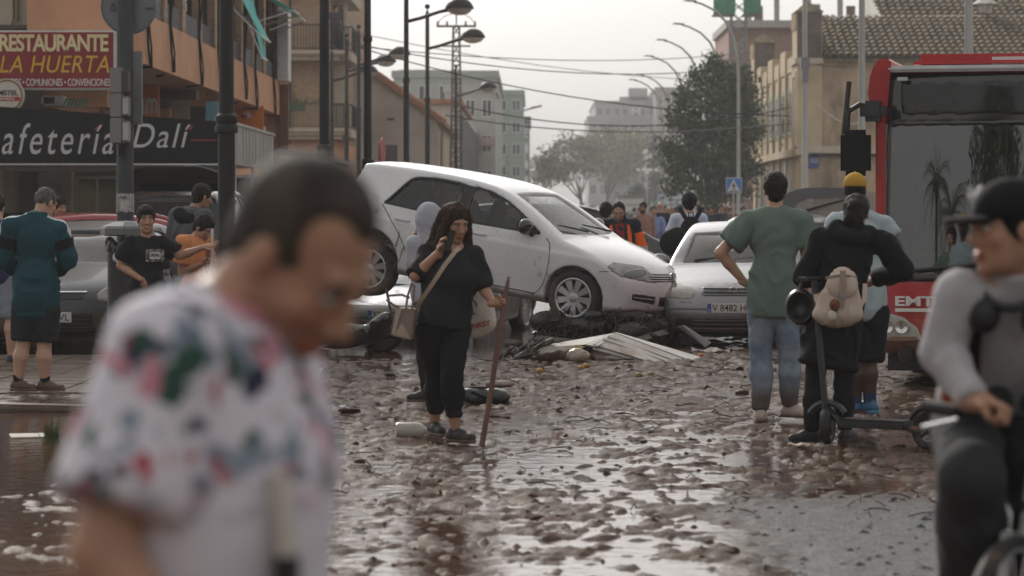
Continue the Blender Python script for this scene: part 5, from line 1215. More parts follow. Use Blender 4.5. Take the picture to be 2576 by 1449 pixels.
MB().lathe([(0, -.004), (.053, -.004)], n=24, axis='x').build('emblem_disc', TRIM, em_)
vw = MB()
for (ya, za, yb, zb3) in ((-.02, .042, 0, .004), (.02, .042, 0, .004), (-.042, .02, -.02, -.042), (.042, .02, .02, -.042), (-.02, -.042, 0, 0.0), (.02, -.042, 0, .0)): vw.tube([(.002, ya, za), (.002, yb, zb3)], .005, 5)
vw.build('emblem_letters', CHROME, em_)
G.pane('windscreen', gscreen, 'top', WSCREEN, -.02, .12); G.pane('rear_window', grear, 'top', TRIM, .004, .08)
G.pane('spoiler_gap', [(.30, -.62), (.30, .62), (.335, .62), (.335, -.62)], 'top', TRIM, .004, .08)
for y0 in (.55, -.1): MB().tube([(3.10, y0, 1.02), (3.02, y0-.25, 1.05), (2.95, y0-.5, 1.075)], [.014, .011, .008], 5).build('wiper', TRIM, G.root)
G.wheels(.215, .205, 9, 'wide', drop=-.115); G.seats(1.75, .95); G.dash(2.75, .98)
for sg in (-1, 1): G.mirror(2.72, 1.02, sg, M('mirror_black', (.02, .02, .022), r=.2, coat=.5), 1.05)
MB().box(.5, 3.9, -.55, .55, .17, .26).build('underbody', TRIM, G.root); MB().tube([(.74, -.7, .316), (.74, .7, .316)], .05).tube([(3.375, -.7, .316), (3.375, .7, .316)], .045).build('axle', TRIM, G.root)
MB().tube([(2.55, .02, 1.245), (2.6, .02, 1.19)], .01).cbox((2.6, .0, 1.17), (.03, .22, .07)).build('inner_mirror', TRIM, G.root)
rt = MB()
for i in range(70):                                                      # reeds caught in the rear arch and under the nose
    x, z = (random.gauss(1.05, .06), random.gauss(.55, .14)) if i < 35 else (random.gauss(4.0, .25), random.gauss(.24, .05)); y = -.86+random.uniform(-.05, .12)
    rt.tube([(x, y, z), (x+random.uniform(-.09, .09), y+random.uniform(-.06, .06), z-random.uniform(.03, .2))], .006, 3)
REED = M('caught_reeds', (.12, .09, .05), r=.9, var=.4)
tag(rt.build('caught_reeds', REED, G.root), kind='stuff')

def basic_car(name, label, loc, yaw, paint, kind='hatch', L=4.2, Hs=1.0, hw=.86, wr=.3, pitch=0, roll=0, h=.03, glassm=None, spokes=10, style='thin', group=None, pivot=None, lights=True, details=True, belt=(.96, .92), wheelmat=None, hollow=True):
    k = L/4.2
    if kind == 'hatch': pr_ = [(.02, .36), (0, .55), (.04, .82), (.12, .96), (.42, 1.28), (.55, 1.39), (1.2, 1.45), (1.8, 1.44), (2.2, 1.38), (2.6, 1.22), (3.0, .99), (3.4, .90), (3.85, .78), (4.08, .66), (4.19, .5), (4.17, .32)]
    elif kind == 'sedan': pr_ = [(.02, .36), (0, .55), (.03, .85), (.10, .93), (.50, .98), (.95, 1.26), (1.35, 1.40), (1.9, 1.42), (2.3, 1.36), (2.62, 1.21), (3.0, .98), (3.4, .89), (3.85, .78), (4.08, .68), (4.18, .52), (4.16, .30)]
    elif kind == 'mpv': pr_ = [(.02, .36), (0, .6), (.03, .95), (.18, 1.4), (.32, 1.55), (.9, 1.62), (1.9, 1.62), (2.4, 1.53), (2.9, 1.26), (3.25, 1.06), (3.6, .98), (3.95, .85), (4.13, .7), (4.2, .5), (4.17, .32)]
    else: pr_ = [(.02, .36), (0, .6), (.0, 1.2), (.06, 1.75), (.2, 1.85), (2.6, 1.86), (2.95, 1.8), (3.4, 1.3), (3.6, 1.12), (3.95, 1.0), (4.13, .8), (4.2, .5), (4.17, .32)]
    pr_ = smooth_poly([(x*k, .3+(z-.3)*Hs) for x, z in pr_], 2)
    zt = {'hatch': 1.33, 'sedan': 1.31, 'mpv': 1.5, 'van': 1.72}[kind]; zb_ = belt[0]
    def zz(z): return .3+(z-.3)*Hs
    if kind in ('hatch', 'sedan'):
        wf = [(1.82, .95), (1.84, zt), (2.1, zt-.01), (2.42, 1.2), (2.80, .945)]; wr_ = [(.95, .98), (1.15, zt-.07), (1.3, zt), (1.74, zt+.01), (1.74, .955)]; scx = [(2.30, -.52), (2.30, .52), (2.98, .62), (3.02, 0), (2.98, -.62)]; rex = [(.22, -.5), (.22, .5), (.46, .46), (.46, -.46)] if kind == 'hatch' else [(.62, -.5), (.62, .5), (1.05, .46), (1.05, -.46)]
    elif kind == 'mpv': wf = [(1.9, 1.0), (1.92, zt), (2.3, zt-.02), (2.65, 1.3), (3.05, 1.03)]; wr_ = [(.5, 1.03), (.62, zt-.06), (.8, zt), (1.8, zt+.02), (1.8, 1.0)]; scx = [(2.5, -.55), (2.5, .55), (3.2, .64), (3.25, 0), (3.2, -.64)]; rex = [(.08, -.55), (.08, .55), (.25, .5), (.25, -.5)]
    else: wf = [(2.5, 1.15), (2.5, 1.65), (2.85, 1.65), (3.2, 1.18)]; wr_ = [(1.3, 1.15), (1.3, 1.65), (2.35, 1.65), (2.35, 1.15)]; scx = [(2.98, -.6), (2.98, .6), (3.42, .66), (3.42, -.66)]; rex = None
    wf = [(x*k, zz(z)) for x, z in wf]; wr_ = [(x*k, zz(z)) for x, z in wr_]; scx = [(x*k, y) for x, y in scx]; rex = [(x*k, y) for x, y in rex] if rex else None
    c = Car(name, label, loc, yaw, L, hw, pr_, (.75*k, 3.35*k), wr, pitch, roll, h=h, paint=paint, belt=(zz(belt[0]), zz(belt[1])), glasszone=(.3*k, 3.05*k, .5), sidewins=(wf, wr_), wind=scx, rear=rex if kind != 'van' else None, group=group, pivot=pivot, plan_f=(.9, .22), hollow=hollow)
    gm = glassm or SIDEG; o_ = -.018 if hollow else .004
    for sg in (-1, 1):
        c.pane('window_front', wf, 'side', gm, o_, .14, sg); c.pane('window_rear', wr_, 'side', gm, o_, .14, sg)
        if details:
            c.line('window_seal', [wr_[0]]+wr_[1:-1]+wf[1:], sg, .025); c.line('window_seal', [wr_[0], wr_[-1], wf[0], wf[-1]], sg, .028)
            c.line('door_gap', [(1.78*k, zz(.93)), (1.8*k, .6), (1.7*k, .3)], sg); c.line('door_gap', [(2.84*k, zz(.9)), (2.95*k, .8), (2.93*k, .45), (2.8*k, .27)], sg); c.line('door_gap', [(.93*k, zz(.95)), (1.05*k, .7), (1.2*k, .4), (1.3*k, .28), (1.7*k, .27)], sg)
            for x in (1.05*k, 2.0*k): MB().box(x-.02, x+.17, -.012, .012, zz(.83), zz(.83)+.025).build('door_handle', paint, c.root, bevel=.008).location = (0, sg*(c.side_y(x, zz(.84))+.02), 0)
    c.pane('windscreen', scx, 'top', WSCREEN if not glassm else glassm, o_, .16)
    if rex: c.pane('rear_window', rex, 'top', gm, o_, .12)
    c.wheels(.2, .19, spokes, style, mat=wheelmat); 
    if hollow: c.seats(1.75*k, .95*k, .5); c.dash(2.62*k, zz(.95))
    MB().box(.4, L-.4, -hw+.3, hw-.3, .17, .25).build('underbody', TRIM, c.root)
    return c
# ---------- silver saloon facing us
SILVER = M('silver_paint', (.21, .21, .22), r=.3, m=.5, var=.05, coat=.5, mud=.2, mudz=(.40, .12))
ox, oy = WX(1842, 31.7), 31.7
O = basic_car('silver_car', 'muddy silver car facing the camera, bonnet touching the white hatchback', (ox, oy, 0), facing(-.12, -1), SILVER, 'hatch', 4.1, .985, .855, .3, h=.02, pivot=(4.1, 0, .06), pitch=R(1), belt=(.95, .93))
for sg in (-1, 1):
    O.patch('headlight', lambda X, Y, Z, sg=sg: np.maximum(poly_sd([(.47, .60), (.42, .66), (.46, .735), (.62, .775), (.80, .79), (.86, .70), (.84, .60)], sg*Y, Z)+0*X, 3.45-X), ((3.4, -.9 if sg < 0 else .35, .5), (4.2, -.35 if sg < 0 else .9, .85)), M('silver_headlight', (.24, .22, .19), r=.15, var=.35, vs=7, coat=.5, mud=.2), .014, .006)
    O.line('bumper_gap', [(3.5, .55), (3.75, .57), (3.95, .57)], sg)
    O.mirror(2.68, .99, sg, SILVER, .95)
    MB().tube([(2.86, sg*.2-.3, 1.0), (2.78, sg*.2+.05, 1.04), (2.74, sg*.2+.25, 1.06)], [.014, .011, .008], 5).build('wiper', TRIM, O.root)
def front_bar(c, name, y0, y1, z0, z1, mat, proud=.006, h=.012, deep=.03): return c.patch(name, lambda X, Y, Z: np.maximum(np.maximum(np.maximum(y0-Y, Y-y1), np.maximum(z0-Z, Z-z1))+0*X, c.L-.75-X), ((c.L-.75, y0-.05, z0-.04), (c.L+.08, y1+.05, z1+.04)), mat, h, proud, deep)
front_bar(O, 'grille', -.36, .36, .645, .735, TRIM)
for z in (.655, .69, .725): front_bar(O, 'grille_bar', -.34, .34, z-.006, z+.006, SILVER, .014, .008)
front_bar(O, 'bumper_strip', -.72, .72, .485, .52, M('grey_strip', (.17, .17, .175), r=.5, mud=.2), .014)
front_bar(O, 'lower_intake', -.56, .56, .295, .40, TRIM, .004)
for z in (.325, .37): front_bar(O, 'intake_slat', -.45, .45, z-.006, z+.006, SILVER, .012, .008)
front_bar(O, 'bumper_lip', -.68, .68, .215, .285, SILVER, .02)
for sg in (-1, 1): front_bar(O, 'fog_recess', *(sorted((sg*.45, sg*.66))), .30, .40, TRIM, .008)
O.plate('V 8482 HC', -.02, .515)
P_ = O.project(np.array([[4.3, 0, .70]]), (-1, 0, 0))[0]; eo = thing('emblem', None, None); eo.parent = O.root; eo.location = (P_[0]+.03, 0, .695)
MB().lathe([(.040, 0), (.048, .005), (.050, 0), (.046, -.008)], n=24, axis='x').build('emblem_ring', CHROME, eo, smooth=True)
MB().prism([(-.062, .010), (-.01, .012), (.012, .0), (.062, -.010), (.01, -.012), (-.012, 0)], 0, .008, 'x').build('emblem_bolt', CHROME, eo)
# ---------- wreck below the white hatchback
GRAPH = M('graphite_paint', (.10, .105, .11), r=.3, m=.4, var=.1, coat=.5, mud=.3, mudz=(.42, .14))
U = basic_car('crushed_car', 'dark crushed car carrying the white hatchback on its bonnet', (WX(965, 34.2), 34.15, -.17), facing(-.30, -1), GRAPH, 'hatch', 4.0, .60, .85, .30, h=.025, pivot=(4.0, 0, 0), hollow=False, spokes=14, pitch=R(2.2), belt=(1.1, 1.05))
front_bar(U, 'grille', -.62, .62, .40, .56, TRIM, .006); front_bar(U, 'lower_intake', -.42, .42, .24, .38, TRIM, .005)
for sg in (-1, 1):
    front_bar(U, 'fog_recess', *(sorted((sg*.47, sg*.76))), .24, .42, TRIM, .007); e_ = MB().lathe([(0, .02), (.05, .015), (.055, 0)], n=16, axis='x').build('fog_light', LAMPG, U.root); q_ = U.project(np.array([[4.1, sg*.6, .33]]), (-1, 0, 0))[0]; e_.location = (q_[0]+.008, sg*.6, .33)
front_bar(U, 'chrome_edge', -.45, .45, .215, .235, CHROME, .016)
U.plate('3278 FTK', .06, .46)
# ---------- cars on the left pavement
DG = M('dark_grey_paint', (.04, .044, .05), r=.4, m=.3, var=.1, coat=.15, mud=.14, mudz=(.45, .12))
I = basic_car('grey_hatchback', 'dark grey hatchback with a muddy bonnet parked by the jacketed man', (WX(119, 30.3), 30.3, -.02), facing(-.06, -1), DG, 'hatch', 4.2, 1.0, .885, .31, h=.02, pivot=(4.2, 0, 0), belt=(.97, .93))
for sg in (-1, 1):
    I.patch('headlight', lambda X, Y, Z, sg=sg: np.maximum(poly_sd([(.50, .60), (.48, .66), (.60, .80), (.74, .88), (.82, .83), (.86, .70), (.80, .60), (.62, .565)], sg*Y, Z)+0*X, 3.3-X), ((3.3, -.92 if sg < 0 else .4, .5), (4.25, -.4 if sg < 0 else .92, .95)), M('grey_headlight', (.17, .165, .155), r=.14, var=.5, vs=6, coat=.6, mud=.12), .014, .007)
    front_bar(I, 'bumper_crease', *(sorted((sg*.50, sg*.84))), .40, .415, CHROME if False else DG, .02, .01)
    I.mirror(2.68, 1.0, sg, DG, 1.1)
front_bar(I, 'grille', -.36, .36, .605, .68, TRIM); front_bar(I, 'grille_chrome', -.38, .38, .68, .70, CHROME, .016, .009)
front_bar(I, 'lower_intake', -.46, .46, .24, .47, TRIM)
for z in (.27, .31, .35, .39): front_bar(I, 'intake_slat', -.44, .44, z, z+.012, DG, .010, .008)
I.plate('7283 GVL', .0, .425)
REDP = M('red_paint', (.30, .018, .028), r=.25, var=.06, coat=.7, mud=.12, mudz=(.45, .12))
K = basic_car('red_hatchback', 'red hatchback standing between the grey car and the litter bin', (WX(190, 35.2), 35.6, .05), facing(-.93, -.36), REDP, 'hatch', 4.1, 1.02, .86, .3, h=.03, pivot=(1.5, 0, 0), glassm=DUSTG, belt=(.98, .94))
for sg in (-1, 1): K.patch('tail_light', lambda X, Y, Z, sg=sg: np.maximum(poly_sd([(.0, .80), (.0, .92), (.32, .90), (.38, .84), (.2, .80)], X, Z)+0*Y, .4-sg*Y), ((-.1, -.9 if sg < 0 else .3, .7), (.5, -.3 if sg < 0 else .9, 1.0)), TAILR, .02)
K.patch('roof_spoiler', lambda X, Y, Z: np.maximum(np.maximum(np.abs(Y)-.5, np.abs(X-.52)-.16), 1.3-Z), ((.2, -.6, 1.2), (.8, .6, 1.6)), REDP, .02, .05, .02)
BLKP = M('black_paint', (.008, .008, .009), r=.25, var=.2, coat=.3, mud=.04)
N = basic_car('black_van', 'large black vehicle with its tailgate swung up under the cafe canopy', (WX(395, 41), 42.5, .12), facing(.10, 1), BLKP, 'mpv', 4.6, 1.12, .96, .33, h=.035, pivot=(0, 0, 0), glassm=PRIVG)
tgv = N.pane('tailgate', [(-.78, 0), (-.62, .28), (-.3, .42), (.3, .42), (.62, .28), (.78, 0), (.74, -.75), (-.74, -.75)], 'back', BLKP, .0, .15) if False else None
tg = MB().prism([(-.84, 0), (-.80, .35), (-.66, .62), (-.40, .78), (.40, .78), (.66, .62), (.80, .35), (.84, 0)], 0, .07, 'x').build('tailgate', BLKP, N.root, bevel=.02); tg.location = (.28, 0, 1.70); tg.rotation_euler = (0, R(-28), 0); tg.scale = (1, 1, .55)
MB().box(-.02, .0, -.62, .62, .95, 1.55).build('dark_boot', DARK, N.root)
ROOF2 = M('darkblue_paint', (.03, .034, .042), r=.2, m=.3, coat=.6, mud=.1)
B1 = basic_car('dark_estate', 'dark car whose roof shows behind the white hatchback bonnet', (WX(1450, 44), 44.2, 0), facing(1, .12), ROOF2, 'mpv', 4.5, 1.04, .88, .32, h=.04, glassm=PRIVG, details=False)
B2 = basic_car('open_boot_car', 'silver car with its dark tailgate standing open beside the bus', (WX(2090, 41), 41.5, 0), facing(.05, 1), SILVER, 'hatch', 4.3, 1.0, .87, .31, h=.035, pivot=(0, 0, 0), glassm=PRIVG)
tgb = thing('tailgate', None, None); tgb.parent = B2.root; tgb.location = (.50, 0, 1.42); tgb.rotation_euler = (0, R(10), 0)
TGP = M('tailgate_grey', (.035, .038, .045), r=.3, coat=.4, mud=.2)
ov = lambda rx, ry, z0, n=24: [(rx*math.copysign(abs(math.cos(a))**.6, math.cos(a)), z0+ry*math.copysign(abs(math.sin(a))**.7, math.sin(a))) for a in np.linspace(0, 2*math.pi, n, endpoint=False)]
o1, i1 = ov(.66, .34, .12), ov(.46, .19, .12)
f_ = MB(); n = len(o1)
f_.v = [(x_, p[0], p[1]) for x_ in (-.06, .02) for p in o1]+[(x_, p[0], p[1]) for x_ in (-.06, .02) for p in i1]
f_.f = [(i, (i+1) % n, 2*n+(i+1) % n, 2*n+i) for i in range(n)]+[(n+i, 3*n+i, 3*n+(i+1) % n, n+(i+1) % n) for i in range(n)]+[(i, n+i, n+(i+1) % n, (i+1) % n) for i in range(n)]+[(2*n+i, 2*n+(i+1) % n, 3*n+(i+1) % n, 3*n+i) for i in range(n)]
f_.build('tailgate_frame', TGP, tgb, smooth=True)
MB().prism(i1, -.03, -.02, 'x').build('tailgate_glass', glass('misty_glass', .8, .5, .1), tgb)
MB().tube([(-.09, -.40, .30), (-.10, -.1, .22), (-.08, .32, .10)], [.012, .018, .022], 6).build('rear_wiper', TRIM, tgb)
MB().tube([(.0, -.62, .0), (.35, -.6, -.35)], .016).tube([(.0, .62, .0), (.35, .6, -.35)], .016).build('gas_strut', TRIM, tgb)
MB().box(-.02, .12, -.55, .55, .85, 1.28).build('boot_opening', DARK, B2.root); MB().cbox((-.02, .55, .95), (.06, .2, .2)).build('tail_light', TAILR, B2.root); MB().cbox((-.02, -.55, .95), (.06, .2, .2)).build('tail_light', TAILR, B2.root)
B3 = basic_car('white_saloon', 'white car with dark roof parked behind the man in green', (WX(1925, 49), 49, 0), facing(-.5, -1), M('white_paint_b', (.6, .6, .6), r=.3, coat=.5, mud=.15), 'hatch', 4.2, 1.05, .87, .31, h=.045, glassm=PRIVG, details=False)
B4 = basic_car('white_van', 'white van parked far down the street before the hazy trees', (WX(1524, 190), 190, 0), facing(-.4, -1), M('white_paint_b'), 'van', 4.6, 1.0, .95, .33, h=.06, details=False, glassm=PRIVG)
B5 = basic_car('pale_car', 'pale car with muddy roof standing between the two walkers in the middle distance', (WX(1985, 60), 60, 0), facing(1, -.2), SILVER, 'sedan', 4.3, 1.0, .87, .31, h=.05, details=False, glassm=PRIVG)

# ------------------------------------------------------------------ city bus
BUSR = M('bus_red', (.42, .014, .022), r=.25, var=.06, coat=.6, mud=.1, mudz=(.5, .15)); BUSK = M('bus_black', (.010, .010, .011), r=.12, var=.2, coat=.7)
bus = thing('city_bus', 'red city bus with a tall dark windscreen and black mirrors', 'bus', (WX(2197, 24.7), 24.7, 0), rz=R(-13))
# local frame: x to the picture's right from the near corner, y backwards, z up
BW, BL, BH = 2.55, 12.0, 2.79
def bus_d(X, Y, Z, r=.14):
    q = [np.abs(X-BW/2)-(BW/2-r)+0*Y+0*Z, np.abs(Y-BL/2)-(BL/2-r)+0*X+0*Z, np.abs(Z-(BH+.28)/2)-((BH-.28)/2-r)+0*X+0*Y]
    bow = .10*(np.abs(X-BW/2)/(BW/2))**2
    q[1] = np.abs(Y-BL/2-bow*.5*(Y < 2))-(BL/2-r)+bow*.5*(Y < 2)+.10*np.clip((Z-1.0)/1.9, 0, 1)*(Y < 2)+0*X
    return np.sqrt(sum(np.maximum(a, 0)**2 for a in q))+np.minimum(np.maximum(np.maximum(q[0], q[1]), q[2]), 0)-r
h = .04; lo = np.array([-.08, -.08, .2]); nn = np.ceil((np.array([BW+.08, 3.2, BH+.08])-lo)/h).astype(int)+1
X, Y, Z = np.meshgrid(*[lo[i]+h*np.arange(nn[i]) for i in range(3)], indexing='ij', sparse=True)
D = bus_d(X, Y, Z)
D = smax(D, -np.maximum(np.maximum(np.abs(X-BW/2)-BW/2+.12, np.abs(Z-1.64)-.65), np.maximum(Y-2.9, .02-Y*0-1)), .02)   # cab behind the windscreen
D = np.maximum(D, Y-3.1)
v, q = surfnet(D.astype(np.float32), lo, h); link('body', mesh('body', v, q, True), BUSR, bus)
bx('rear_body', BUSR, bus, .0, BW, 3.05, BL, .3, BH-.02, bevel=.1, world=False)
for i in range(6): bx('side_window', GLASSD, bus, -.006, .004, 3.2+i*1.4, 4.5+i*1.4, 1.0, 2.25, bevel=0, world=False)
bx('side_door', GLASSD, bus, -.03, -.008, 1.0, 2.2, .35, 2.25, world=False)
def bus_patch(name, fn, box_, mat, hh=.02, proud=.008, deep=.03, parent=None):
    lo, hi = np.array(box_[0], float), np.array(box_[1], float); n = np.ceil((hi-lo)/hh).astype(int)+1
    X, Y, Z = np.meshgrid(*[lo[i]+hh*np.arange(n[i]) for i in range(3)], indexing='ij', sparse=True)
    d = bus_d(X, Y, Z); v, q = surfnet(np.maximum(np.maximum(d-proud, -d-deep), fn(X, Y, Z)).astype(np.float32), lo, hh)
    return link(name, mesh(name, v, q, True), mat, parent or bus)
bus_patch('destination_box', lambda X, Y, Z: np.maximum(np.maximum(.08-X, X-BW+.08), np.maximum(2.30-Z, Z-2.735))+0*Y+np.maximum(Y-.4, 0), ((0, -.1, 2.25), (BW, .5, 2.8)), BUSK, .02, .010)
dd_ = bus_patch('destination_panel', lambda X, Y, Z: np.maximum(np.maximum(.22-X, X-BW+.22), np.maximum(2.36-Z, Z-2.66))+0*Y+np.maximum(Y-.4, 0), ((.1, -.1, 2.3), (BW-.1, .5, 2.75)), M('display_black', (.014, .014, .015), r=.05), .02, .014)
bus_patch('cab_frame', lambda X, Y, Z: np.maximum(np.maximum(np.maximum(.09-X, X-BW+.09), np.maximum(.92-Z, Z-2.33)), -np.maximum(np.maximum(.14-X, X-BW+.14), np.maximum(1.0-Z, Z-2.27)))+0*Y+np.maximum(Y-.4, 0), ((0, -.1, .85), (BW, .5, 2.38)), BUSK, .02, .012)
BUSG = glass('bus_glass', .35, .02, .012, (.85, .95, 1), 2.15)
wx_, wz_ = np.meshgrid(np.linspace(.125, BW-.125, 40), np.linspace(.99, 2.285, 24)); WP = np.stack([wx_.ravel(), np.full(wx_.size, -.12), wz_.ravel()], 1)
for _ in range(50): WP[:, 1] += .7*np.clip(bus_d(WP[:, 0], WP[:, 1], WP[:, 2]), -.05, .2)
WP[:, 1] -= .004; wi_ = np.arange(960).reshape(24, 40); wm_ = mesh('windscreen', WP, np.stack([wi_[:-1, :-1].ravel(), wi_[:-1, 1:].ravel(), wi_[1:, 1:].ravel(), wi_[1:, :-1].ravel()], 1), True)
link('windscreen', wm_, BUSG, bus)
bus_patch('front_skirt_panel', lambda X, Y, Z: np.maximum(poly_sd([(.60, .96), (.20, .99), (.05, .99), (.05, 1.0), (BW-.05, 1.0), (BW-.05, .99), (2.2, .96), (1.9, .70), (1.0, .70)], X, Z)+0*Y, Y-.4), ((0, -.1, .65), (BW, .5, 1.1)), BUSK, .02, .012)
MB().tube([(.35, -.05, 1.02), (.9, -.08, 1.08), (1.35, -.06, 1.25)], [.02, .016, .01], 6).build('wiper', TRIM, bus)
for sg in (0, 1):
    fx = (lambda X: X) if not sg else (lambda X: BW-X)
    hl = bus_patch('headlight', lambda X, Y, Z: np.maximum(poly_sd([(.0, .42), (.0, .62), (.10, .655), (.25, .62), (.38, .52), (.42, .42), (.2, .40)], fx(X), Z)+0*Y, Y-.45), ((-.05 if not sg else BW-.5, -.1, .36), (.5 if not sg else BW+.05, .5, .7)), M('bus_headlight', (.38, .37, .33), r=.12, var=.35, vs=9, coat=.7), .016, .014)
    for cx_ in (.11, .24):
        e_ = MB().lathe([(.02, -.02), (.055, -.028), (.06, -.012), (.02, -.012)], n=18, axis='y').build('lamp_ring', CHROME, hl, smooth=True); e_.location = ((cx_ if not sg else BW-cx_), .012+.09*(1-cx_*2), .53)
    MB().cbox((0, 0, 0), (.24, .02, .035)).build('indicator', M('amber_lens', (.22, .13, .08), r=.2), hl).location = ((.25 if not sg else BW-.25), .035, .43)
    MB().lathe([(0, -.02), (.06, -.02), (.068, .0), (.07, .03)], n=20, axis='y').build('fog_light', TRIM, bus, smooth=True).location = ((.28 if not sg else BW-.28), .015, .295)
    MB().box(.015, .10, -.02, .06, .97, 2.82).build('corner_post', BUSR, bus, bevel=.03).location = ((0 if not sg else BW-.115), .03, 0)
letters('EMT', .19, .53, .715, .80, -.012, WHITE_T, bus, world=False, bold=.03); bx('underline', WHITE_T, bus, .19, .53, -.012, -.006, .665, .695, world=False)
bx('number_lamp', M('lamp_white', (.5, .5, .45), r=.3), bus, .20, .29, .05, .075, 2.67, 2.70, world=False)
bx('roof_pod', BUSR, bus, .32, 2.0, .25, 3.0, BH-.03, BH+.12, bevel=.06, world=False); bx('roof_unit', WHITEM, bus, .98, 2.45, .3, 5, BH-.02, BH+.11, bevel=.02, world=False)
bx('roof_edge', M('bus_white', (.55, .55, .56), r=.35, coat=.4), bus, .10, BW-.1, .055, .5, BH-.045, BH+.010, bevel=.02, world=False)
MB().prism([(.10, 2.30), (.115, 2.46), (.15, 2.86), (.06, 2.87), (.0, 2.82), (-.04, 2.70), (-.055, 2.56), (-.02, 2.32)], .05, 2.4).build('shoulder_cowl', BUSR, bus, bevel=.02)
bx('dashboard', TRIM, bus, .15, BW-.15, .25, .8, .9, 1.08, world=False); bx('driver_seat', SEATM, bus, 1.75, 2.25, 1.2, 1.4, .9, 1.75, bevel=.05, world=False)
bx('cab_partition', TRIM, bus, .2, 2.4, 2.82, 2.88, .9, 2.1, world=False); bx('yellow_rail', M('rail_yellow', (.55, .36, .03), r=.5), bus, .3, .75, .5, .54, 1.14, 1.18, world=False)
bx('dark_underside', TRIM, bus, .1, BW-.1, .25, 4, .14, .3, world=False)
for sg in (0, 1):
    e = thing('wheel', None, None); e.parent = bus; e.location = (.22 if not sg else BW-.22, 2.6, .48); e.rotation_euler = (0, 0, R(90)); ty, rm, dk = wheel_meshes(.48, .29, .28, 8, 'wide'); e.rotation_euler = (0, 0, math.pi/2)
    link('tyre', ty, RUBBER, e); link('rim', rm, GREYM, e)
mr_ = thing('mirror_arm', None, None); mr_.parent = bus
MB().tube([(.02, .05, 2.42), (-.12, -.05, 2.46), (-.21, -.10, 2.40), (-.22, -.10, 2.22)], .028, 8).tube([(-.20, -.08, 2.66), (-.245, -.1, 2.2)], .024, 6).build('arm', TRIM, mr_, smooth=True)
MB().box(-.27, -.01, -.18, -.04, 1.84, 2.24).build('mirror_head', M('mirror_matt', (.008, .008, .009), r=.6, spec=.2), mr_, bevel=.045); MB().box(-.10, .12, -.2, .0, 2.31, 2.49).build('upper_mirror', M('mirror_housing', (.02, .021, .026), r=.5), mr_, bevel=.045)
# ------------------------------------------------------------------ people
def skin(name, c): return M('skin_'+name, c, r=.48, var=.10, vs=14, attr='tint', bump=.06, bs=120, spec=.35)
SK_L, SK_M, SK_T, SK_D = skin('light', (.50, .30, .22)), skin('medium', (.40, .225, .15)), skin('tan', (.30, .16, .10)), skin('dark', (.07, .042, .03))
def cloth(name, c=None, var=.10, vs=5, **k): return M('cloth_'+name, c, r=.9, var=var, vs=vs, bump=.18, bs=90, spec=.2, **k)
def hairm(name, c): return M('hair_'+name, c, r=.7, var=.5, vs=30, stretch=(1, 1, .12), bump=.6, bs=60, spec=.25)
H_BLK, H_BRN, H_DK, H_GR, H_BLD = hairm('black', (.010, .009, .009)), hairm('brown', (.035, .016, .010)), hairm('dark', (.018, .013, .010)), hairm('grey', (.10, .095, .09)), hairm('blond', (.26, .17, .08))
EYEW, IRIS = M('eye_white', (.55, .53, .50), r=.2), M('iris_dark', (.015, .010, .008), r=.15)
def v3(*a): return np.array(a, float)
def nrm(a): a = np.asarray(a, float); return a/(np.linalg.norm(a)+1e-9)
def add_hand(s, w, d, n, t, q, curl, thumb=.5, spread=.02):
    "palm, four unequal bent fingers and a thumb leaving the side of the palm"
    d, n, t = nrm(d), nrm(n), nrm(t); Rm = np.stack([t, n, d])
    s.cone(w-d*.03*q, w+d*.03*q, .027*q, .030*q, .012)
    s.ell(w+d*.055*q, (.041*q, .017*q, .050*q), Rm, .012)
    s.ell(w+d*.032*q+t*.022*q+n*.008*q, (.02*q, .016*q, .032*q), Rm, .01)
    for i, L in enumerate((.074, .083, .077, .060)):
        p = w+d*(.098-.004*abs(i-1))*q+t*(.031-.0205*i)*q; a = 0
        dd = nrm(d+t*spread*(1.5-i))
        for k, (fr, c) in enumerate(zip((.46, .30, .24), curl)):
            a += R(c*(1+.06*i)); e = p+(dd*math.cos(a)+n*math.sin(a))*L*fr*q
            s.cone(p, e, (.0095-.0009*k)*q, (.0088-.0010*k)*q, .003); p = e
    p = w+d*.030*q+t*.032*q; dd = nrm(t*.8+d*.75+n*.5*thumb); e = p+dd*.042*q; s.cone(p, e, .0135*q, .0115*q, .006)
    dd2 = nrm(t*(.5-.9*thumb)+d*.8+n*1.0*thumb); s.cone(e, e+dd2*.034*q, .0112*q, .009*q, .003)

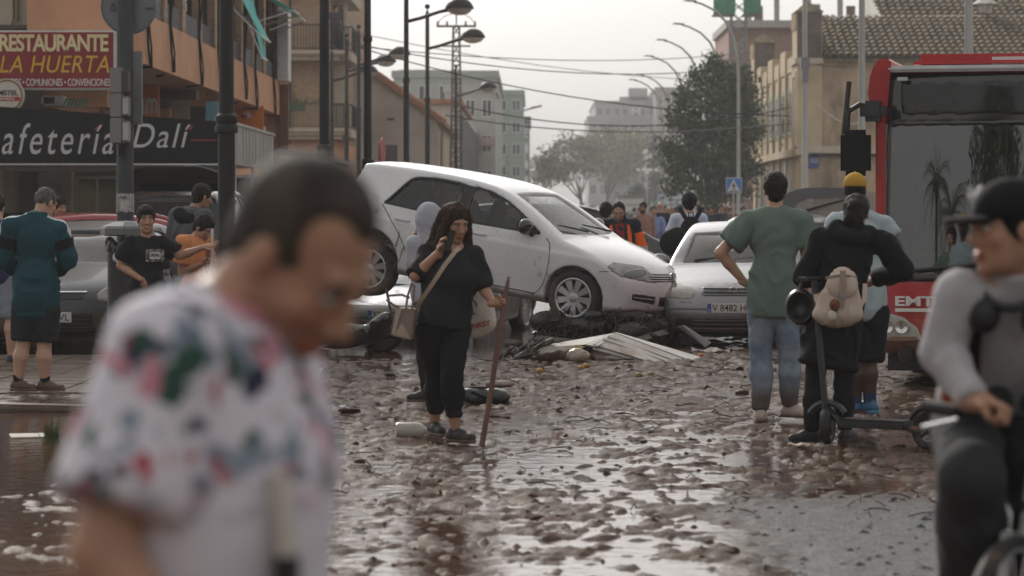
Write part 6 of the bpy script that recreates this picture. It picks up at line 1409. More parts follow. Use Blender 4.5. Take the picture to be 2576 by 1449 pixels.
def person(label, px0, Y, yaw=0, Ht=1.75, J=None, skin=SK_M, head=None, hair=('short', H_DK), top=('tee', None), bottom=('jeans', None), shoes=None, g=1.0, fem=0, h=.014, hands=None, foot=None, group=None, face=None, eyes=False, base_z=None, stubble=0, hf_res=.0068, hair_amp=.016, fold=.030, brow=1, base=None):
    J = J or {}; s_ = F/Y; k = Ht/1.75; X0 = WX(px0, Y); zb = gz(X0, Y)-.006 if base_z is None else base_z
    if base_z is None and shoes is None and False: pass
    root = thing('person', label, 'person', (X0, Y, zb), group=group)
    def pj(v): return v3((v[0]-px0)/s_, v[2] if len(v) > 2 else 0, CH+(HY-v[1])/s_-zb)
    def get(n, d): return pj(J[n]) if n in J else np.asarray(d, float)
    ya = R(yaw); f = v3(math.sin(ya), -math.cos(ya), 0); l = v3(math.cos(ya), math.sin(ya), 0)
    pel = get('pelvis', (0, 0, .95*k)); nb = get('neck', pel+v3(0, 0, .50*k)+f*.0)
    u = nrm(nb-pel); fr = nrm(f-u*(f@u)); lr = np.cross(u, fr)*-1; lr = lr if lr@l > 0 else -lr; Rt = np.stack([lr, fr, u])
    sw = (.185-.02*fem)*k*(.7+.3*g)
    def at(b, x, y, z): return b+lr*x+fr*y+u*z
    P = {}
    for sd, sg in (('a', -1), ('b', 1)):
        P['sh'+sd] = get('sh'+sd, at(nb, sg*sw, -.005, -.055*k)); P['hip'+sd] = get('hip'+sd, pel+l*sg*.088*k*g-v3(0, 0, .04*k))
        P['el'+sd] = get('el'+sd, P['sh'+sd]+lr*sg*.05*k-f*.03*k-v3(0, 0, .285*k)); P['wr'+sd] = get('wr'+sd, P['el'+sd]+lr*sg*.0+f*.07*k-v3(0, 0, .245*k))
        P['an'+sd] = get('an'+sd, P['hip'+sd]*v3(1, 1, 0)+l*sg*.02*k+v3(0, 0, .085*k)); P['kn'+sd] = get('kn'+sd, (P['hip'+sd]+P['an'+sd])/2+f*.025*k+v3(0, 0, .02*k))
    hy, hp_ = head if head else (yaw, 8)
    ha, hpp = R(hy), R(hp_); hf = v3(math.sin(ha)*math.cos(hpp), -math.cos(ha)*math.cos(hpp), -math.sin(hpp)); hl = v3(math.cos(ha), math.sin(ha), 0); hu = np.cross(hf, hl)*-1
    if hu[2] < 0: hu = -hu
    q = (1.0 if Ht > 1.55 else .95)*(.985 if fem else 1.0)
    c = get('head', nb+u*.085*k+hf*.03+hu*.085*q)
    def hp(x, y, z): return c+(hl*x+hf*y+hu*z)*q
    Rh = np.stack([hl, hf, hu])
    # --- skin
    B = S()
    ag = .85+.15*g-.1*fem
    B.ell(at(pel, 0, 0, .02), (.150*k*g, .105*k*g, .11*k), Rt, .05).ell(at(pel, 0, 0, .2*k), (.130*k*g, .095*k*g, .15*k), Rt, .06).ell(at(nb, 0, 0, -.18*k), (.155*k*g, .105*k*g, .16*k), Rt, .06)
    for sd in 'ab':
        B.cone(at(nb, 0, 0, -.03*k), P['sh'+sd], .06*k, .052*k*ag, .04)
        B.cone(P['sh'+sd], P['el'+sd], .052*k*ag, .041*k*ag, .02); m_ = P['el'+sd]*.65+P['wr'+sd]*.35
        B.cone(P['el'+sd], m_, .041*k*ag, .042*k*ag, .015).cone(m_, P['wr'+sd], .042*k*ag, .027*k, .015)
        B.cone(P['hip'+sd], P['kn'+sd], .082*k*g, .056*k*(.7+.3*g), .03); m_ = P['kn'+sd]*.68+P['an'+sd]*.32
        cr_ = (.064-.007*fem)*k*(.75+.25*g); B.cone(P['kn'+sd], m_-f*.014, .056*k*(.7+.3*g), cr_, .02).cone(m_-f*.014, P['an'+sd], cr_, .036*k, .02)
    B.cone(at(nb, 0, -.0, -.06), hp(0, -.022, -.055), .062*k, .052*k, .03)
    parts = [B.mesh(h*1.15)]
    if True:
        A = S().ell(hp(0, -.012, .035), v3(.074, .093, .088)*q, Rh, .0).ell(hp(0, .030, -.035), v3(.060-.003*fem, .064, .080)*q, Rh, .03)
        A.ell(hp(0, .040, -.085), v3(.044-.005*fem, .042, .030)*q, Rh, .025).ell(hp(0, .074, -.103), v3(.019, .017, .015)*q, Rh, .02)
        A.cone(hp(-.042, .078, .028), hp(.042, .078, .028), .011*q, .011*q, .02)
        for sg in (-1, 1):
            A.ell(hp(sg*.032, .108, .010), v3(.019, .020, .011)*q, Rh, .008, '-'); A.ell(hp(sg*.038, .064, -.022), v3(.024, .020, .020)*q, Rh, .02)
            A.ell(hp(sg*.077, -.008, -.004), v3(.009, .020, .032)*q, Rh, .006); A.ell(hp(sg*.0125, .099, -.033), v3(.008, .009, .007)*q, Rh, .006)
        A.cone(hp(0, .090, .012), hp(0, .112, -.026), .008*q, .0125*q, .012)
        A.ell(hp(0, .094, -.0625), v3(.022, .010, .0065)*q, Rh, .006).ell(hp(0, .0925, -.0745), v3(.019, .010, .007)*q, Rh, .006)
        A.ell(hp(0, .106, -.0685), v3(.020, .010, .0018)*q, Rh, .003, '-')
        A.cone(at(nb, 0, -.0, -.02), hp(0, -.022, -.05), .057*k, .052*q, .03)
        parts.append(A.mesh(hf_res))
    hc = {}
    for sd, sg in (('a', -1), ('b', 1)):
        d = nrm(P['wr'+sd]-P['el'+sd]); hd = (hands or {}).get(sd, {})
        d = nrm(hd.get('d', d)); n = nrm(v3(*hd['n']) if 'n' in hd else -lr*sg); n = nrm(n-d*(n@d)); t = np.cross(n, d); t = -t if (t@f < 0 and 't' not in hd) or ('t' in hd and t@v3(*hd['t']) < 0) else t
        if Y < 45: hs = S(); add_hand(hs, P['wr'+sd], d, n, t, k*(1-.06*fem), hd.get('curl', (22, 28, 18)), hd.get('thumb', .3)); parts.append(hs.mesh(.0058 if Y > 10 else .005))
        else: hs = S().ell(P['wr'+sd]+d*.08, v3(.035, .02, .08), np.stack([t, n, d])); parts.append(hs.mesh(.016))
        hc[sd] = (P['wr'+sd]+d*.085*k+n*.02, d, n, t)
    V = np.concatenate([p[0] for p in parts]); off = np.cumsum([0]+[len(p[0]) for p in parts[:-1]]); Q = np.concatenate([p[1]+o for p, o in zip(parts, off)])
    me_ = mesh('body', V, Q, True)
    loc = (V-c)@Rh.T/q; x, y, z = loc[:, 0], loc[:, 1], loc[:, 2]; T = np.ones((len(V), 4), np.float32); hm = np.zeros(len(V), bool); hm[off[1]:off[1]+len(parts[1][0])] = True
    lip = hm & (y > .082) & (np.abs(x) < .026) & (z < -.055) & (z > -.083); T[lip, :3] *= (.82, .52, .52)
    br = hm & (y > .055) & (np.abs(x) > .012) & (np.abs(x) < .052) & (np.abs(z-.030+.12*np.abs(np.abs(x)-.033)) < .0062); T[br, :3] *= (1-.7*brow)
    if stubble: sb_ = hm & (y > .0) & (z < -.035-.0*y) & ~lip & ~((np.abs(x) < .02) & (z > -.05)); T[sb_, :3] *= (1-stubble*.9, 1-stubble*.9, 1-stubble*.88)
    chk = hm & (y > .04) & (np.abs(np.abs(x)-.04) < .02) & (np.abs(z+.02) < .02); T[chk, :3] *= (1.06, .93, .92)
    at_ = me_.attributes.new('tint', 'FLOAT_COLOR', 'POINT'); at_.data.foreach_set('color', T.ravel())
    link('body', me_, skin, root)
    if eyes:
        for sg in (-1, 1):
            e = MB().sph(hp(sg*.032, .0805, .0105), .0128*q, 12, 8).build('eye', EYEW, root, smooth=True)
            MB().sph(hp(sg*.032, .0862, .0100), .0078*q, 8, 6).build('iris', IRIS, e, smooth=True)
            MB().tube([hp(sg*.048, .078, .0135), hp(sg*.032, .0945, .0185), hp(sg*.017, .083, .0135)], .0024, 5).build('eyelashes', H_DK, root)
    # --- hair
    hk, hm_ = hair[0], hair[1]; A = S()
    if hk in ('short', 'fade', 'receding', 'curly', 'long', 'bun', 'shaved', 'balding'):
        e_ = {'short': .014, 'fade': .012, 'receding': .005, 'balding': .006, 'curly': .024, 'long': .013, 'bun': .012, 'shaved': .005}[hk]
        A.ell(hp(0, -.016, .040), v3(.074+e_, .091+e_, .086+e_*1.15)*q, Rh, .0)
        if hk in ('short', 'curly'): A.ell(hp(0, .045, .098), v3(.052, .04, .026)*q, Rh, .02)
        fy = {'receding': .052, 'shaved': .035}.get(hk, .045)
        A.ell(hp(0, .125, -.012), v3(.085, .105 if hk != 'receding' else .155, .078 if hk != 'receding' else .118)*q, Rh, .006, '-')
        A.ell(hp(0, -.052, -.035), v3(.060, .050, .058)*q, Rh, .02) if hk in ('short', 'fade', 'curly', 'receding') else None
        A.ell(hp(0, .075, -.115), v3(.11, .135, .095)*q, Rh, .01, '-') if hk in ('short', 'fade', 'receding', 'curly', 'shaved') else None
        for sg in (-1, 1):
            A.ell(hp(sg*.085, .0, -.012), v3(.02, .026, .036)*q, Rh, .004, '-')
            if hk == 'balding': A.ell(hp(sg*.060, .085, .070), v3(.042, .068, .052)*q, Rh, .012, '-')
        if hk == 'balding': A.ell(hp(0, .15, .02), v3(.09, .105, .105)*q, Rh, .012, '-').ell(hp(0, .02, -.125), v3(.11, .14, .100)*q, Rh, .02, '-').ell(hp(0, -.062, -.02), v3(.05, .036, .05)*q, Rh, .02)
        if hk == 'long':
            for sg in (-1, 1):
                A.chain([hp(sg*.045, .035, .095), hp(sg*.078, .03, .03), hp(sg*.088, .015, -.06), hp(sg*.098, .01, -.16), hp(sg*.10, .035, -.27), hp(sg*.085, .06, -.34)], [.024, .022, .03, .042, .040, .018], .02)
                A.chain([hp(sg*.06, -.05, .05), hp(sg*.08, -.06, -.06), hp(sg*.095, -.06, -.18), hp(sg*.07, -.05, -.32)], [.045, .045, .055, .03], .03)
            A.chain([hp(0, -.09, .02), hp(0, -.10, -.12), hp(0, -.08, -.3)], [.05, .06, .04], .03)
        if hk == 'bun':
            A.ell(hp(0, -.10, .02), v3(.06, .05, .06)*q, Rh, .02).ell(hp(.01, -.10, -.05), v3(.062, .045, .055)*q, Rh, .02).ell(hp(-.01, -.07, -.10), v3(.055, .04, .04)*q, Rh, .02)
            for i in range(9): A.ell(hp(random.uniform(-.07, .07), random.uniform(-.13, -.06), random.uniform(-.09, .09)), v3(.022, .022, .022), None, .015)
        if hk == 'curly':
            rr = random.Random(4)
            for i in range(40):
                a, b = rr.uniform(0, 6.28), rr.uniform(-.1, 1.4); dx = v3(math.cos(a)*math.cos(b), math.sin(a)*math.cos(b), math.sin(b))
                if dx[1] > .55 and dx[2] < .5: continue
                A.ell(hp(*(v3(0, -.016, .04)+dx*v3(.088, .105, .10))), v3(.019, .019, .017), None, .01)
        v, qd = A.mesh(hf_res*1.1); v = folds(v, qd, hair_amp, (60, 60, 16) if hk == 'long' else (34, 34, 26), int(px0) % 17); link('hair', mesh('hair', v, qd, True), hm_, root)
        if face == 'beard':
            A = S().ell(hp(0, .045, -.085), v3(.056, .060, .048)*q, Rh, .01).ell(hp(0, .03, -.03), v3(.05, .055, .05)*q, Rh, .0, '-').ell(hp(0, .11, -.066), v3(.022, .03, .009)*q, Rh, .004, '-')
            A.plane(hp(0, 0, -.045), hu*1.0); A.plane(hp(0, .0, 0), -hf)
            v, qd = A.mesh(hf_res*1.1); v = folds(v, qd, .004, (60, 60, 40), 3); link('beard', mesh('beard', v, qd, True), hair[2] if len(hair) > 2 else hm_, root)
    if hk == 'cap':
        if len(hair) > 2: v, qd = S().ell(hp(0, -.018, .02), v3(.082, .098, .08)*q, Rh).ell(hp(0, .12, -.03), v3(.09, .11, .11)*q, Rh, .006, '-').ell(hp(0, .02, -.12), v3(.1, .13, .08)*q, Rh, .01, '-').mesh(.009); link('hair', mesh('hair', v, qd, True), hair[2], root)
        A = S().ell(hp(0, -.012, .045), v3(.090, .110, .098)*q, Rh).plane(hp(0, 0, .030), -hu); v, qd = A.mesh(hf_res); cp = link('cap', mesh('cap', v, qd, True), hm_, root)
        bd = hair[3] if len(hair) > 3 else 1
        A = S().ell(hp(0, bd*.115, .030), v3(.072, .078, .014)*q, Rh).ell(hp(0, bd*.10, .005), v3(.085, .10, .022)*q, Rh, .004, '-'); v, qd = A.mesh(hf_res*.8); link('cap_brim', mesh('cap_brim', v, qd, True), hm_, cp)
        MB().sph(hp(0, -.012, .143), .008).build('cap_button', hm_, cp, smooth=True)
        if bd < 0: MB().tube([hp(.03*math.cos(a), .0985*math.copysign(1, 1)*0-.118, .035+.02*math.sin(a)) for a in np.linspace(0, 3.14, 8)], .006, 5).build('cap_strap', BLK_T, cp)
    if hk == 'hood':
        A = S().ell(hp(0, -.02, .02), v3(.105, .125, .135)*q, Rh).cone(hp(0, -.03, -.05), at(nb, 0, -.02, -.04), .10, .13, .05).ell(hp(0, .13, .0), v3(.075, .11, .10)*q, Rh, .01, '-'); v, qd = A.mesh(.011); v = folds(v, qd, .008, (14, 14, 14), 2); link('hood', mesh('hood', v, qd, True), hm_, root)
    # --- top
    tk, tm = top[0], top[1]; opt = top[2] if len(top) > 2 else {}
    A = S(); e = opt.get('e', {'tee': .013, 'shirt': .013, 'jacket': .022, 'coat': .028, 'hoodie': .018, 'tank': .010}[tk]); hem = opt.get('hem', {'tee': -.08, 'shirt': -.07, 'jacket': -.10, 'coat': -.42, 'hoodie': -.10, 'tank': -.08}[tk])*k
    wm_ = .012 if not fem else 0
    A.ell(at(nb, 0, .0, -.19*k), ((.155+e)*k*g, (.105+e)*k*g, .19*k), Rt, .05).ell(at(pel, 0, .005, .19*k), ((.142+wm_+e)*k*g, (.104+wm_+e)*k*g, .26*k), Rt, .08).ell(at(pel, 0, 0, .0), ((.155+e)*k*g, (.116+e)*k*g, .19*k), Rt, .08)
    if fem:
        for sg in (-1, 1): A.ell(at(nb, sg*.075*k, .085*k*g, -.20*k), v3(.07, .06, .065)*k*g, Rt, .05)
    if tk == 'coat':
        A.ell(at(pel, 0, -.01, -.12), ((.175+e)*k*g, (.13+e)*k*g, .24*k), Rt, .05).ell(at(pel, 0, -.01, -.33), ((.195+e)*k*g, (.145+e)*k*g, .22*k), Rt, .05)
    if tk == 'shirt' and opt.get('belly'): A.ell(at(pel, 0, .05, .16*k), (.15*k*g, .13*k*g, .16*k), Rt, .05)
    frac = opt.get('sleeve', {'tee': .62, 'shirt': 2, 'jacket': 2, 'coat': 2, 'hoodie': 2, 'tank': 0}[tk])
    for sd in 'ab':
        A.cone(at(nb, 0, 0, -.04*k), P['sh'+sd], (.05+e)*k, (.048+e)*k*ag, .04)
        if frac:
            wd = opt.get('w', .0)
            if frac <= 1: A.cone(P['sh'+sd], P['sh'+sd]+(P['el'+sd]-P['sh'+sd])*frac, (.054+e)*k*ag, (.056+e+wd)*k*ag, .02, cap=True)
            else:
                A.cone(P['sh'+sd], P['el'+sd], (.052+e)*k*ag, (.044+e*.9)*k*ag, .02)
                fin_ = P['el'+sd]+(P['wr'+sd]-P['el'+sd])*(frac-1 if frac < 2 else .97); A.cone(P['el'+sd], fin_, (.044+e*.9)*k*ag, (.034+e*.7)*k*ag, .015, cap=True)
    A.plane(at(pel, 0, 0, hem), -u)
    if opt.get('neck', 'crew') == 'crew': A.ell(at(nb, 0, .012, .045*k), (.068*k, .068*k, .075*k), Rt, .008, '-')
    if opt.get('neck') == 'open': A.ell(at(nb, 0, .035, .03*k), (.06*k, .075*k, .11*k), Rt, .008, '-'); A.cone(at(nb, 0, -.02, -.02), at(nb, 0, -.035, .055*k), .075*k, .070*k, .015).ell(at(nb, 0, .03, .06*k), (.055*k, .075*k, .1*k), Rt, .006, '-')
    if opt.get('neck') == 'collar': A.cone(at(nb, 0, -.005, -.02), at(nb, 0, -.01, .045*k), .078*k, .066*k, .015, cap=True)
    if tk == 'tank':
        for sd in 'ab': A.ell(P['sh'+sd]+v3(0, 0, -.02), v3(.065, .09, .10)*k, Rt, .01, '-')
    if opt.get('hoodback'):
        for i in range(9): a = math.pi*i/8; A.ell(at(nb, .115*math.cos(a)*k, -.03-.085*math.sin(a)*k, .015-.05*math.sin(a)), (.05*k, .05*k, .045*k), None, .03)
    v, qd = A.mesh(h); v = folds(v, qd, fold*opt.get('fold', 1), (7, 7, 5) if tk != 'jacket' else (6, 6, 6), int(px0) % 13, .30)
    name = {'tee': 'tshirt', 'shirt': 'shirt', 'jacket': 'jacket', 'coat': 'coat', 'hoodie': 'hooded_top', 'tank': 'vest_top'}[tk]
    tp = link(name, mesh(name, v, qd, True), tm, root)
    # --- trousers
    bk_, bm_ = bottom[0], bottom[1]; A = S(); bo = bottom[2] if len(bottom) > 2 else {}
    ei = bo.get('e', {'jeans': .014, 'shorts': .022, 'leggings': .006, 'capri': .010, 'track': .022}[bk_])
    A.ell(at(pel, 0, 0, .0), ((.145+ei*.4)*k*g, (.106+ei*.4)*k*g, .14*k), Rt, .04)
    for sd in 'ab':
        A.cone(P['hip'+sd], P['kn'+sd] if bk_ != 'shorts' else P['hip'+sd]+(P['kn'+sd]-P['hip'+sd])*bo.get('len', .93), (.086+ei)*k*g, ((.058+ei) if bk_ != 'shorts' else .088+ei*.5)*k*(.6+.4*g), .03, cap=bk_ == 'shorts')
        if bk_ != 'shorts':
            ln_ = bo.get('len', .97); en = P['kn'+sd]+(P['an'+sd]-P['kn'+sd])*ln_
            mc_ = P['kn'+sd]*.69+P['an'+sd]*.31-f*.013; A.cone(P['kn'+sd], mc_, (.058+ei)*k*(.7+.3*g), (.066+ei)*k*(.7+.3*g), .02).cone(mc_, en, (.066+ei)*k*(.7+.3*g), (.040+ei*1.3)*k if bk_ != 'capri' else (.040+ei)*k, .02, cap=True)
    v, qd = A.mesh(h); v = folds(v, qd, fold*bo.get('fold', .8 if bk_ != 'leggings' else .4), (9, 9, 7), int(px0) % 11, .32)
    bn_ = {'jeans': 'jeans', 'shorts': 'shorts', 'leggings': 'leggings', 'capri': 'cropped_trousers', 'track': 'trousers'}[bk_]
    link(bn_, mesh(bn_, v, qd, True), bm_, root)
    if shoes is not None and Y < 60:
        for sd in 'ab':
            fd = nrm((foot or {}).get(sd, f)); an = P['an'+sd]; zf = an[2]-.085*k+.008
            A = S().cone(v3(*(an-fd*.035))*v3(1, 1, 0)+v3(0, 0, zf+.036), v3(*(an+fd*.15*k))*v3(1, 1, 0)+v3(0, 0, zf+.030), .042*k, .036*k, .02).ell(an*v3(1, 1, 0)+fd*.05+v3(0, 0, zf+.05), v3(.044, .044, .04)*k, None, .03).cone(an*v3(1, 1, 0)+v3(0, 0, zf+.05)-fd*.01, an+v3(0, 0, .02)-fd*.008, .044*k, .040*k, .02, cap=True).plane(v3(0, 0, zf), (0, 0, -1))
            v, qd = A.mesh(.009); sh = link('shoe', mesh('shoe', v, qd, True), shoes[0], root)
            A = S().cone(v3(*(an-fd*.037))*v3(1, 1, 0)+v3(0, 0, zf+.02), v3(*(an+fd*.152*k))*v3(1, 1, 0)+v3(0, 0, zf+.02), .045*k, .039*k, .01).plane(v3(0, 0, zf-.004), (0, 0, -1)).plane(v3(0, 0, zf+.020), (0, 0, 1)); v, qd = A.mesh(.009); link('sole', mesh('sole', v, qd, True), shoes[1] if len(shoes) > 1 else shoes[0], sh)
    root['_k'] = k
    return dict(root=root, hand=hc, P=P, nb=nb, pel=pel, at=at, hp=hp, Rt=Rt, f=f, l=lr, u=u, base=v3(X0, Y, zb), s=s_, px0=px0, zb=zb, pj=pj, c=c, top=tp)
def wpt(p, v): return Vector(p['base']+np.asarray(v))      # person frame to world
C_BLK, C_DK, C_CHAR = cloth('black', (.012, .012, .014)), cloth('dark', (.022, .022, .026)), cloth('charcoal', (.04, .042, .045))
JEANB = cloth('light_jeans', (.24, .29, .35), .18, 2, c2=(.14, .18, .25), c2f=.52, c2s=4, mud=.02, mudz=(.22, .10))
MUDSHOE = M('muddy_shoe', (.10, .055, .035), r=.7, var=.3, vs=12); BSHOE = M('black_shoe', (.015, .014, .015), r=.6, mud=.3); SOLE_B = M('muddy_sole', (.13, .08, .055), r=.7)

# 1 woman on the phone
wm = person('woman in black with long brown hair talking on a phone and leaning on a stick', 1120, 18.7, 12, 1.62,
    dict(pelvis=(1112, 812), neck=(1146, 620), sha=(1078, 640), shb=(1192, 642), ela=(1046, 694, -.10), wra=(1108, 632, -.16), elb=(1212, 722, .0), wrb=(1244, 762, -.13),
         kna=(1100, 950, .10), knb=(1138, 944, -.12), ana=(1090, 1072, .20), anb=(1146, 1082, -.06), head=(1146, 562, -.03)),
    SK_M, (28, 18), ('long', H_BRN), ('shirt', C_DK, dict(sleeve=.98, w=.012, neck='open', hem=-.02)), ('capri', C_BLK, dict(len=.74, e=.004)), (BSHOE, SOLE_B), 1.12, 1, .0115,
    dict(a=dict(d=(.18, -.25, 1), n=(.9, -.2, -.1), curl=(48, 60, 40), thumb=.6), b=dict(d=(.9, -.35, .05), n=(-.3, -.75, -.1), curl=(82, 88, 60), thumb=1.0, t=(0, 0, 1))), eyes=True, foot=dict(a=(.35, -.9, 0), b=(.75, -.65, 0)), hf_res=.006)
ph = thing('mobile_phone', 'black mobile phone held to the long haired woman\'s ear', 'phone', Vector(wm['base'])+Vector(wm['hand']['a'][0])+Vector((.035, -.02, .0)), rot=(R(8), R(18), R(60)))
MB().box(-.035, .035, -.004, .004, -.075, .075).build('phone_body', TRIM, ph, bevel=.003); MB().box(-.031, .031, .0042, .005, -.068, .068).build('screen', GLASSD, ph)
hb = Vector(wm['hand']['b'][0])+Vector(wm['base']); p1, p0 = W(1276, 690, hb.y-.02), W(1208, 1118, hb.y-.30)
dst = (p1-p0).normalized(); tpar = (hb-p0).dot(dst); sh_ = hb-(p0+dst*tpar)
p0 += sh_; p1 += sh_; p0.z = max(p0.z, 0)
wl = thing('walking_stick', 'long reddish brown broken stick in the long haired woman\'s hand', 'stick', p0)
stm = MB().tube([p0-p0, (p1-p0)*.3+Vector((.004, 0, 0)), (p1-p0)*.7, (p1-p0)*.93, p1-p0], [.019, .018, .017, .016, .007], 8).build('shaft', M('reddish_wood', (.115, .045, .028), r=.6, var=.35, stretch=(1, 1, .1), vs=20), wl, smooth=True)
# handbag with strap, tote
def strap(name, pts, w, mat, parent, n=(0, -1, 0), th=.004):
    m_ = MB(); pts = [Vector(p) for p in pts]; L = []
    for i, p in enumerate(pts):
        t = (pts[min(i+1, len(pts)-1)]-pts[max(i-1, 0)]).normalized(); b = t.cross(Vector(n)).normalized()*w/2; nn_ = Vector(n).normalized()*th
        L.append((p+b, p-b, p-b-nn_*-1, p+b-nn_*-1))
    for a in L: m_.v += [tuple(x) for x in a]
    for i in range(len(L)-1):
        for k in range(4): m_.f.append((4*i+k, 4*i+(k+1) % 4, 4*i+4+(k+1) % 4, 4*i+4+k))
    return m_.build(name, mat, parent, smooth=True)
TAUPE = M('taupe_leather', (.20, .145, .12), r=.5, var=.12, vs=3); BEIGE_L = M('beige_leather', (.36, .28, .22), r=.5, var=.1)
yb_ = 18.52; b0 = W(1016, 812, yb_)
hb_ = thing('handbag', 'taupe trapeze handbag hanging at the long haired woman\'s hip', 'handbag', b0)
s0 = F/yb_
def L2(px, py, dy=0): return Vector(((px-1016)/s0, dy, (812-py)/s0))
fr_ = [L2(1000, 774), L2(1046, 776), L2(1036, 856), L2(984, 844)]
m_ = MB(); m_.v = [tuple(p+Vector((0, -.05, 0))) for p in fr_]+[tuple(p+Vector((.01, .07, 0))) for p in fr_]; m_.f = [(0, 1, 2, 3), (7, 6, 5, 4), (0, 4, 5, 1), (1, 5, 6, 2), (2, 6, 7, 3), (3, 7, 4, 0)]
m_.build('bag_body', TAUPE, hb_, bevel=.008)
MB().add([tuple(L2(998, 776, -.054)), tuple(L2(1012, 774, -.058)), tuple(L2(995, 838, -.058)), tuple(L2(985, 842, -.054))], [(0, 1, 2, 3)]).build('pale_gusset', BEIGE_L, hb_)
MB().add([tuple(L2(1012, 812, -.0535)), tuple(L2(1034, 852, -.0535)), tuple(L2(990, 842, -.0535))], [(0, 1, 2)]).build('fold_panel', BEIGE_L, hb_)
for dy in (-.04, .05): MB().tube([L2(1008, 776, dy), L2(990, 768, dy-.03), L2(972, 754, dy-.04), L2(978, 744, dy-.03), L2(1010, 742, dy), L2(1030, 750, dy)] if dy > 0 else [L2(1022, 776, dy), L2(1026, 745, dy), L2(1037, 712, dy), L2(1043, 718, dy), L2(1038, 776, dy)], .009, 6).build('bag_handle', TAUPE, hb_, smooth=True)
fz = wm['at'](wm['nb'], .05, .145, -.12); ps_ = [L2(1046, 775, .0), L2(1062, 752, -.09), L2(1090, 712, -.13), L2(1120, 666, -.13), L2(1146, 632, -.06), L2(1156, 622, .06)]
strap('bag_strap', ps_, .028, BEIGE_L, hb_)
yt_ = 18.95; t0 = W(1205, 770, yt_); s1 = F/yt_
to = thing('tote_bag', 'white cotton tote bag with red lettering hanging behind the long haired woman', 'tote bag', t0)
def L3(px, py): return v3((px-1205)/s1, 0, (770-py)/s1)
A = S(); q4 = [(1180, 700, .055), (1200, 740, .06), (1210, 780, .07), (1200, 812, .075), (1180, 825, .05), (1225, 812, .04), (1190, 770, .07)]
for i, (a_, b_2, r_) in enumerate(q4): A.ell(L3(a_, b_2), (r_*1.35, .035, r_*1.25), None, .05)
v, qd = A.mesh(.010); v = folds(v, qd, .010, (10, 8, 7), 4); COTTON = M('white_cotton', (.55, .51, .46), r=.9, var=.08, bump=.15, bs=60); link('bag_body', mesh('bag_body', v, qd, True), COTTON, to)
me_ = text_me('BANKSY', -.11, .075, -.035, .0, bold=.02); me_.transform(Matrix.Translation((0, -.058, -.105)) @ Matrix.Rotation(R(-12), 4, 'Y')); link('lettering', me_, RED_T, to)
ink = MB(); 
for (a_, b_2, c_, d_) in ((1178, 742, 1190, 736), (1184, 748, 1198, 762), (1180, 780, 1196, 790), (1198, 762, 1200, 770)): ink.tube([tuple(L3(a_, b_2)+v3(0, -.066, 0)), tuple(L3(c_, d_)+v3(0, -.066, 0))], .005, 4)
ink.build('ink_marks', BLK_T, to)
strap('bag_strap', [L3(1183, 690), L3(1186, 660)+v3(0, -.04, 0), L3(1184, 635)+v3(0, -.06, 0), L3(1178, 625)], .03, COTTON, to)
# 2 hooded person behind her
hd2 = person('person in a pale grey hood walking close behind the woman in black', 1084, 22.9, -150, 1.60, dict(head=(1076, 556), ela=(1108, 680, .1), elb=(1043, 660, -.1), wrb=(1042, 600, .08), ana=(1098, 988, .1), anb=(1076, 985, -.12)), SK_T, (-135, 5), ('hood', cloth('pale_grey', (.36, .37, .42))), ('hoodie', cloth('pale_grey')), ('leggings', C_BLK), (BSHOE, SOLE_B), .95, 1, .016, foot=dict(b=(-.9, -.2, 0), a=(-.6, .5, 0)))
# 3 man in green
gm = person('man in a sage green t-shirt and pale jeans standing with one hand on his hip', 1950, 20.8, 180, 1.79,
    dict(pelvis=(1945, 775), neck=(1950, 530), shb=(1884, 560), sha=(2014, 560), elb=(1812, 636, .02), wrb=(1876, 712, .10), ela=(2030, 648, .02), wra=(2030, 735, .10), knb=(1914, 902), kna=(1986, 900), anb=(1913, 1032, -.02), ana=(1988, 1022, .04), head=(1950, 480, .02)),
    SK_L, (183, 4), ('short', H_DK), ('tee', cloth('sage_green', (.135, .185, .155), .08, 3), dict(sleeve=.66, w=.018, hem=-.06, e=.022)), ('jeans', JEANB, dict(e=.008)), (M('pale_shoe', (.42, .34, .30), r=.6, mud=.3), SOLE_B), .96, 0, .0115,
    dict(b=dict(d=(.85, .3, -.35), n=(.2, .9, -.2), curl=(20, 30, 20))), foot=dict(b=(-.05, 1, 0), a=(.75, -.5, 0)))
# 4 woman in the long black coat, her rucksack and helmet
bw = person('woman in a long black coat and leggings with messy dark hair', 2100, 19.0, 178, 1.62,
    dict(pelvis=(2098, 812), neck=(2140, 585), shb=(2070, 604), sha=(2222, 612), elb=(2024, 694, .04), wrb=(2052, 706, .26), ela=(2272, 678, .05), wra=(2214, 706, .24), knb=(2048, 970), kna=(2122, 970), anb=(2040, 1086, -.03), ana=(2126, 1084, .0), head=(2154, 540, .02)),
    SK_M, (172, 14), ('bun', H_BLK), ('coat', C_BLK, dict(hem=-.31, neck='collar', hoodback=1)), ('leggings', C_BLK), (BSHOE, BSHOE), 1.0, 0, .012,
    dict(a=dict(curl=(60, 60, 40))), foot=dict(b=(-.5, -.2, 0), a=(.35, .6, 0)), hair_amp=.012)
yr_ = 18.72; r0 = W(2112, 745, yr_); CANV = M('beige_canvas', (.50, .41, .35), r=.85, var=.08, vs=4, bump=.15, bs=70)
rk = thing('rucksack', 'beige canvas rucksack on the back of the black coat woman', 'backpack', r0)
A = S().ell((0, 0, -.05), (.145, .085, .14), None, .03).ell((.02, .01, .08), (.10, .07, .11), None, .06).ell((-.015, .0, -.12), (.165, .09, .085), None, .04)
v, qd = A.mesh(.009); v = folds(v, qd, .015, (20, 9, 4), 5); link('bag_body', mesh('bag_body', v, qd, True), CANV, rk)
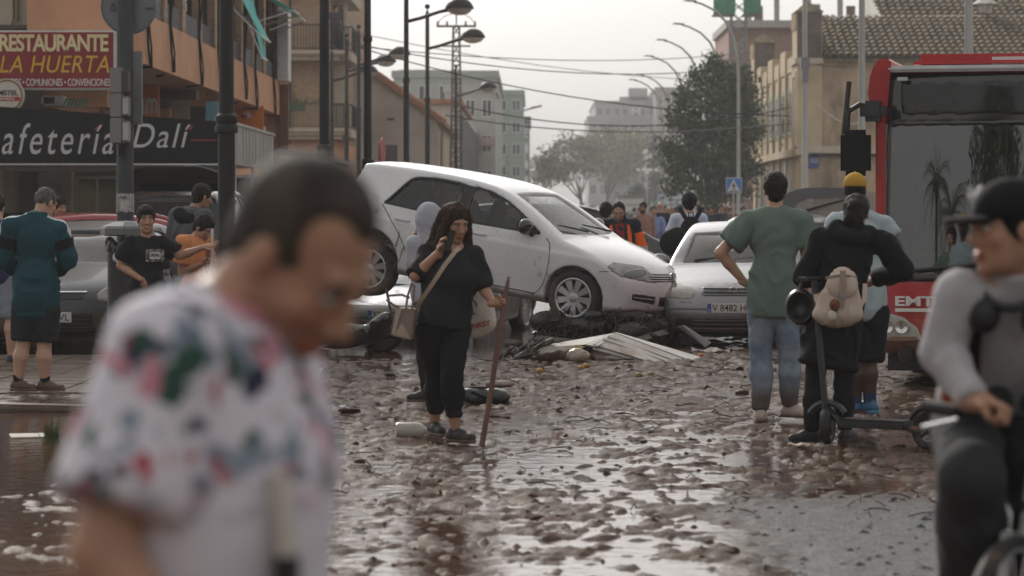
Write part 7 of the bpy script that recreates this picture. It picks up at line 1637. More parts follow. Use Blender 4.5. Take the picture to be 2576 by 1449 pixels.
v, qd = S().ell((.012, -.050, .085), (.098, .042, .075), None, .02).ell((.01, -.066, .04), (.085, .026, .06), None, .05).mesh(.008); v = folds(v, qd, .006, (12, 12, 8), 6); link('bag_flap', mesh('bag_flap', v, qd, True), CANV, rk)
strap('flap_strap', [(.01, -.10, .17), (.012, -.112, .10), (.008, -.115, .02), (.0, -.108, -.07)], .04, M('tan_strap', (.30, .235, .19), r=.8), rk); strap('drawcord', [(-.10, -.06, .12), (-.03, -.085, .135), (.05, -.085, .135), (.11, -.05, .12)], .018, M('tan_strap'), rk); MB().box(-.018, .03, -.123, -.118, -.012, .016).build('buckle', GREYM, rk, bevel=.002)
v, qd = S().ell((-.045, -.115, -.055), (.032, .028, .042)).mesh(.007); v = folds(v, qd, .006, (60, 60, 60), 2); link('fur_charm', mesh('fur_charm', v, qd, True), M('rust_fur', (.16, .055, .025), r=.9, var=.4, vs=40), rk)
v, qd = S().ell((-.06, -.115, -.125), (.028, .025, .038)).mesh(.007); link('pale_charm', mesh('pale_charm', v, qd, True), COTTON, rk)
strap('shoulder_strap', [(.12, .0, -.10), (.165, .03, -.02), (.18, .10, .08)], .03, CANV, rk); strap('shoulder_strap', [(-.12, .0, -.10), (-.15, .04, -.02), (-.15, .10, .06)], .03, CANV, rk)
hm0 = W(2012, 772, 18.95); he = thing('bike_helmet', 'black helmet dangling from the black coat woman\'s elbow', 'helmet', hm0)
v, qd = S().ell((0, 0, 0), (.10, .125, .125)).ell((-.01, -.10, 0), (.085, .11, .095), None, .01, '-').mesh(.009); link('helmet_shell', mesh('helmet_shell', v, qd, True), M('helmet_black', (.02, .02, .022), r=.3), he); MB().tube([(0, 0, .11), (.02, .02, .2)], .012).build('chin_strap', BLK_T, he)
# 5 man with yellow cap
yc = person('dark skinned man in a mustard cap, pale tee and dark shorts beside the bus', 2168, 21.8, 178, 1.80,
    dict(pelvis=(2165, 775), neck=(2160, 530), sha=(2222, 566), shb=(2104, 562), ela=(2256, 622, -.02), wra=(2215, 668, .16), kna=(2186, 905), knb=(2150, 905), ana=(2188, 1012), anb=(2152, 1014, .02), head=(2152, 480, .02)),
    SK_D, (165, 2), ('cap', cloth('mustard', (.45, .26, .04)), H_BLK, 1), ('tee', cloth('pale_blue_grey', (.36, .43, .46)), dict(sleeve=.55, w=.012)), ('shorts', C_BLK, dict(len=1.0)), (M('blue_trainer', (.02, .10, .20), r=.5, mud=.1), M('cyan_sole', (.05, .28, .42), r=.5)), 1.05, 0, .013, foot=dict(a=(-.55, .5, 0), b=(-.7, -.3, 0)))
for sd in 'ab':
    a_ = yc['P']['an'+sd]; MB().tube([a_+v3(0, 0, .0), a_+v3(0, 0, .17)], [.048, .056], 12).build('sock', cloth('navy_sock', (.03, .05, .12)), yc['root'], smooth=True)
v, qd = S().ell(yc['hp'](0, -.10, .02), (.03, .02, .014)).mesh(.006); link('cap_opening', mesh('cap_opening', v, qd, True), H_BLK, yc['root'])
# 6 man in dark teal jacket
TEALJ = cloth('teal_jacket', (.012, .058, .078), .2, 2)
jm = person('man in a dark teal track jacket and black shorts looking down at his hands', 85, 23.9, 165, 1.74,
    dict(pelvis=(90, 770), neck=(95, 548), shb=(30, 572), sha=(148, 580), elb=(6, 655, .02), wrb=(50, 690, .25), ela=(170, 655, .02), wra=(135, 680, .28), knb=(58, 868), kna=(112, 868), anb=(46, 960), ana=(113, 962), head=(112, 512, .05)),
    SK_L, (140, 22), ('shaved', H_GR), ('jacket', TEALJ, dict(neck='collar', hem=-.10, e=.030)), ('shorts', C_DK, dict(e=.022, len=.85)), (MUDSHOE, SOLE_B), 1.05, 0, .0125, foot=dict(b=(.75, -.4, 0), a=(.9, -.3, 0)), eyes=False)
me_ = jm['top'].data; me_.materials.append(cloth('white_stripe', (.60, .60, .62))); me_.materials.append(C_BLK)
for p in me_.polygons:                                                    # white shoulder stripe, black upper sleeve: dyed cloth
    c_ = np.array(p.center)
    for sd in 'ab':
        n0, a_, b_2 = jm['nb'], jm['P']['sh'+sd], jm['P']['el'+sd]; e_ = b_2-a_; t_ = (c_-a_)@e_/(e_@e_); r_ = np.linalg.norm(c_-a_-e_*t_)
        if .30 < t_ < .62 and r_ < .12: p.material_index = 2
        g_ = a_-n0; tg_ = (c_-n0)@g_/(g_@g_); up_ = c_-n0-g_*tg_
        if (.30 < tg_ < 1.15 and abs(up_[1]+.022) < .026 and up_[2] > .0) or (r_ < .13 and -.12 < t_ <= .30 and abs((c_-a_-e_*t_)[1]+.022) < .026 and (c_-a_-e_*t_)@(a_-n0) > 0): p.material_index = 1
MB().tube([jm['hp'](-.078, .0, .012), jm['hp'](-.075, .06, .014), jm['hp'](-.06, .1, .008)], .004, 5).build('glasses', BLK_T, jm['root'])
for sd in 'ab': a_ = jm['P']['an'+sd]; MB().tube([a_+v3(0, 0, .0), a_+v3(0, 0, .055)], [.042, .044], 12).build('sock', C_BLK, jm['root'], smooth=True)
# 7 man cut by the picture edge
person('man in a blue hooded jacket and rolled denim shorts at the picture edge', 2, 28.4, 170, 1.70, dict(head=(-12, 525, .05)), SK_L, (170, 30), ('short', H_BLK), ('jacket', cloth('navy_blue', (.03, .04, .11)), dict(hoodback=1, neck='collar')), ('shorts', cloth('washed_denim', (.24, .27, .34)), dict(len=1.05)), (BSHOE, BSHOE), 1.05, 0, .018)
# 8 smiling boy
bb = person('smiling boy in a black t-shirt with a printed box on the chest', 370, 26.2, 8, 1.58,
    dict(pelvis=(372, 775), neck=(372, 598), sha=(330, 612), shb=(412, 612), ela=(302, 668, .02), wra=(358, 700, -.14), elb=(452, 644, -.02), wrb=(515, 622, -.10), head=(369, 553, -.03)),
    SK_M, (14, 2), ('fade', H_BLK), ('tee', C_BLK, dict(sleeve=.72, w=.018)), ('track', C_BLK), (BSHOE, BSHOE), 1.06, 0, .0125, dict(a=dict(curl=(60, 70, 40), n=(.2, -.6, -.8)), b=dict(d=(1, -.05, .25), n=(.1, -.6, .8), curl=(12, 18, 10), thumb=.1)), eyes=True, hf_res=.006)
hp = bb['hp']; MB().add([hp(x_, .1035-.35*abs(x_), -.069+.10*abs(x_)+dz) for dz in (.0032, -.0035) for x_ in (-.018, -.009, 0, .009, .018)], [(i, i+1, i+6, i+5) for i in range(4)]).build('teeth', EYEW, bb['root'])
A = S()
for i in range(9): A.chain([hp(-.04+.009*i, .06, .105), hp(-.045+.010*i, .088, .085), hp(-.04+.010*i+random.uniform(-.01, .01), .094, .055+random.uniform(-.012, .01))], [.014, .010, .005], .006)
v, qd = A.mesh(.005); link('fringe', mesh('fringe', v, qd, True), H_BLK, bb['root'])
def chest(p, x, z, off): return p['at'](p['nb'], x, off, z)
pr = thing('shirt_print', None, None); pr.parent = bb['root']; o_ = chest(bb, .065, -.16, .155); pr.location = o_+v3(0, -.012, 0); pr.rotation_euler = (R(6), 0, R(14))
MB().box(-.085, .085, -.003, .003, -.058, .058).build('print_panel', M('camo_print', (.05, .05, .052), r=.8, vs=30, c2=(.34, .34, .35), c2f=.52, c2s=26), pr)
MB().box(-.048, .048, -.006, -.0032, -.032, .030).build('print_label', WHITE_T, pr, bevel=.001); link('lettering', text_me('ORIGINAL', -.042, .042, -.012, .020, bold=.01), BLK_T, pr).location = (0, -.0065, 0)
# 9 boy in orange holding a pipe
ob = person('boy in a bright orange t-shirt looking down at a metal tube', 482, 27.0, 55, 1.50,
    dict(pelvis=(478, 790), neck=(492, 598), ela=(458, 684, -.06), wra=(512, 664, -.16), elb=(520, 690, .1), wrb=(530, 625, -.04), head=(512, 574, -.02)),
    SK_M, (60, 35), ('short', H_BLK), ('tee', cloth('apricot', (.66, .27, .115)), dict(sleeve=.66, w=.015, e=.018)), ('track', C_DK), (BSHOE, BSHOE), .98, 0, .014, dict(a=dict(d=(.9, -.2, .2), n=(.2, .3, .9), curl=(70, 80, 50), thumb=1, t=(0, 0, 1)), b=dict(d=(.4, -.8, .4), n=(.9, .2, 0), curl=(70, 80, 50), thumb=1, t=(0, 0, 1))), eyes=True)
tb0 = W(532, 655, 26.75); tb = thing('metal_tube', 'shiny metal tube gripped by the two boys', 'tube', tb0); MB().tube([(0, 0, -.30), (.012, 0, .30)], .016, 10).build('tube', CHROME, tb, smooth=True)
# 10 youth with the hood
person('youth in a grey sleeveless top with a black hood, turned towards the cafe', 478, 28.8, 140, 1.76, dict(head=(507, 496, .04), neck=(482, 530)), SK_M, (125, 14), ('fade', H_DK), ('hoodie', cloth('mid_grey', (.10, .10, .11)), dict(neck='x', e=.022)), ('track', C_BLK), (BSHOE, BSHOE), 1.12, 0, .016)
hdv = S()
for i in range(9): a = math.pi*i/8; hdv.ell((.13*math.cos(a)+WX(480, 28.6), 28.75-.06*math.sin(a), WZ(536, 28.6)-.07*math.sin(a)), (.065, .06, .06), None, .04)
v, qd = hdv.mesh(.014); link('hood', mesh('hood', v, qd, True), C_BLK, bpy.data.objects['person.009'] if 'person.009' in bpy.data.objects else None, True)
# 11 face in the shade
person('man in black half hidden behind the teal jacketed man', 146, 37.5, 20, 1.72, dict(), SK_M, (40, 10), ('short', H_DK), ('jacket', C_BLK), ('track', C_BLK), None, 1.1, 0, .024)
# 12 orange vest man
VORG = cloth('hi_vis_orange', (.78, .135, .02)); NAVY = cloth('navy', (.018, .022, .036))
ov_ = person('bearded man in an orange and navy work jacket behind the white bonnet', 1560, 36.2, 0, 1.72, dict(neck=(1558, 558), sha=(1524, 567), shb=(1594, 567), ela=(1512, 625), elb=(1612, 625, -.02), head=(1556, 534, -.05)), SK_M, (-4, 22), ('receding', H_DK, H_GR), ('jacket', NAVY, dict(neck='open', e=.026)), ('track', C_DK), None, 1.12, 0, .015, face='beard', eyes=True)
for sd, sg in (('a', -1), ('b', 1)):
    a_, b_2 = ov_['P']['sh'+sd], ov_['P']['el'+sd]; v, qd = S().cone(a_*.6+b_2*.4+v3(sg*.004, 0, .0), b_2*1.0, .090, .088, .02).cone(b_2, ov_['P']['wr'+sd], .084, .062, .02).plane(a_*.66+b_2*.34, nrm(a_-b_2)).mesh(.016); sv_ = link('sleeve', mesh('sleeve', v, qd, True), VORG, ov_['root'])
    MB().tube([b_2+v3(0, 0, .03), b_2-v3(0, 0, .03)], .094, 14).build('reflective_band', M('reflective', (.42, .43, .42), r=.4), sv_, smooth=True)
    strap('vest_panel', [ov_['at'](ov_['nb'], sg*.10, .10, -.04), ov_['at'](ov_['nb'], sg*.12, .165, -.16), ov_['at'](ov_['nb'], sg*.13, .18, -.32)], .05, VORG, ov_['root'], (0, -1, 0), .008)
strap('red_shirt', [ov_['at'](ov_['nb'], .0, .12, -.02), ov_['at'](ov_['nb'], .0, .168, -.14), ov_['at'](ov_['nb'], .0, .18, -.34)], .11, cloth('brick_red', (.22, .03, .03)), ov_['root'], (0, -1, 0), .006)
# 13-17 walkers in the middle distance
person('bearded man in a dusty pink vest with black braces', 1619, 64, 10, 1.74, dict(), SK_T, (-20, 2), ('fade', H_BLK), ('tank', cloth('dusty_pink', (.33, .18, .15))), ('track', C_DK), None, 1.1, 0, .024, face='beard', hf_res=.01)
bt = bpy.context.scene.objects
bs_ = person('stout man in an open collared blue shirt walking up the street', 1643, 66, 5, 1.66, dict(elb=(1668, 565, -.05), ela=(1618, 565, -.05)), SK_L, (8, 4), ('shaved', H_GR), ('shirt', cloth('blue_linen', (.20, .25, .46)), dict(neck='open', hem=-.12, belly=1)), ('jeans', cloth('stone_trousers', (.20, .17, .13))), None, 1.22, 0, .018, hf_res=.009, eyes=True)
person('bald man in a black coat walking away behind the blue shirt', 1660, 70, 160, 1.74, dict(), SK_L, (160, 5), ('none', None), ('coat', C_BLK), ('track', C_BLK), None, 1.1, 0, .026, hf_res=.011)
person('blonde woman in a bright teal top walking away', 1688, 82, 170, 1.62, dict(), SK_L, (170, 5), ('long', H_BLD), ('tee', cloth('bright_teal', (.04, .30, .36))), ('jeans', JEANB), None, 1.0, 1, .028, hf_res=.011)
person('grey haired man partly behind the backpack wearer', 1708, 76, 150, 1.7, dict(), SK_T, (120, 5), ('short', H_GR), ('shirt', cloth('mid_grey')), ('track', C_DK), None, 1.05, 0, .026, hf_res=.011)
bp_ = person('dark haired man in a pale blue race t-shirt carrying two black bags', 1732, 37.8, 182, 1.74, dict(neck=(1732, 540), shb=(1700, 552), sha=(1766, 552), elb=(1684, 600, .0), wrb=(1700, 636, .12), ela=(1778, 600), wra=(1780, 645, .06), head=(1734, 513, .02)), SK_L, (178, 2), ('curly', H_BLK), ('tee', cloth('race_blue', (.42, .55, .74), .12, 2, c2=(.60, .58, .66), c2f=.5, c2s=2.5), dict(sleeve=.7, w=.012)), ('jeans', cloth('mid_grey')), (BSHOE, BSHOE), 1.0, 0, .014)
sx_ = bp_['s']; me_ = text_me('21K VLC 1', WX(1708, 37.4)-WX(1732, 37.4), WX(1765, 37.4)-WX(1732, 37.4), 0, .045, bold=.01); link('lettering', me_, BLK_T, bp_['root']).location = (0, -.155, WZ(574, 37.4))
rb_ = thing('black_backpack', 'black daypack worn over the pale blue race t-shirt', 'backpack', W(1738, 590, 37.45)); v, qd = S().ell((0, 0, 0), (.15, .10, .24), None, .03).ell((0, -.05, -.08), (.12, .07, .13), None, .04).mesh(.013); v = folds(v, qd, .008, (9, 9, 7), 2); link('bag_body', mesh('bag_body', v, qd, True), C_BLK, rb_)
for sg in (-1, 1): strap('shoulder_strap', [(sg*.06, -.02, .20), (sg*.12, .02, .30), (sg*.15, .10, .36)], .06, C_BLK, rb_, (0, -1, .3))
MB().tube([(-.03, -.02, .23), (-.03, -.03, .29), (.03, -.03, .29), (.03, -.02, .23)], .008, 5).build('grab_loop', C_BLK, rb_)
sb_ = thing('shoulder_bag', 'second black bag slung at the side of the race t-shirt man', 'bag', W(1692, 605, 37.3)); v, qd = S().ell((0, 0, -.03), (.17, .10, .17), None, .03).ell((.06, 0, .08), (.1, .08, .1), None, .05).mesh(.014); v = folds(v, qd, .012, (9, 9, 7), 7); link('bag_body', mesh('bag_body', v, qd, True), C_BLK, sb_)
strap('bag_strap', [(.1, -.04, .1), (.2, -.09, -.02), (.32, -.1, -.2)], .05, C_BLK, sb_)
person('man in a dark jacket over a pale shirt facing us down the street', 1789, 84, 0, 1.70, dict(), SK_T, (0, 5), ('short', H_BLK), ('jacket', NAVY), ('track', C_DK), None, 1.05, 0, .028, hf_res=.011)
person('fair haired child peeping from behind the orange jacketed man', 1504, 46, 10, 1.50, dict(), SK_L, (10, 5), ('short', H_BLD), ('tee', C_CHAR), ('track', C_DK), None, .9, 0, .024, hf_res=.01)
person('person with thick black hair standing close behind the orange jacket', 1524, 42, 170, 1.62, dict(), SK_M, (170, 5), ('curly', H_BLK), ('jacket', C_BLK), ('track', C_DK), None, 1, 0, .024, hf_res=.01)
person('man in a khaki jacket near the foot of the crossing sign', 1824, 110, 160, 1.72, dict(), SK_L, (100, 5), ('short', H_BLD), ('jacket', cloth('khaki', (.24, .19, .10))), ('track', C_DK), None, 1.05, 0, .035, hf_res=.015)
far_c = [cloth('mid_grey'), C_DK, cloth('dusty_pink'), cloth('pale_grey'), NAVY, cloth('blue_linen'), cloth('brick_red')]
FP = ((1595, 130, 'hazy figure in dark clothes far up the street by the clipped tree'), (1606, 150, 'faint distant walker in grey beside the pale lamp pole'), (1757, 105, 'small figure in pink beyond the race t-shirt man'), (1772, 118, 'small pale figure under the tree, nearer the kerb'), (1805, 125, 'small navy figure under the tree beside the khaki jacket'), (1843, 120, 'small figure in blue beyond the crossing sign post'), (1856, 112, 'small figure in red beside the tall pale lamp'), (1570, 160, 'faint far walker in grey in the middle of the street'),
      (1700, 98, 'small walker in dark clothes between the blonde woman and the daypack'), (1716, 120, 'small pale clothed walker behind the race t-shirt man'), (1782, 140, 'tiny walker in grey between the lamp and the dark jacket'), (1812, 92, 'walker in brick red left of the khaki jacket'), (1835, 135, 'tiny walker in pink by the shuttered kiosk'), (1868, 95, 'walker in navy just past the tall pale lamp'), (1612, 105, 'walker in grey behind the bearded man in the vest'), (1672, 115, 'small walker in blue behind the bald man'))
for i, (px, Y, lb) in enumerate(FP): person(lb, px, Y, [170, 0, 160, 20, 180, 0, 170, 0][i % 8], 1.68+.02*(i % 4), dict(), [SK_L, SK_T, SK_M][i % 3], None, ('short', [H_DK, H_BLK, H_BRN][i % 3]), (['jacket', 'tee'][i % 2], far_c[i % 7]), ('track', far_c[(i+1) % 2]), None, 1, i % 2, .045, hf_res=.018, group='small walkers far up the street')
# 22 on the balcony
person('person in dark clothes looking out from the upper brick balcony', 843, 103.2, 20, 1.68, dict(), SK_M, (40, 10), ('short', H_BLK), ('tee', cloth('plum', (.06, .04, .06))), ('track', C_DK), None, 1, 0, .035, base_z=WZ(132, 104), hf_res=.015)
# 23 man in the floral t-shirt, close to the lens
def floral():
    mt = bpy.data.materials.new('floral_print'); mt.use_nodes = True; n = mt.node_tree.nodes; l = mt.node_tree.links; b = n['Principled BSDF']; tc = n.new('ShaderNodeTexCoord'); col = None
    base = (.66, .64, .71)
    sx = n.new('ShaderNodeSeparateXYZ'); l.new(tc.outputs['Object'], sx.inputs[0])
    zone = n.new('ShaderNodeMapRange'); zone.inputs[1].default_value = 1.15; zone.inputs[2].default_value = 1.24; l.new(sx.outputs[2], zone.inputs[0])   # print fills chest and sleeves
    prev = None
    for i, (sc, lo_, hi_, c_) in enumerate(((16, .54, .60, (.22, .27, .34)), (19, .57, .61, (.025, .03, .06)), (18, .60, .64, (.03, .08, .06)), (17, .59, .63, (.55, .24, .30)), (22, .62, .65, (.40, .03, .05)))):
        nz = n.new('ShaderNodeTexNoise'); nz.inputs['Scale'].default_value = sc; nz.inputs['Detail'].default_value = 2.5; mp = n.new('ShaderNodeMapping'); mp.inputs['Location'].default_value = (i*3.7, i*1.9, i*5.3+.4); l.new(tc.outputs['Object'], mp.inputs[0]); l.new(mp.outputs[0], nz.inputs[0])
        cr = n.new('ShaderNodeMapRange'); cr.inputs[1].default_value = lo_; cr.inputs[2].default_value = hi_; l.new(nz.outputs[0], cr.inputs[0])
        mm = n.new('ShaderNodeMath'); mm.operation = 'MULTIPLY'; l.new(cr.outputs[0], mm.inputs[0]); l.new(zone.outputs[0], mm.inputs[1])
        q = n.new('ShaderNodeMix'); q.data_type = 'RGBA'; l.new(mm.outputs[0], q.inputs[0]); q.inputs[7].default_value = (*c_, 1)
        if prev: l.new(prev, q.inputs[6])
        else: q.inputs[6].default_value = (*base, 1)
        prev = q.outputs[2]
    l.new(prev, b.inputs[0]); b.inputs['Roughness'].default_value = .9; return mt
fm = person('blurred balding man in a white floral t-shirt close to the lens', 470, 3.6, 76, 1.70,
    dict(pelvis=(500, 1760), neck=(560, 770), sha=(440, 880, -.13), shb=(610, 850, .17), ela=(318, 1345, -.2), wra=(500, 1600, -.24), elb=(690, 1380, .16), wrb=(800, 1640, .05), head=(752, 648, -.02)),
    SK_M, (62, 42), ('balding', hairm('thin', (.055, .044, .038))), ('tee', floral(), dict(sleeve=.76, w=.004, e=.020, hem=-.10)), ('jeans', C_CHAR), (BSHOE, SOLE_B), 1.0, 0, .012, eyes=True, stubble=.18, hf_res=.006, base_z=0, hair_amp=.003, fold=.018)
pl0 = W(700, 1190, 3.45); pl_ = thing('pole', 'pale pole with a black grip blurred in front of the floral t-shirt', 'pole', pl0); MB().tube([(0, 0, 0), (.010, 0, -.10)], .014, 10).build('pale_shaft', COTTON, pl_, smooth=True); MB().tube([(.010, 0, -.10), (.022, 0, -.62)], .017, 10).build('grip', BLK_T, pl_, smooth=True)
# 24 cyclist and bicycle
cy = person('cyclist in a grey sweatshirt and black cap turned towards the bus', 2530, 7.7, -8, 1.76,
    dict(pelvis=(2555, 1075, .38), neck=(2545, 700, .04), sha=(2413, 745, 0), shb=(2680, 745, .06), ela=(2373, 890, .0), wra=(2427, 1000, -.16), elb=(2745, 900, 0), wrb=(2705, 1010, -.16), hipa=(2480, 1100, .34), hipb=(2615, 1100, .34), kna=(2427, 1185, -.12), knb=(2625, 1290, -.05), ana=(2465, 1560, .18), anb=(2615, 1730, .1), head=(2533, 578, -.02)),
    SK_M, (-72, 2), ('cap', C_BLK, H_BLK, 1), ('hoodie', M('cloth_sweat_grey', (.40, .39, .41), r=.9, var=.08, vs=4, c2=(.22, .21, .21), c2f=.58, c2s=4, bump=.15, bs=80), dict(neck='collar', hoodback=0, e=.006)), ('track', C_CHAR), (BSHOE, BSHOE), .9, 0, .012,
    dict(a=dict(d=(.75, -.55, -.15), n=(.1, -.4, -.9), curl=(75, 80, 50), thumb=.9), b=dict(d=(-.6, -.6, -.15), n=(-.1, -.4, -.9), curl=(75, 80, 50))), base_z=.0, eyes=True, hf_res=.006, fold=.022)
hp = cy['hp']
nyl = MB()
for (p, q_) in (((.0, .035), (.0, -.01)), ((.0, .035), (.035, -.01)), ((.035, -.01), (.035, .035)), ((.012, -.02), (.028, .005)), ((.046, .008), (.028, .005)), ((.028, .005), (.028, -.026))): nyl.tube([hp(-.0885+.01*abs(p[0]), .03+p[0]*.9, .085+p[1]), hp(-.0885+.01*abs(q_[0]), .03+q_[0]*.9, .085+q_[1])], .006, 6)
nyl.build('cap_emblem', WHITE_T, cy['root']); MB().sph(hp(-.087, -.055, .055), (.012, .012, .012)).build('cap_mark', WHITE_T, cy['root'])
at = cy['at']; nbk = cy['nb']; strap('orange_strap', [at(nbk, -.125, .02, -.03), at(nbk, -.13, .10, -.08), at(nbk, -.135, .145, -.22), at(nbk, -.135, .14, -.36)], .03, VORG, cy['root']); strap('black_strap', [at(nbk, -.085, .04, -.02), at(nbk, -.085, .12, -.07), at(nbk, -.08, .165, -.22), at(nbk, -.09, .16, -.36)], .05, C_BLK, cy['root'])
hpn = MB().tube([at(nbk, .09*math.cos(a), .03+.105*math.sin(a), .03-.02*math.sin(a)) for a in np.linspace(math.pi*.02, math.pi*1.0, 12)], .014, 6)
for x_ in (-.06, .08): hpn.sph(at(nbk, x_, .14, -.02), (.045, .03, .05))
hpt = tag(hpn.build('headphones', TRIM, None, smooth=True), 'black headphones resting round the cyclist\'s neck', 'headphones'); hpt.location = Vector(cy['base'])
gr = MB()
for (x_, z_, r_) in ((.0, -.30, .045), (.10, -.30, .045), (.05, -.38, .02)): gr.lathe([(0, -.008), (r_, -.006), (r_*.9, .004)], at(nbk, x_, .175, z_), 12, 'y')
gr.build('chest_print', C_CHAR, cy['root'])
bc = thing('bicycle', 'pale grey bicycle under the cyclist in the grey sweatshirt', 'bicycle', (WX(2548, 7.5), 7.5, 0), rz=R(-122))
def wheel_b(x):
    w = thing('wheel', None, None); w.parent = bc; w.location = (x, 0, .34)
    MB().lathe([(.315, -.02), (.335, -.022), (.345, 0), (.335, .022), (.315, .02)], n=40, axis='y').build('tyre', RUBBER, w, smooth=True); MB().lathe([(.30, -.012), (.315, -.015), (.315, .015), (.30, .012), (.30, -.012)], n=40, axis='y').build('rim', GREYM, w)
    for k in range(20): a = k*math.pi/10; link('spoke', MB().tube([(0, .02 if k % 2 else -.02, 0), (.3*math.cos(a), 0, .3*math.sin(a))], .0015, 3).me('spoke'), CHROME, w)
    MB().tube([(0, -.05, 0), (0, .05, 0)], .02).build('hub', GREYM, w)
FRW = M('frame_white', (.42, .43, .43), r=.3, coat=.5)
for x in (0, -1.05): wheel_b(x)
fb = MB()
for a, b in (((-.16, 0, .82), (-.55, 0, .78)), ((-.13, 0, .74), (-.48, 0, .32)), ((-.55, 0, .80), (-.48, 0, .30)), ((-.55, .03, .72), (-1.05, .06, .34)), ((-.55, -.03, .72), (-1.05, -.06, .34)), ((-.48, .03, .30), (-1.05, .06, .34)), ((-.48, -.03, .30), (-1.05, -.06, .34))): fb.tube([a, b], .02, 8)
fb.build('frame', FRW, bc, smooth=True); MB().tube([(-.17, 0, .88), (-.1, 0, .66)], .026).tube([(-.1, .055, .66), (0, .06, .34)], .016).tube([(-.1, -.055, .66), (0, -.06, .34)], .016).tube([(-.1, -.07, .66), (-.1, .07, .66)], .022).build('fork', FRW, bc, smooth=True)
MB().tube([(-.17, 0, .88), (-.14, 0, .98)], .02).tube([(-.20, -.33, 1.0), (-.14, -.1, .99), (-.13, .1, .99), (-.20, .33, 1.0)], .014).build('handlebar', TRIM, bc, smooth=True)
for sg in (-1, 1): MB().tube([(-.15, sg*.22, .995), (-.20, sg*.34, 1.0)], .019).build('grip', RUBBER, bc, smooth=True); MB().tube([(-.1, sg*.2, .975), (-.09, sg*.30, .95)], .007).build('brake_lever', CHROME, bc)
v, qd = S().ell((-.62, 0, .95), (.13, .07, .035)).cone((-.5, 0, .95), (-.42, 0, .945), .03, .02, .03).mesh(.012); link('saddle', mesh('saddle', v, qd, True), TRIM, bc); MB().tube([(-.55, 0, .78), (-.6, 0, .94)], .014).build('seat_post', GREYM, bc)
ck = MB().lathe([(0, -.02), (.09, -.02), (.09, .0), (0, 0)], (-.48, -.05, .30), 24, 'y').tube([(-.48, -.08, .3), (-.40, -.08, .16)], .01).tube([(-.48, .06, .3), (-.56, .06, .44)], .01).box(-.45, -.35, -.17, -.08, .15, .17).box(-.61, -.51, .07, .16, .43, .45); ck.build('crankset', TRIM, bc)
# ------------------------------------------------------------------ electric scooter
es0 = W(2082, 1060, 18.75)
es = thing('electric_scooter', 'black electric scooter standing beside the black coat woman', 'scooter', (es0.x, 18.75, 0), rz=math.atan2(-.42, .62))
ES = M('scooter_black', (.02, .021, .022), r=.4, mud=.2); GUM = M('scooter_tyre', (.02, .02, .021), r=.7, mud=.25)
def sw(x, rz_):
    w = thing('wheel', None, None); w.parent = es; w.location = (x, 0, .125); w.rotation_euler = (0, 0, rz_)
    MB().lathe([(.085, -.028), (.11, -.032), (.125, -.012), (.125, .012), (.11, .032), (.085, .028)], n=32, axis='y').build('tyre', GUM, w, smooth=True)
    rm = MB().lathe([(.072, -.02), (.088, -.026), (.088, .026), (.072, .02), (.072, -.02)], n=28, axis='y').lathe([(0, -.03), (.03, -.03), (.034, .0), (.03, .03), (0, .03)], n=16, axis='y')
    for k in range(5): a = k*1.2566; rm.tube([(0, 0, 0), (.078*math.cos(a), 0, .078*math.sin(a))], .011, 5)
    rm.build('rim', ES, w, smooth=True)
sw(0, R(106)); sw(.74, 0)
MB().box(.10, .60, -.075, .075, .12, .175).build('deck', ES, es, bevel=.015); MB().box(.12, .58, -.07, .07, .1755, .18).build('grip_mat', RUBBER, es)
MB().tube([(.10, 0, .15), (.0, 0, .22), (-.02, 0, .30)], .026, 8).tube([(-.02, 0, .28), (-.10, 0, 1.08)], .022, 10).tube([(0, -.045, .125), (-.01, -.04, .26), (-.01, .04, .26), (0, .045, .125)], .014, 6).build('stem', ES, es, smooth=True)
MB().tube([(-.10, -.22, 1.09), (-.10, .22, 1.09)], .014, 8).build('handlebar', ES, es, smooth=True)
for sg in (-1, 1): MB().tube([(-.10, sg*.13, 1.09), (-.10, sg*.23, 1.09)], .018, 8).build('grip', RUBBER, es)
MB().lathe([(.14, -.04), (.15, -.03), (.15, .03), (.14, .04)], n=32, axis='y').build('x_', ES, es) if False else MB().tube([(.74+.15*math.cos(a), 0, .125+.15*math.sin(a)) for a in np.linspace(.1, 2.7, 10)], .022, 6).build('mudguard', ES, es, smooth=True)
MB().tube([(.15*math.cos(a), 0, .125+.15*math.sin(a)) for a in np.linspace(.6, 2.6, 9)], .024, 6).build('mudguard', ES, es, smooth=True)
MB().box(.885, .905, -.03, .03, .16, .20).build('tail_light', TAILR, es, bevel=.004); MB().box(.60, .74, -.05, -.035, .11, .15).box(.60, .74, .035, .05, .11, .15).build('rear_fork', ES, es, bevel=.004)
MB().cbox((.66, -.052, .14), (.05, .004, .02)).build('reflector', M('amber_lens'), es)
# ------------------------------------------------------------------ wreckage in front of the cars
PANEL = M('dirty_white_panel', (.40, .38, .34), r=.45, var=.12, vs=2, c2=(.24, .17, .125), c2f=.60, c2s=3, mud=.15)
Yd = 29.4
def D(px, py, y): p = W(px, py, Yd); return (p.x, y, p.z)
fp_ = thing('folded_panel', 'dirty white folded metal panel lying on the mud before the cars', 'panel', (WX(1540, Yd), Yd, 0))
def slab(name, pts, mat, th=.02, parent=fp_, world=True):
    P = [Vector(p) for p in pts]; n = (P[1]-P[0]).cross(P[2]-P[0]).normalized()*th; m_ = MB(); k = len(P); m_.v = [tuple(p) for p in P]+[tuple(p-n) for p in P]
    m_.f = [tuple(range(k)), tuple(reversed(range(k, 2*k)))]+[(i, (i+1) % k, k+(i+1) % k, k+i) for i in range(k)]; return m_.build(name, mat, parent, world=world)
slab('panel_sheet', [D(1322, 912, Yd), D(1326, 880, Yd+.1), D(1545, 843, Yd+.25), D(1470, 868, Yd-.1)], PANEL)
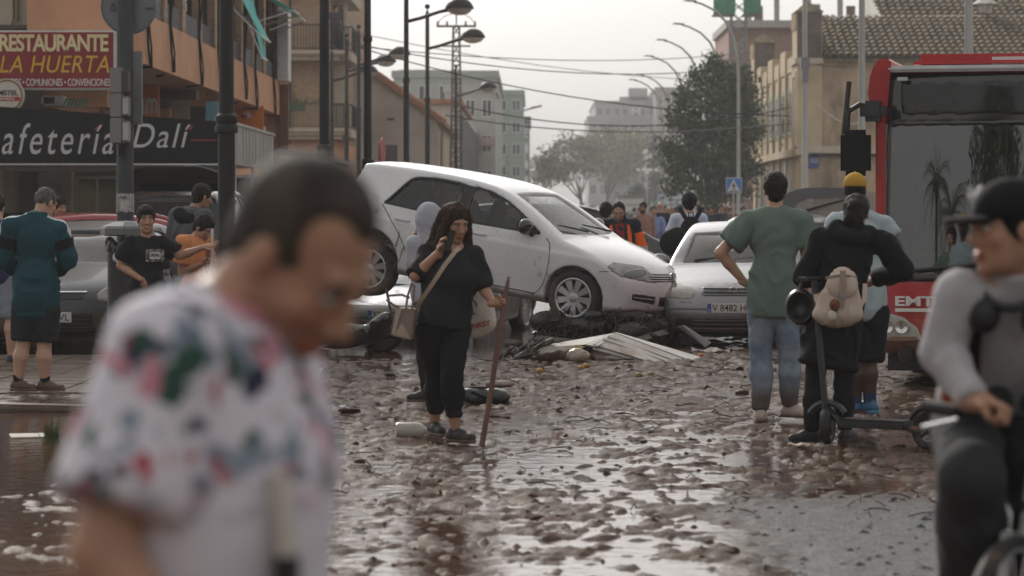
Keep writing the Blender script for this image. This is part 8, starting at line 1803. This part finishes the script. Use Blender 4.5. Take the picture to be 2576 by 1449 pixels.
slab('panel_sheet', [D(1470, 868, Yd-.12), D(1545, 843, Yd+.24), D(1600, 862, Yd+.3), D(1500, 872, Yd-.2)], PANEL)
slab('panel_sheet', [D(1490, 868, Yd-.15), D(1546, 845, Yd+.22), D(1735, 914, Yd+.1), D(1640, 912, Yd-.35)], PANEL)
slab('panel_flange', [D(1546, 843, Yd+.24), D(1556, 846, Yd+.5), D(1770, 908, Yd+.35), D(1738, 912, Yd+.11)], M('pale_flange', (.50, .49, .46), r=.4, mud=.1))
slab('panel_flange', [D(1490, 869, Yd-.16), D(1490, 876, Yd-.17), D(1650, 915, Yd-.36), D(1640, 910, Yd-.36)], M('pale_flange'))
for t_ in (.35, .62): slab('panel_rib', [Vector(D(1500, 868, Yd-.13)).lerp(Vector(D(1546, 844, Yd+.22)), t_)+Vector((0, -.01, .012)), Vector(D(1500, 868, Yd-.13)).lerp(Vector(D(1546, 844, Yd+.22)), t_+.06)+Vector((0, -.01, .016)), Vector(D(1640, 912, Yd-.35)).lerp(Vector(D(1735, 914, Yd+.1)), t_+.06)+Vector((0, 0, .018)), Vector(D(1640, 912, Yd-.35)).lerp(Vector(D(1735, 914, Yd+.1)), t_)+Vector((0, 0, .014))], M('pale_flange'))
slab('foam_edge', [D(1380, 908, Yd-.3), D(1448, 868, Yd-.2), D(1470, 872, Yd-.2), D(1410, 902, Yd-.3)], M('foam_yellow', (.46, .33, .16), r=.9, var=.2), .03)
# dark torn wreckage under the white hatchback
wk = S(); rr = random.Random(12)
for i in range(80):
    px, py, y = rr.uniform(1372, 1668), rr.uniform(790, 868), rr.uniform(31.6, 33.4); c_ = W(px, py, y); c_.z = max(.03, c_.z); wk.ell(c_, (rr.uniform(.08, .24), rr.uniform(.08, .2), rr.uniform(.04, .12)), None, .03)
v, qd = wk.mesh(.022); v = folds(v, qd, .035, (9, 9, 14), 8); wr = tag(link('wreckage', mesh('wreckage', v, qd, True), M('tarry_wreck', (.014, .013, .013), r=.35, var=.5, vs=8, mud=.15)), 'heap of dark torn car parts jammed under the white bonnet', 'wreckage')
rt = MB()
for i in range(240):
    px = rr.gauss(1385, 16) if i < 80 else rr.uniform(1380, 1660); py = rr.uniform(780, 880); y = rr.uniform(31.2, 32.4); p = W(px, py, y); pts = [p]
    for k in range(4): pts.append(pts[-1]+Vector((rr.uniform(-.07, .07), rr.uniform(-.05, .05), rr.uniform(-.11, .04))))
    rt.tube(pts, [.010, .008, .006, .005, .003], 4)
tag(rt.build('root_tangle', M('wet_roots', (.03, .022, .016), r=.7, var=.4)), 'tangle of dark roots and cable hanging by the front wheel', 'roots', kind='stuff')
br_ = MB()
for i in range(26):
    p = W(rr.gauss(1315, 28), 905, 29.5+rr.uniform(-.3, .3)); p.z = .02; d = Vector((rr.gauss(.15, .25), rr.uniform(-.2, .2), rr.uniform(.02, .22))); pts = [p, p+d*.5+Vector((rr.uniform(-.05, .05), 0, .02)), p+d+Vector((rr.uniform(-.08, .08), 0, 0))]
    br_.tube(pts, [.022, .016, .006], 5)
br_.tube([W(1300, 905, 29.4), W(1340, 880, 29.45), W(1392, 855, 29.5)], [.05, .045, .03], 7)
tag(br_.build('driftwood', M('wet_wood', (.045, .034, .026), r=.6, var=.4)), 'pile of dark wet branches at the end of the folded panel', 'branches', kind='stuff')
for i, (px, py, L_, a_, lb2) in enumerate(((1600, 872, .8, .5, 'splintered plank jutting from the wreckage near the silver car'), (1420, 866, .7, -.4, 'short broken plank leaning by the front wheel of the white car'), (1660, 866, .5, 1.2, 'broken black plastic trim under the silver bumper'))):
    o = tag(MB().cbox((0, 0, 0), (L_, .11, .025)).build('broken_plank', M('wet_wood') if i < 2 else TRIM, None, bevel=.004), lb2, 'plank'); p = W(px, py, 31.0-.1*i); p.z = .12; o.location = p; o.rotation_euler = (.4, -.22+.3*i, a_)
slab('twisted_strip', [W(1708, 820, 31.6), W(1722, 818, 31.5), W(1790, 862, 31.2), W(1778, 872, 31.2)], M('grey_strip'), .02, thing('plastic_strip', 'twisted grey plastic strip hanging under the silver bumper', 'strip', W(1745, 840, 31.4)))
# household litter on the mud
def on(px, py): Y = CH*F/(py-HY); return Vector((WX(px, Y), Y, gz(WX(px, Y), Y)))
def blob(name, label, cat, px, py, prims, mat, h=.012, fold=.004, ff=(14, 14, 14), rz=0, group=None):
    p = on(px, py); A = S()
    for c_, r_ in prims: A.ell(c_, r_, None, .03)
    v, qd = A.mesh(h); v = folds(v, qd, fold, ff, int(px) % 9); o = link(name, mesh(name, v, qd, True), mat); o.location = p; o.rotation_euler = (0, 0, rz); tag(o, label, cat, group); return o
tb_ = thing('tool_bag', 'black tubular bag lying in the mud beyond the stick', 'bag', on(1214, 1014)); v, qd = S().ell((-.10, 0, .05), (.13, .10, .075), None, .03).ell((.10, 0, .05), (.12, .10, .07), None, .04).mesh(.011); v = folds(v, qd, .014, (12, 10, 14), 3)
link('bag_body', mesh('bag_body', v, qd, True), M('wet_black', (.02, .021, .024), r=.3, var=.4, mud=.25), tb_); strap('carry_strap', [(-.2, -.05, .06), (-.08, -.09, .09), (.02, -.10, .05), (.08, -.1, .03)], .02, C_BLK, tb_); MB().box(-.12, .03, -.02, .02, .115, .135).build('top_handle', TRIM, tb_, bevel=.006)
pb = thing('plastic_bottle', 'clear plastic bottle with a red cap half sunk behind the woman\'s feet', 'bottle', on(1035, 1100), rz=.1); MB().lathe([(0, -.11), (.05, -.105), (.058, -.09), (.056, -.02), (.058, .03), (.05, .07), (.022, .10), (.02, .115)], (0, 0, .045), 18, 'x').build('bottle_body', M('cloudy_plastic', (.42, .38, .35), r=.25, var=.2), pb, smooth=True); MB().lathe([(.024, .112), (.024, .14), (0, .142)], (0, 0, .045), 12, 'x').build('cap', M('dull_red', (.25, .05, .04), r=.5), pb)
cu = thing('broken_cup', 'white broken cup tipped over on the mud beside the blurred man', 'cup', on(803, 967), rz=-.5); MB().lathe([(0, -.08), (.05, -.08), (.06, -.06), (.075, .06), (.071, .06), (.055, -.055), (0, -.06)], (0, 0, .06), 20, 'x').build('cup_body', COTTON, cu, smooth=True); MB().tube([(-.03, -.055, .08), (.0, -.1, .09), (.03, -.06, .08)], .01, 6).build('handle', COTTON, cu, smooth=True)
bm_ = thing('broom_head', 'worn broom head lying by the pink dustpan', 'broom', on(757, 918), rz=.1); MB().box(-.17, .17, -.03, .03, .10, .13).build('broom_block', M('wet_wood'), bm_, bevel=.008)
bs = MB().tube([(0, 0, 0), (0, 0, .105)], [.004, .006], 4).me('bristle')
for i in range(60): o = link('bristle', bs, M('bristle_brown', (.09, .05, .035), r=.8), bm_); o.location = (-.16+.32*(i % 20)/19, -.02+.02*(i//20), 0); o.rotation_euler = (random.uniform(-.1, .1), (.5-(i % 20)/19)*-.5, 0)
dp = thing('dustpan', 'bright pink plastic dustpan sunk in the mud', 'dustpan', on(736, 926), rz=.2); MB().box(-.12, .12, -.08, .08, .0, .012).box(-.12, -.108, -.08, .08, .012, .05).box(.108, .12, -.08, .08, .012, .05).box(-.12, .12, .07, .08, .012, .06).build('pan', M('pink_plastic', (.50, .03, .13), r=.35, mud=.2), dp, bevel=.003); MB().tube([(0, .08, .03), (0, .22, .06)], .014).build('handle', M('pink_plastic'), dp)
mo = thing('fallen_moped', 'black moped lying on its side behind the blurred man', 'moped', on(820, 886), rot=(R(58), 0, R(35)))
v, qd = S().ell((0, 0, .35), (.45, .14, .16), None, .05).ell((.4, 0, .5), (.12, .12, .3), None, .06).ell((-.35, 0, .45), (.3, .16, .1), None, .05).mesh(.03); link('moped_body', mesh('moped_body', v, qd, True), BUSK, mo)
for x in (-.5, .62): w = thing('wheel', None, None); w.parent = mo; w.location = (x, 0, .22); MB().lathe([(.14, -.05), (.2, -.05), (.22, 0), (.2, .05), (.14, .05)], n=24, axis='y').build('tyre', RUBBER, w, smooth=True); MB().lathe([(0, -.03), (.14, -.04), (.14, .04), (0, .03)], n=20, axis='y').build('rim', GREYM, w)
MB().tube([(.42, -.3, .85), (.4, 0, .82), (.42, .3, .85)], .015).build('handlebar', TRIM, mo)
for (px, py, c_, lb) in ((1357, 938, (.50, .25, .06), 'orange lying on the mud nearest the stick'), (1475, 926, (.50, .27, .07), 'orange beside another in front of the folded panel'), (1462, 929, (.42, .25, .08), 'bruised orange touching its neighbour before the panel'), (1637, 945, (.30, .24, .06), 'yellow lemon on the mud nearer the green shirted man'), (1607, 948, (.24, .20, .06), 'small half sunk lemon beside the yellow one'), (1763, 899, (.50, .13, .02), 'bright orange scrap by the printed board')):
    o = tag(MB().sph((0, 0, .012), (.036, .033, .031), 14, 9).build('orange' if 'orange' in lb else 'lemon', M('fruit_%d' % px, c_, r=.6, var=.2, mud=.55), None, smooth=True), lb, 'fruit', 'fruit scattered on the mud'); o.location = on(px, py)
cards = ((1738, 868, .30, .16, (.55, .56, .60), 'white and blue printed board leaning in the debris under the silver car', .5), (1788, 886, .42, .2, (.34, .31, .30), 'mud spattered cardboard sheet before the silver car', .12), (1850, 884, .2, .12, (.22, .20, .19), 'dark torn card beside the man in green', .2), (1300, 960, .10, .06, (.30, .24, .20), 'dirty paper scrap in the mud right of the stick', .3), (1640, 1090, .09, .05, (.15, .15, .15), 'grey scrap on the wet mud in the middle of the street', .05), (905, 1335, .07, .03, (.14, .14, .15), 'dark grey scrap floating in the near puddle', .05), (860, 1025, .16, .05, (.30, .33, .40), 'flat blue edged plastic lid in the mud', .02), (2010, 1128, .14, .07, (.42, .34, .26), 'pale cardboard scrap under the black coat woman\'s boots', .08))
for px, py, w_, d_, c_, lb, tilt in cards:
    m_ = MB(); n = 6; m_.v = [(w_*(i/n-.5), d_*(j/2-.5), .012*math.sin(i*1.7+j)*w_*4+d_*(j/2)*tilt) for j in range(3) for i in range(n+1)]; m_.f = [(j*(n+1)+i, j*(n+1)+i+1, (j+1)*(n+1)+i+1, (j+1)*(n+1)+i) for j in range(2) for i in range(n)]
    me_ = m_.me('scrap', fix=False); bm = bmesh.new(); bm.from_mesh(me_); bmesh.ops.solidify(bm, geom=bm.faces[:], thickness=.006); bm.to_mesh(me_); bm.free()
    o = tag(link('card_scrap', me_, M('card_%d' % px, c_, r=.7, var=.15, mud=.35)), lb, 'litter'); o.location = on(px, py)+Vector((0, 0, .012)); o.rotation_euler = (0, 0, random.uniform(-.4, .4))
blob('crumpled_bag', 'crumpled pale plastic bag in front of the folded panel', 'bag', 1452, 912, [((0, 0, .05), (.11, .08, .07)), ((.06, .02, .04), (.07, .06, .05))], M('pale_plastic', (.40, .34, .28), r=.35, var=.25, mud=.3), .012, .022, (16, 16, 16))
blob('cloth_rag', 'grey rag lying in the mud to the side of the black bag', 'rag', 1262, 972, [((0, 0, .02), (.12, .08, .03)), ((-.08, 0, .02), (.06, .05, .025))], M('grey_rag', (.22, .18, .155), r=.7, var=.3), .012, .014)
blob('mud_heap', 'heap of brown mud heaped against the folded panel', 'mud', 1420, 908, [((0, 0, .03), (.25, .12, .08)), ((.15, .02, .03), (.16, .1, .06)), ((-.2, 0, .02), (.14, .1, .05))], mud_mt, .016, .03, (10, 10, 10))
blob('green_bag', 'torn green plastic caught in the wreckage under the white bonnet', 'bag', 1568, 862, [((0, 0, .12), (.05, .04, .09)), ((.05, 0, .06), (.06, .04, .06))], M('green_plastic', (.04, .16, .11), r=.35, var=.3), .012, .02, (16, 16, 16))
blob('grey_tray', 'shallow grey tray lying in the pool behind the stick', 'tray', 1290, 868, [((0, 0, .03), (.12, .1, .035))], M('grey_rag'), .014, .004)
# clods: the larger ones are things, crumbs are stuff
cl = [random.Random(44) for _ in range(1)][0]; cm = []
for k in range(5):
    A = S()
    for i in range(5): A.ell((cl.gauss(0, .035), cl.gauss(0, .03), .012), (cl.uniform(.025, .05), cl.uniform(.02, .04), cl.uniform(.012, .028)), None, .02)
    v, qd = A.mesh(.011); v = folds(v, qd, .009, (30, 30, 30), k); cm.append(mesh('mud_clod', v, qd, True)); cm[-1].materials.append(mud_mt)
crumb = MB()
for i in range(1500):
    y = cl.uniform(11.5, 30)**1.0; x = cl.uniform(-.125, .18)*y*1.02
    if ground_h(x, y) < .001 and cl.random() < .75: continue
    r_ = cl.uniform(.008, .022)*(1+.02*y); z = gz(x, y); n0 = len(crumb.v); a = cl.uniform(0, 6.3)
    crumb.v += [(x+r_*math.cos(a+t)*cl.uniform(.6, 2.2), y+r_*math.sin(a+t)*cl.uniform(.7, 1.4), z-.004) for t in (0, 1.57, 3.14, 4.71)]+[(x+cl.uniform(-.3, .3)*r_, y, z+r_*cl.uniform(.3, .75))]
    crumb.f += [(n0, n0+1, n0+4), (n0+1, n0+2, n0+4), (n0+2, n0+3, n0+4), (n0+3, n0, n0+4)]
tag(link('mud_crumbs', crumb.me('mud_crumbs', fix=False), mud_mt), 'small dark clods of mud strewn over the street', 'mud', kind='stuff')
lb = 'dark lump of mud standing up from the wet street'
for i in range(22):
    y = cl.uniform(12, 29.5); x = cl.uniform(-.09, .16)*y; o = link('mud_clod', cm[i % 5]); o.location = (x, y, gz(x, y)-.006); o.rotation_euler = (0, 0, cl.uniform(0, 6.3)); s_ = cl.uniform(.5, 1.0); o.scale = (s_*1.3, s_, s_*cl.uniform(.7, 1.2)); tag(o, lb, 'clod', 'lumps of mud on the wet street')
tw = MB()
for i in range(260):
    y = cl.uniform(14, 30); x = cl.uniform(-.08, .14)*y; z = gz(x, y)+.006; a = cl.uniform(0, 3.14); L = cl.uniform(.05, .22); tw.tube([(x, y, z), (x+L*.5*math.cos(a), y+L*.5*math.sin(a), z+cl.uniform(.005, .03)), (x+L*math.cos(a), y+L*math.sin(a), z+cl.uniform(0, .02))], .0045, 3)
tag(tw.build('twig_litter', M('wet_wood')), 'scattered twigs and reeds lying in the mud', 'twigs', kind='stuff')
gt = MB()
for i in range(70):
    p = on(128, 1112); a = cl.uniform(0, 6.3); r_ = cl.uniform(0, .06); b0 = p+Vector((r_*math.cos(a), r_*math.sin(a), 0)); e = b0+Vector((cl.gauss(0, .05), cl.gauss(0, .05), cl.uniform(.08, .2))); gt.add([b0-Vector((.004, 0, 0)), b0+Vector((.004, 0, 0)), e], [(0, 1, 2)])
tag(gt.build('grass_tuft', M('grass_green', (.07, .10, .03), r=.6)), 'green tuft of grass at the edge of the deep puddle', 'grass', kind='stuff')
pp_ = tag(MB().cbox((0, 0, 0), (.24, .14, .008)).build('paper_sheet', COTTON, None, bevel=.002), 'white sheet of paper floating in the deep puddle', 'paper'); pp_.location = on(70, 1100)+Vector((0, 0, .012)); pp_.rotation_euler = (R(6), 0, .3)
ks = tag(MB().box(-1.2, .62, -.12, .12, 0, .06).build('kerb_slab', pv, None, bevel=.02), 'broken length of muddy kerb below the pavement', 'kerb'); ks.location = on(60, 1035); ks.rotation_euler = (0, R(2), .12)
# ------------------------------------------------------------------ haze over the whole street
hz = bpy.data.materials.new('haze_air'); hz.use_nodes = True
n_ = hz.node_tree.nodes; n_.remove(n_['Principled BSDF'])
pvn = n_.new('ShaderNodeVolumePrincipled'); pvn.inputs['Density'].default_value = .00048; pvn.inputs['Color'].default_value = (.93, .95, .97, 1); pvn.inputs['Anisotropy'].default_value = .45
hz.node_tree.links.new(pvn.outputs[0], n_['Material Output'].inputs['Volume'])
tag(MB().box(-160, 160, -60, 620, -1.2, 36).build('haze', hz), 'pale dusty haze hanging over the street', kind='stuff')
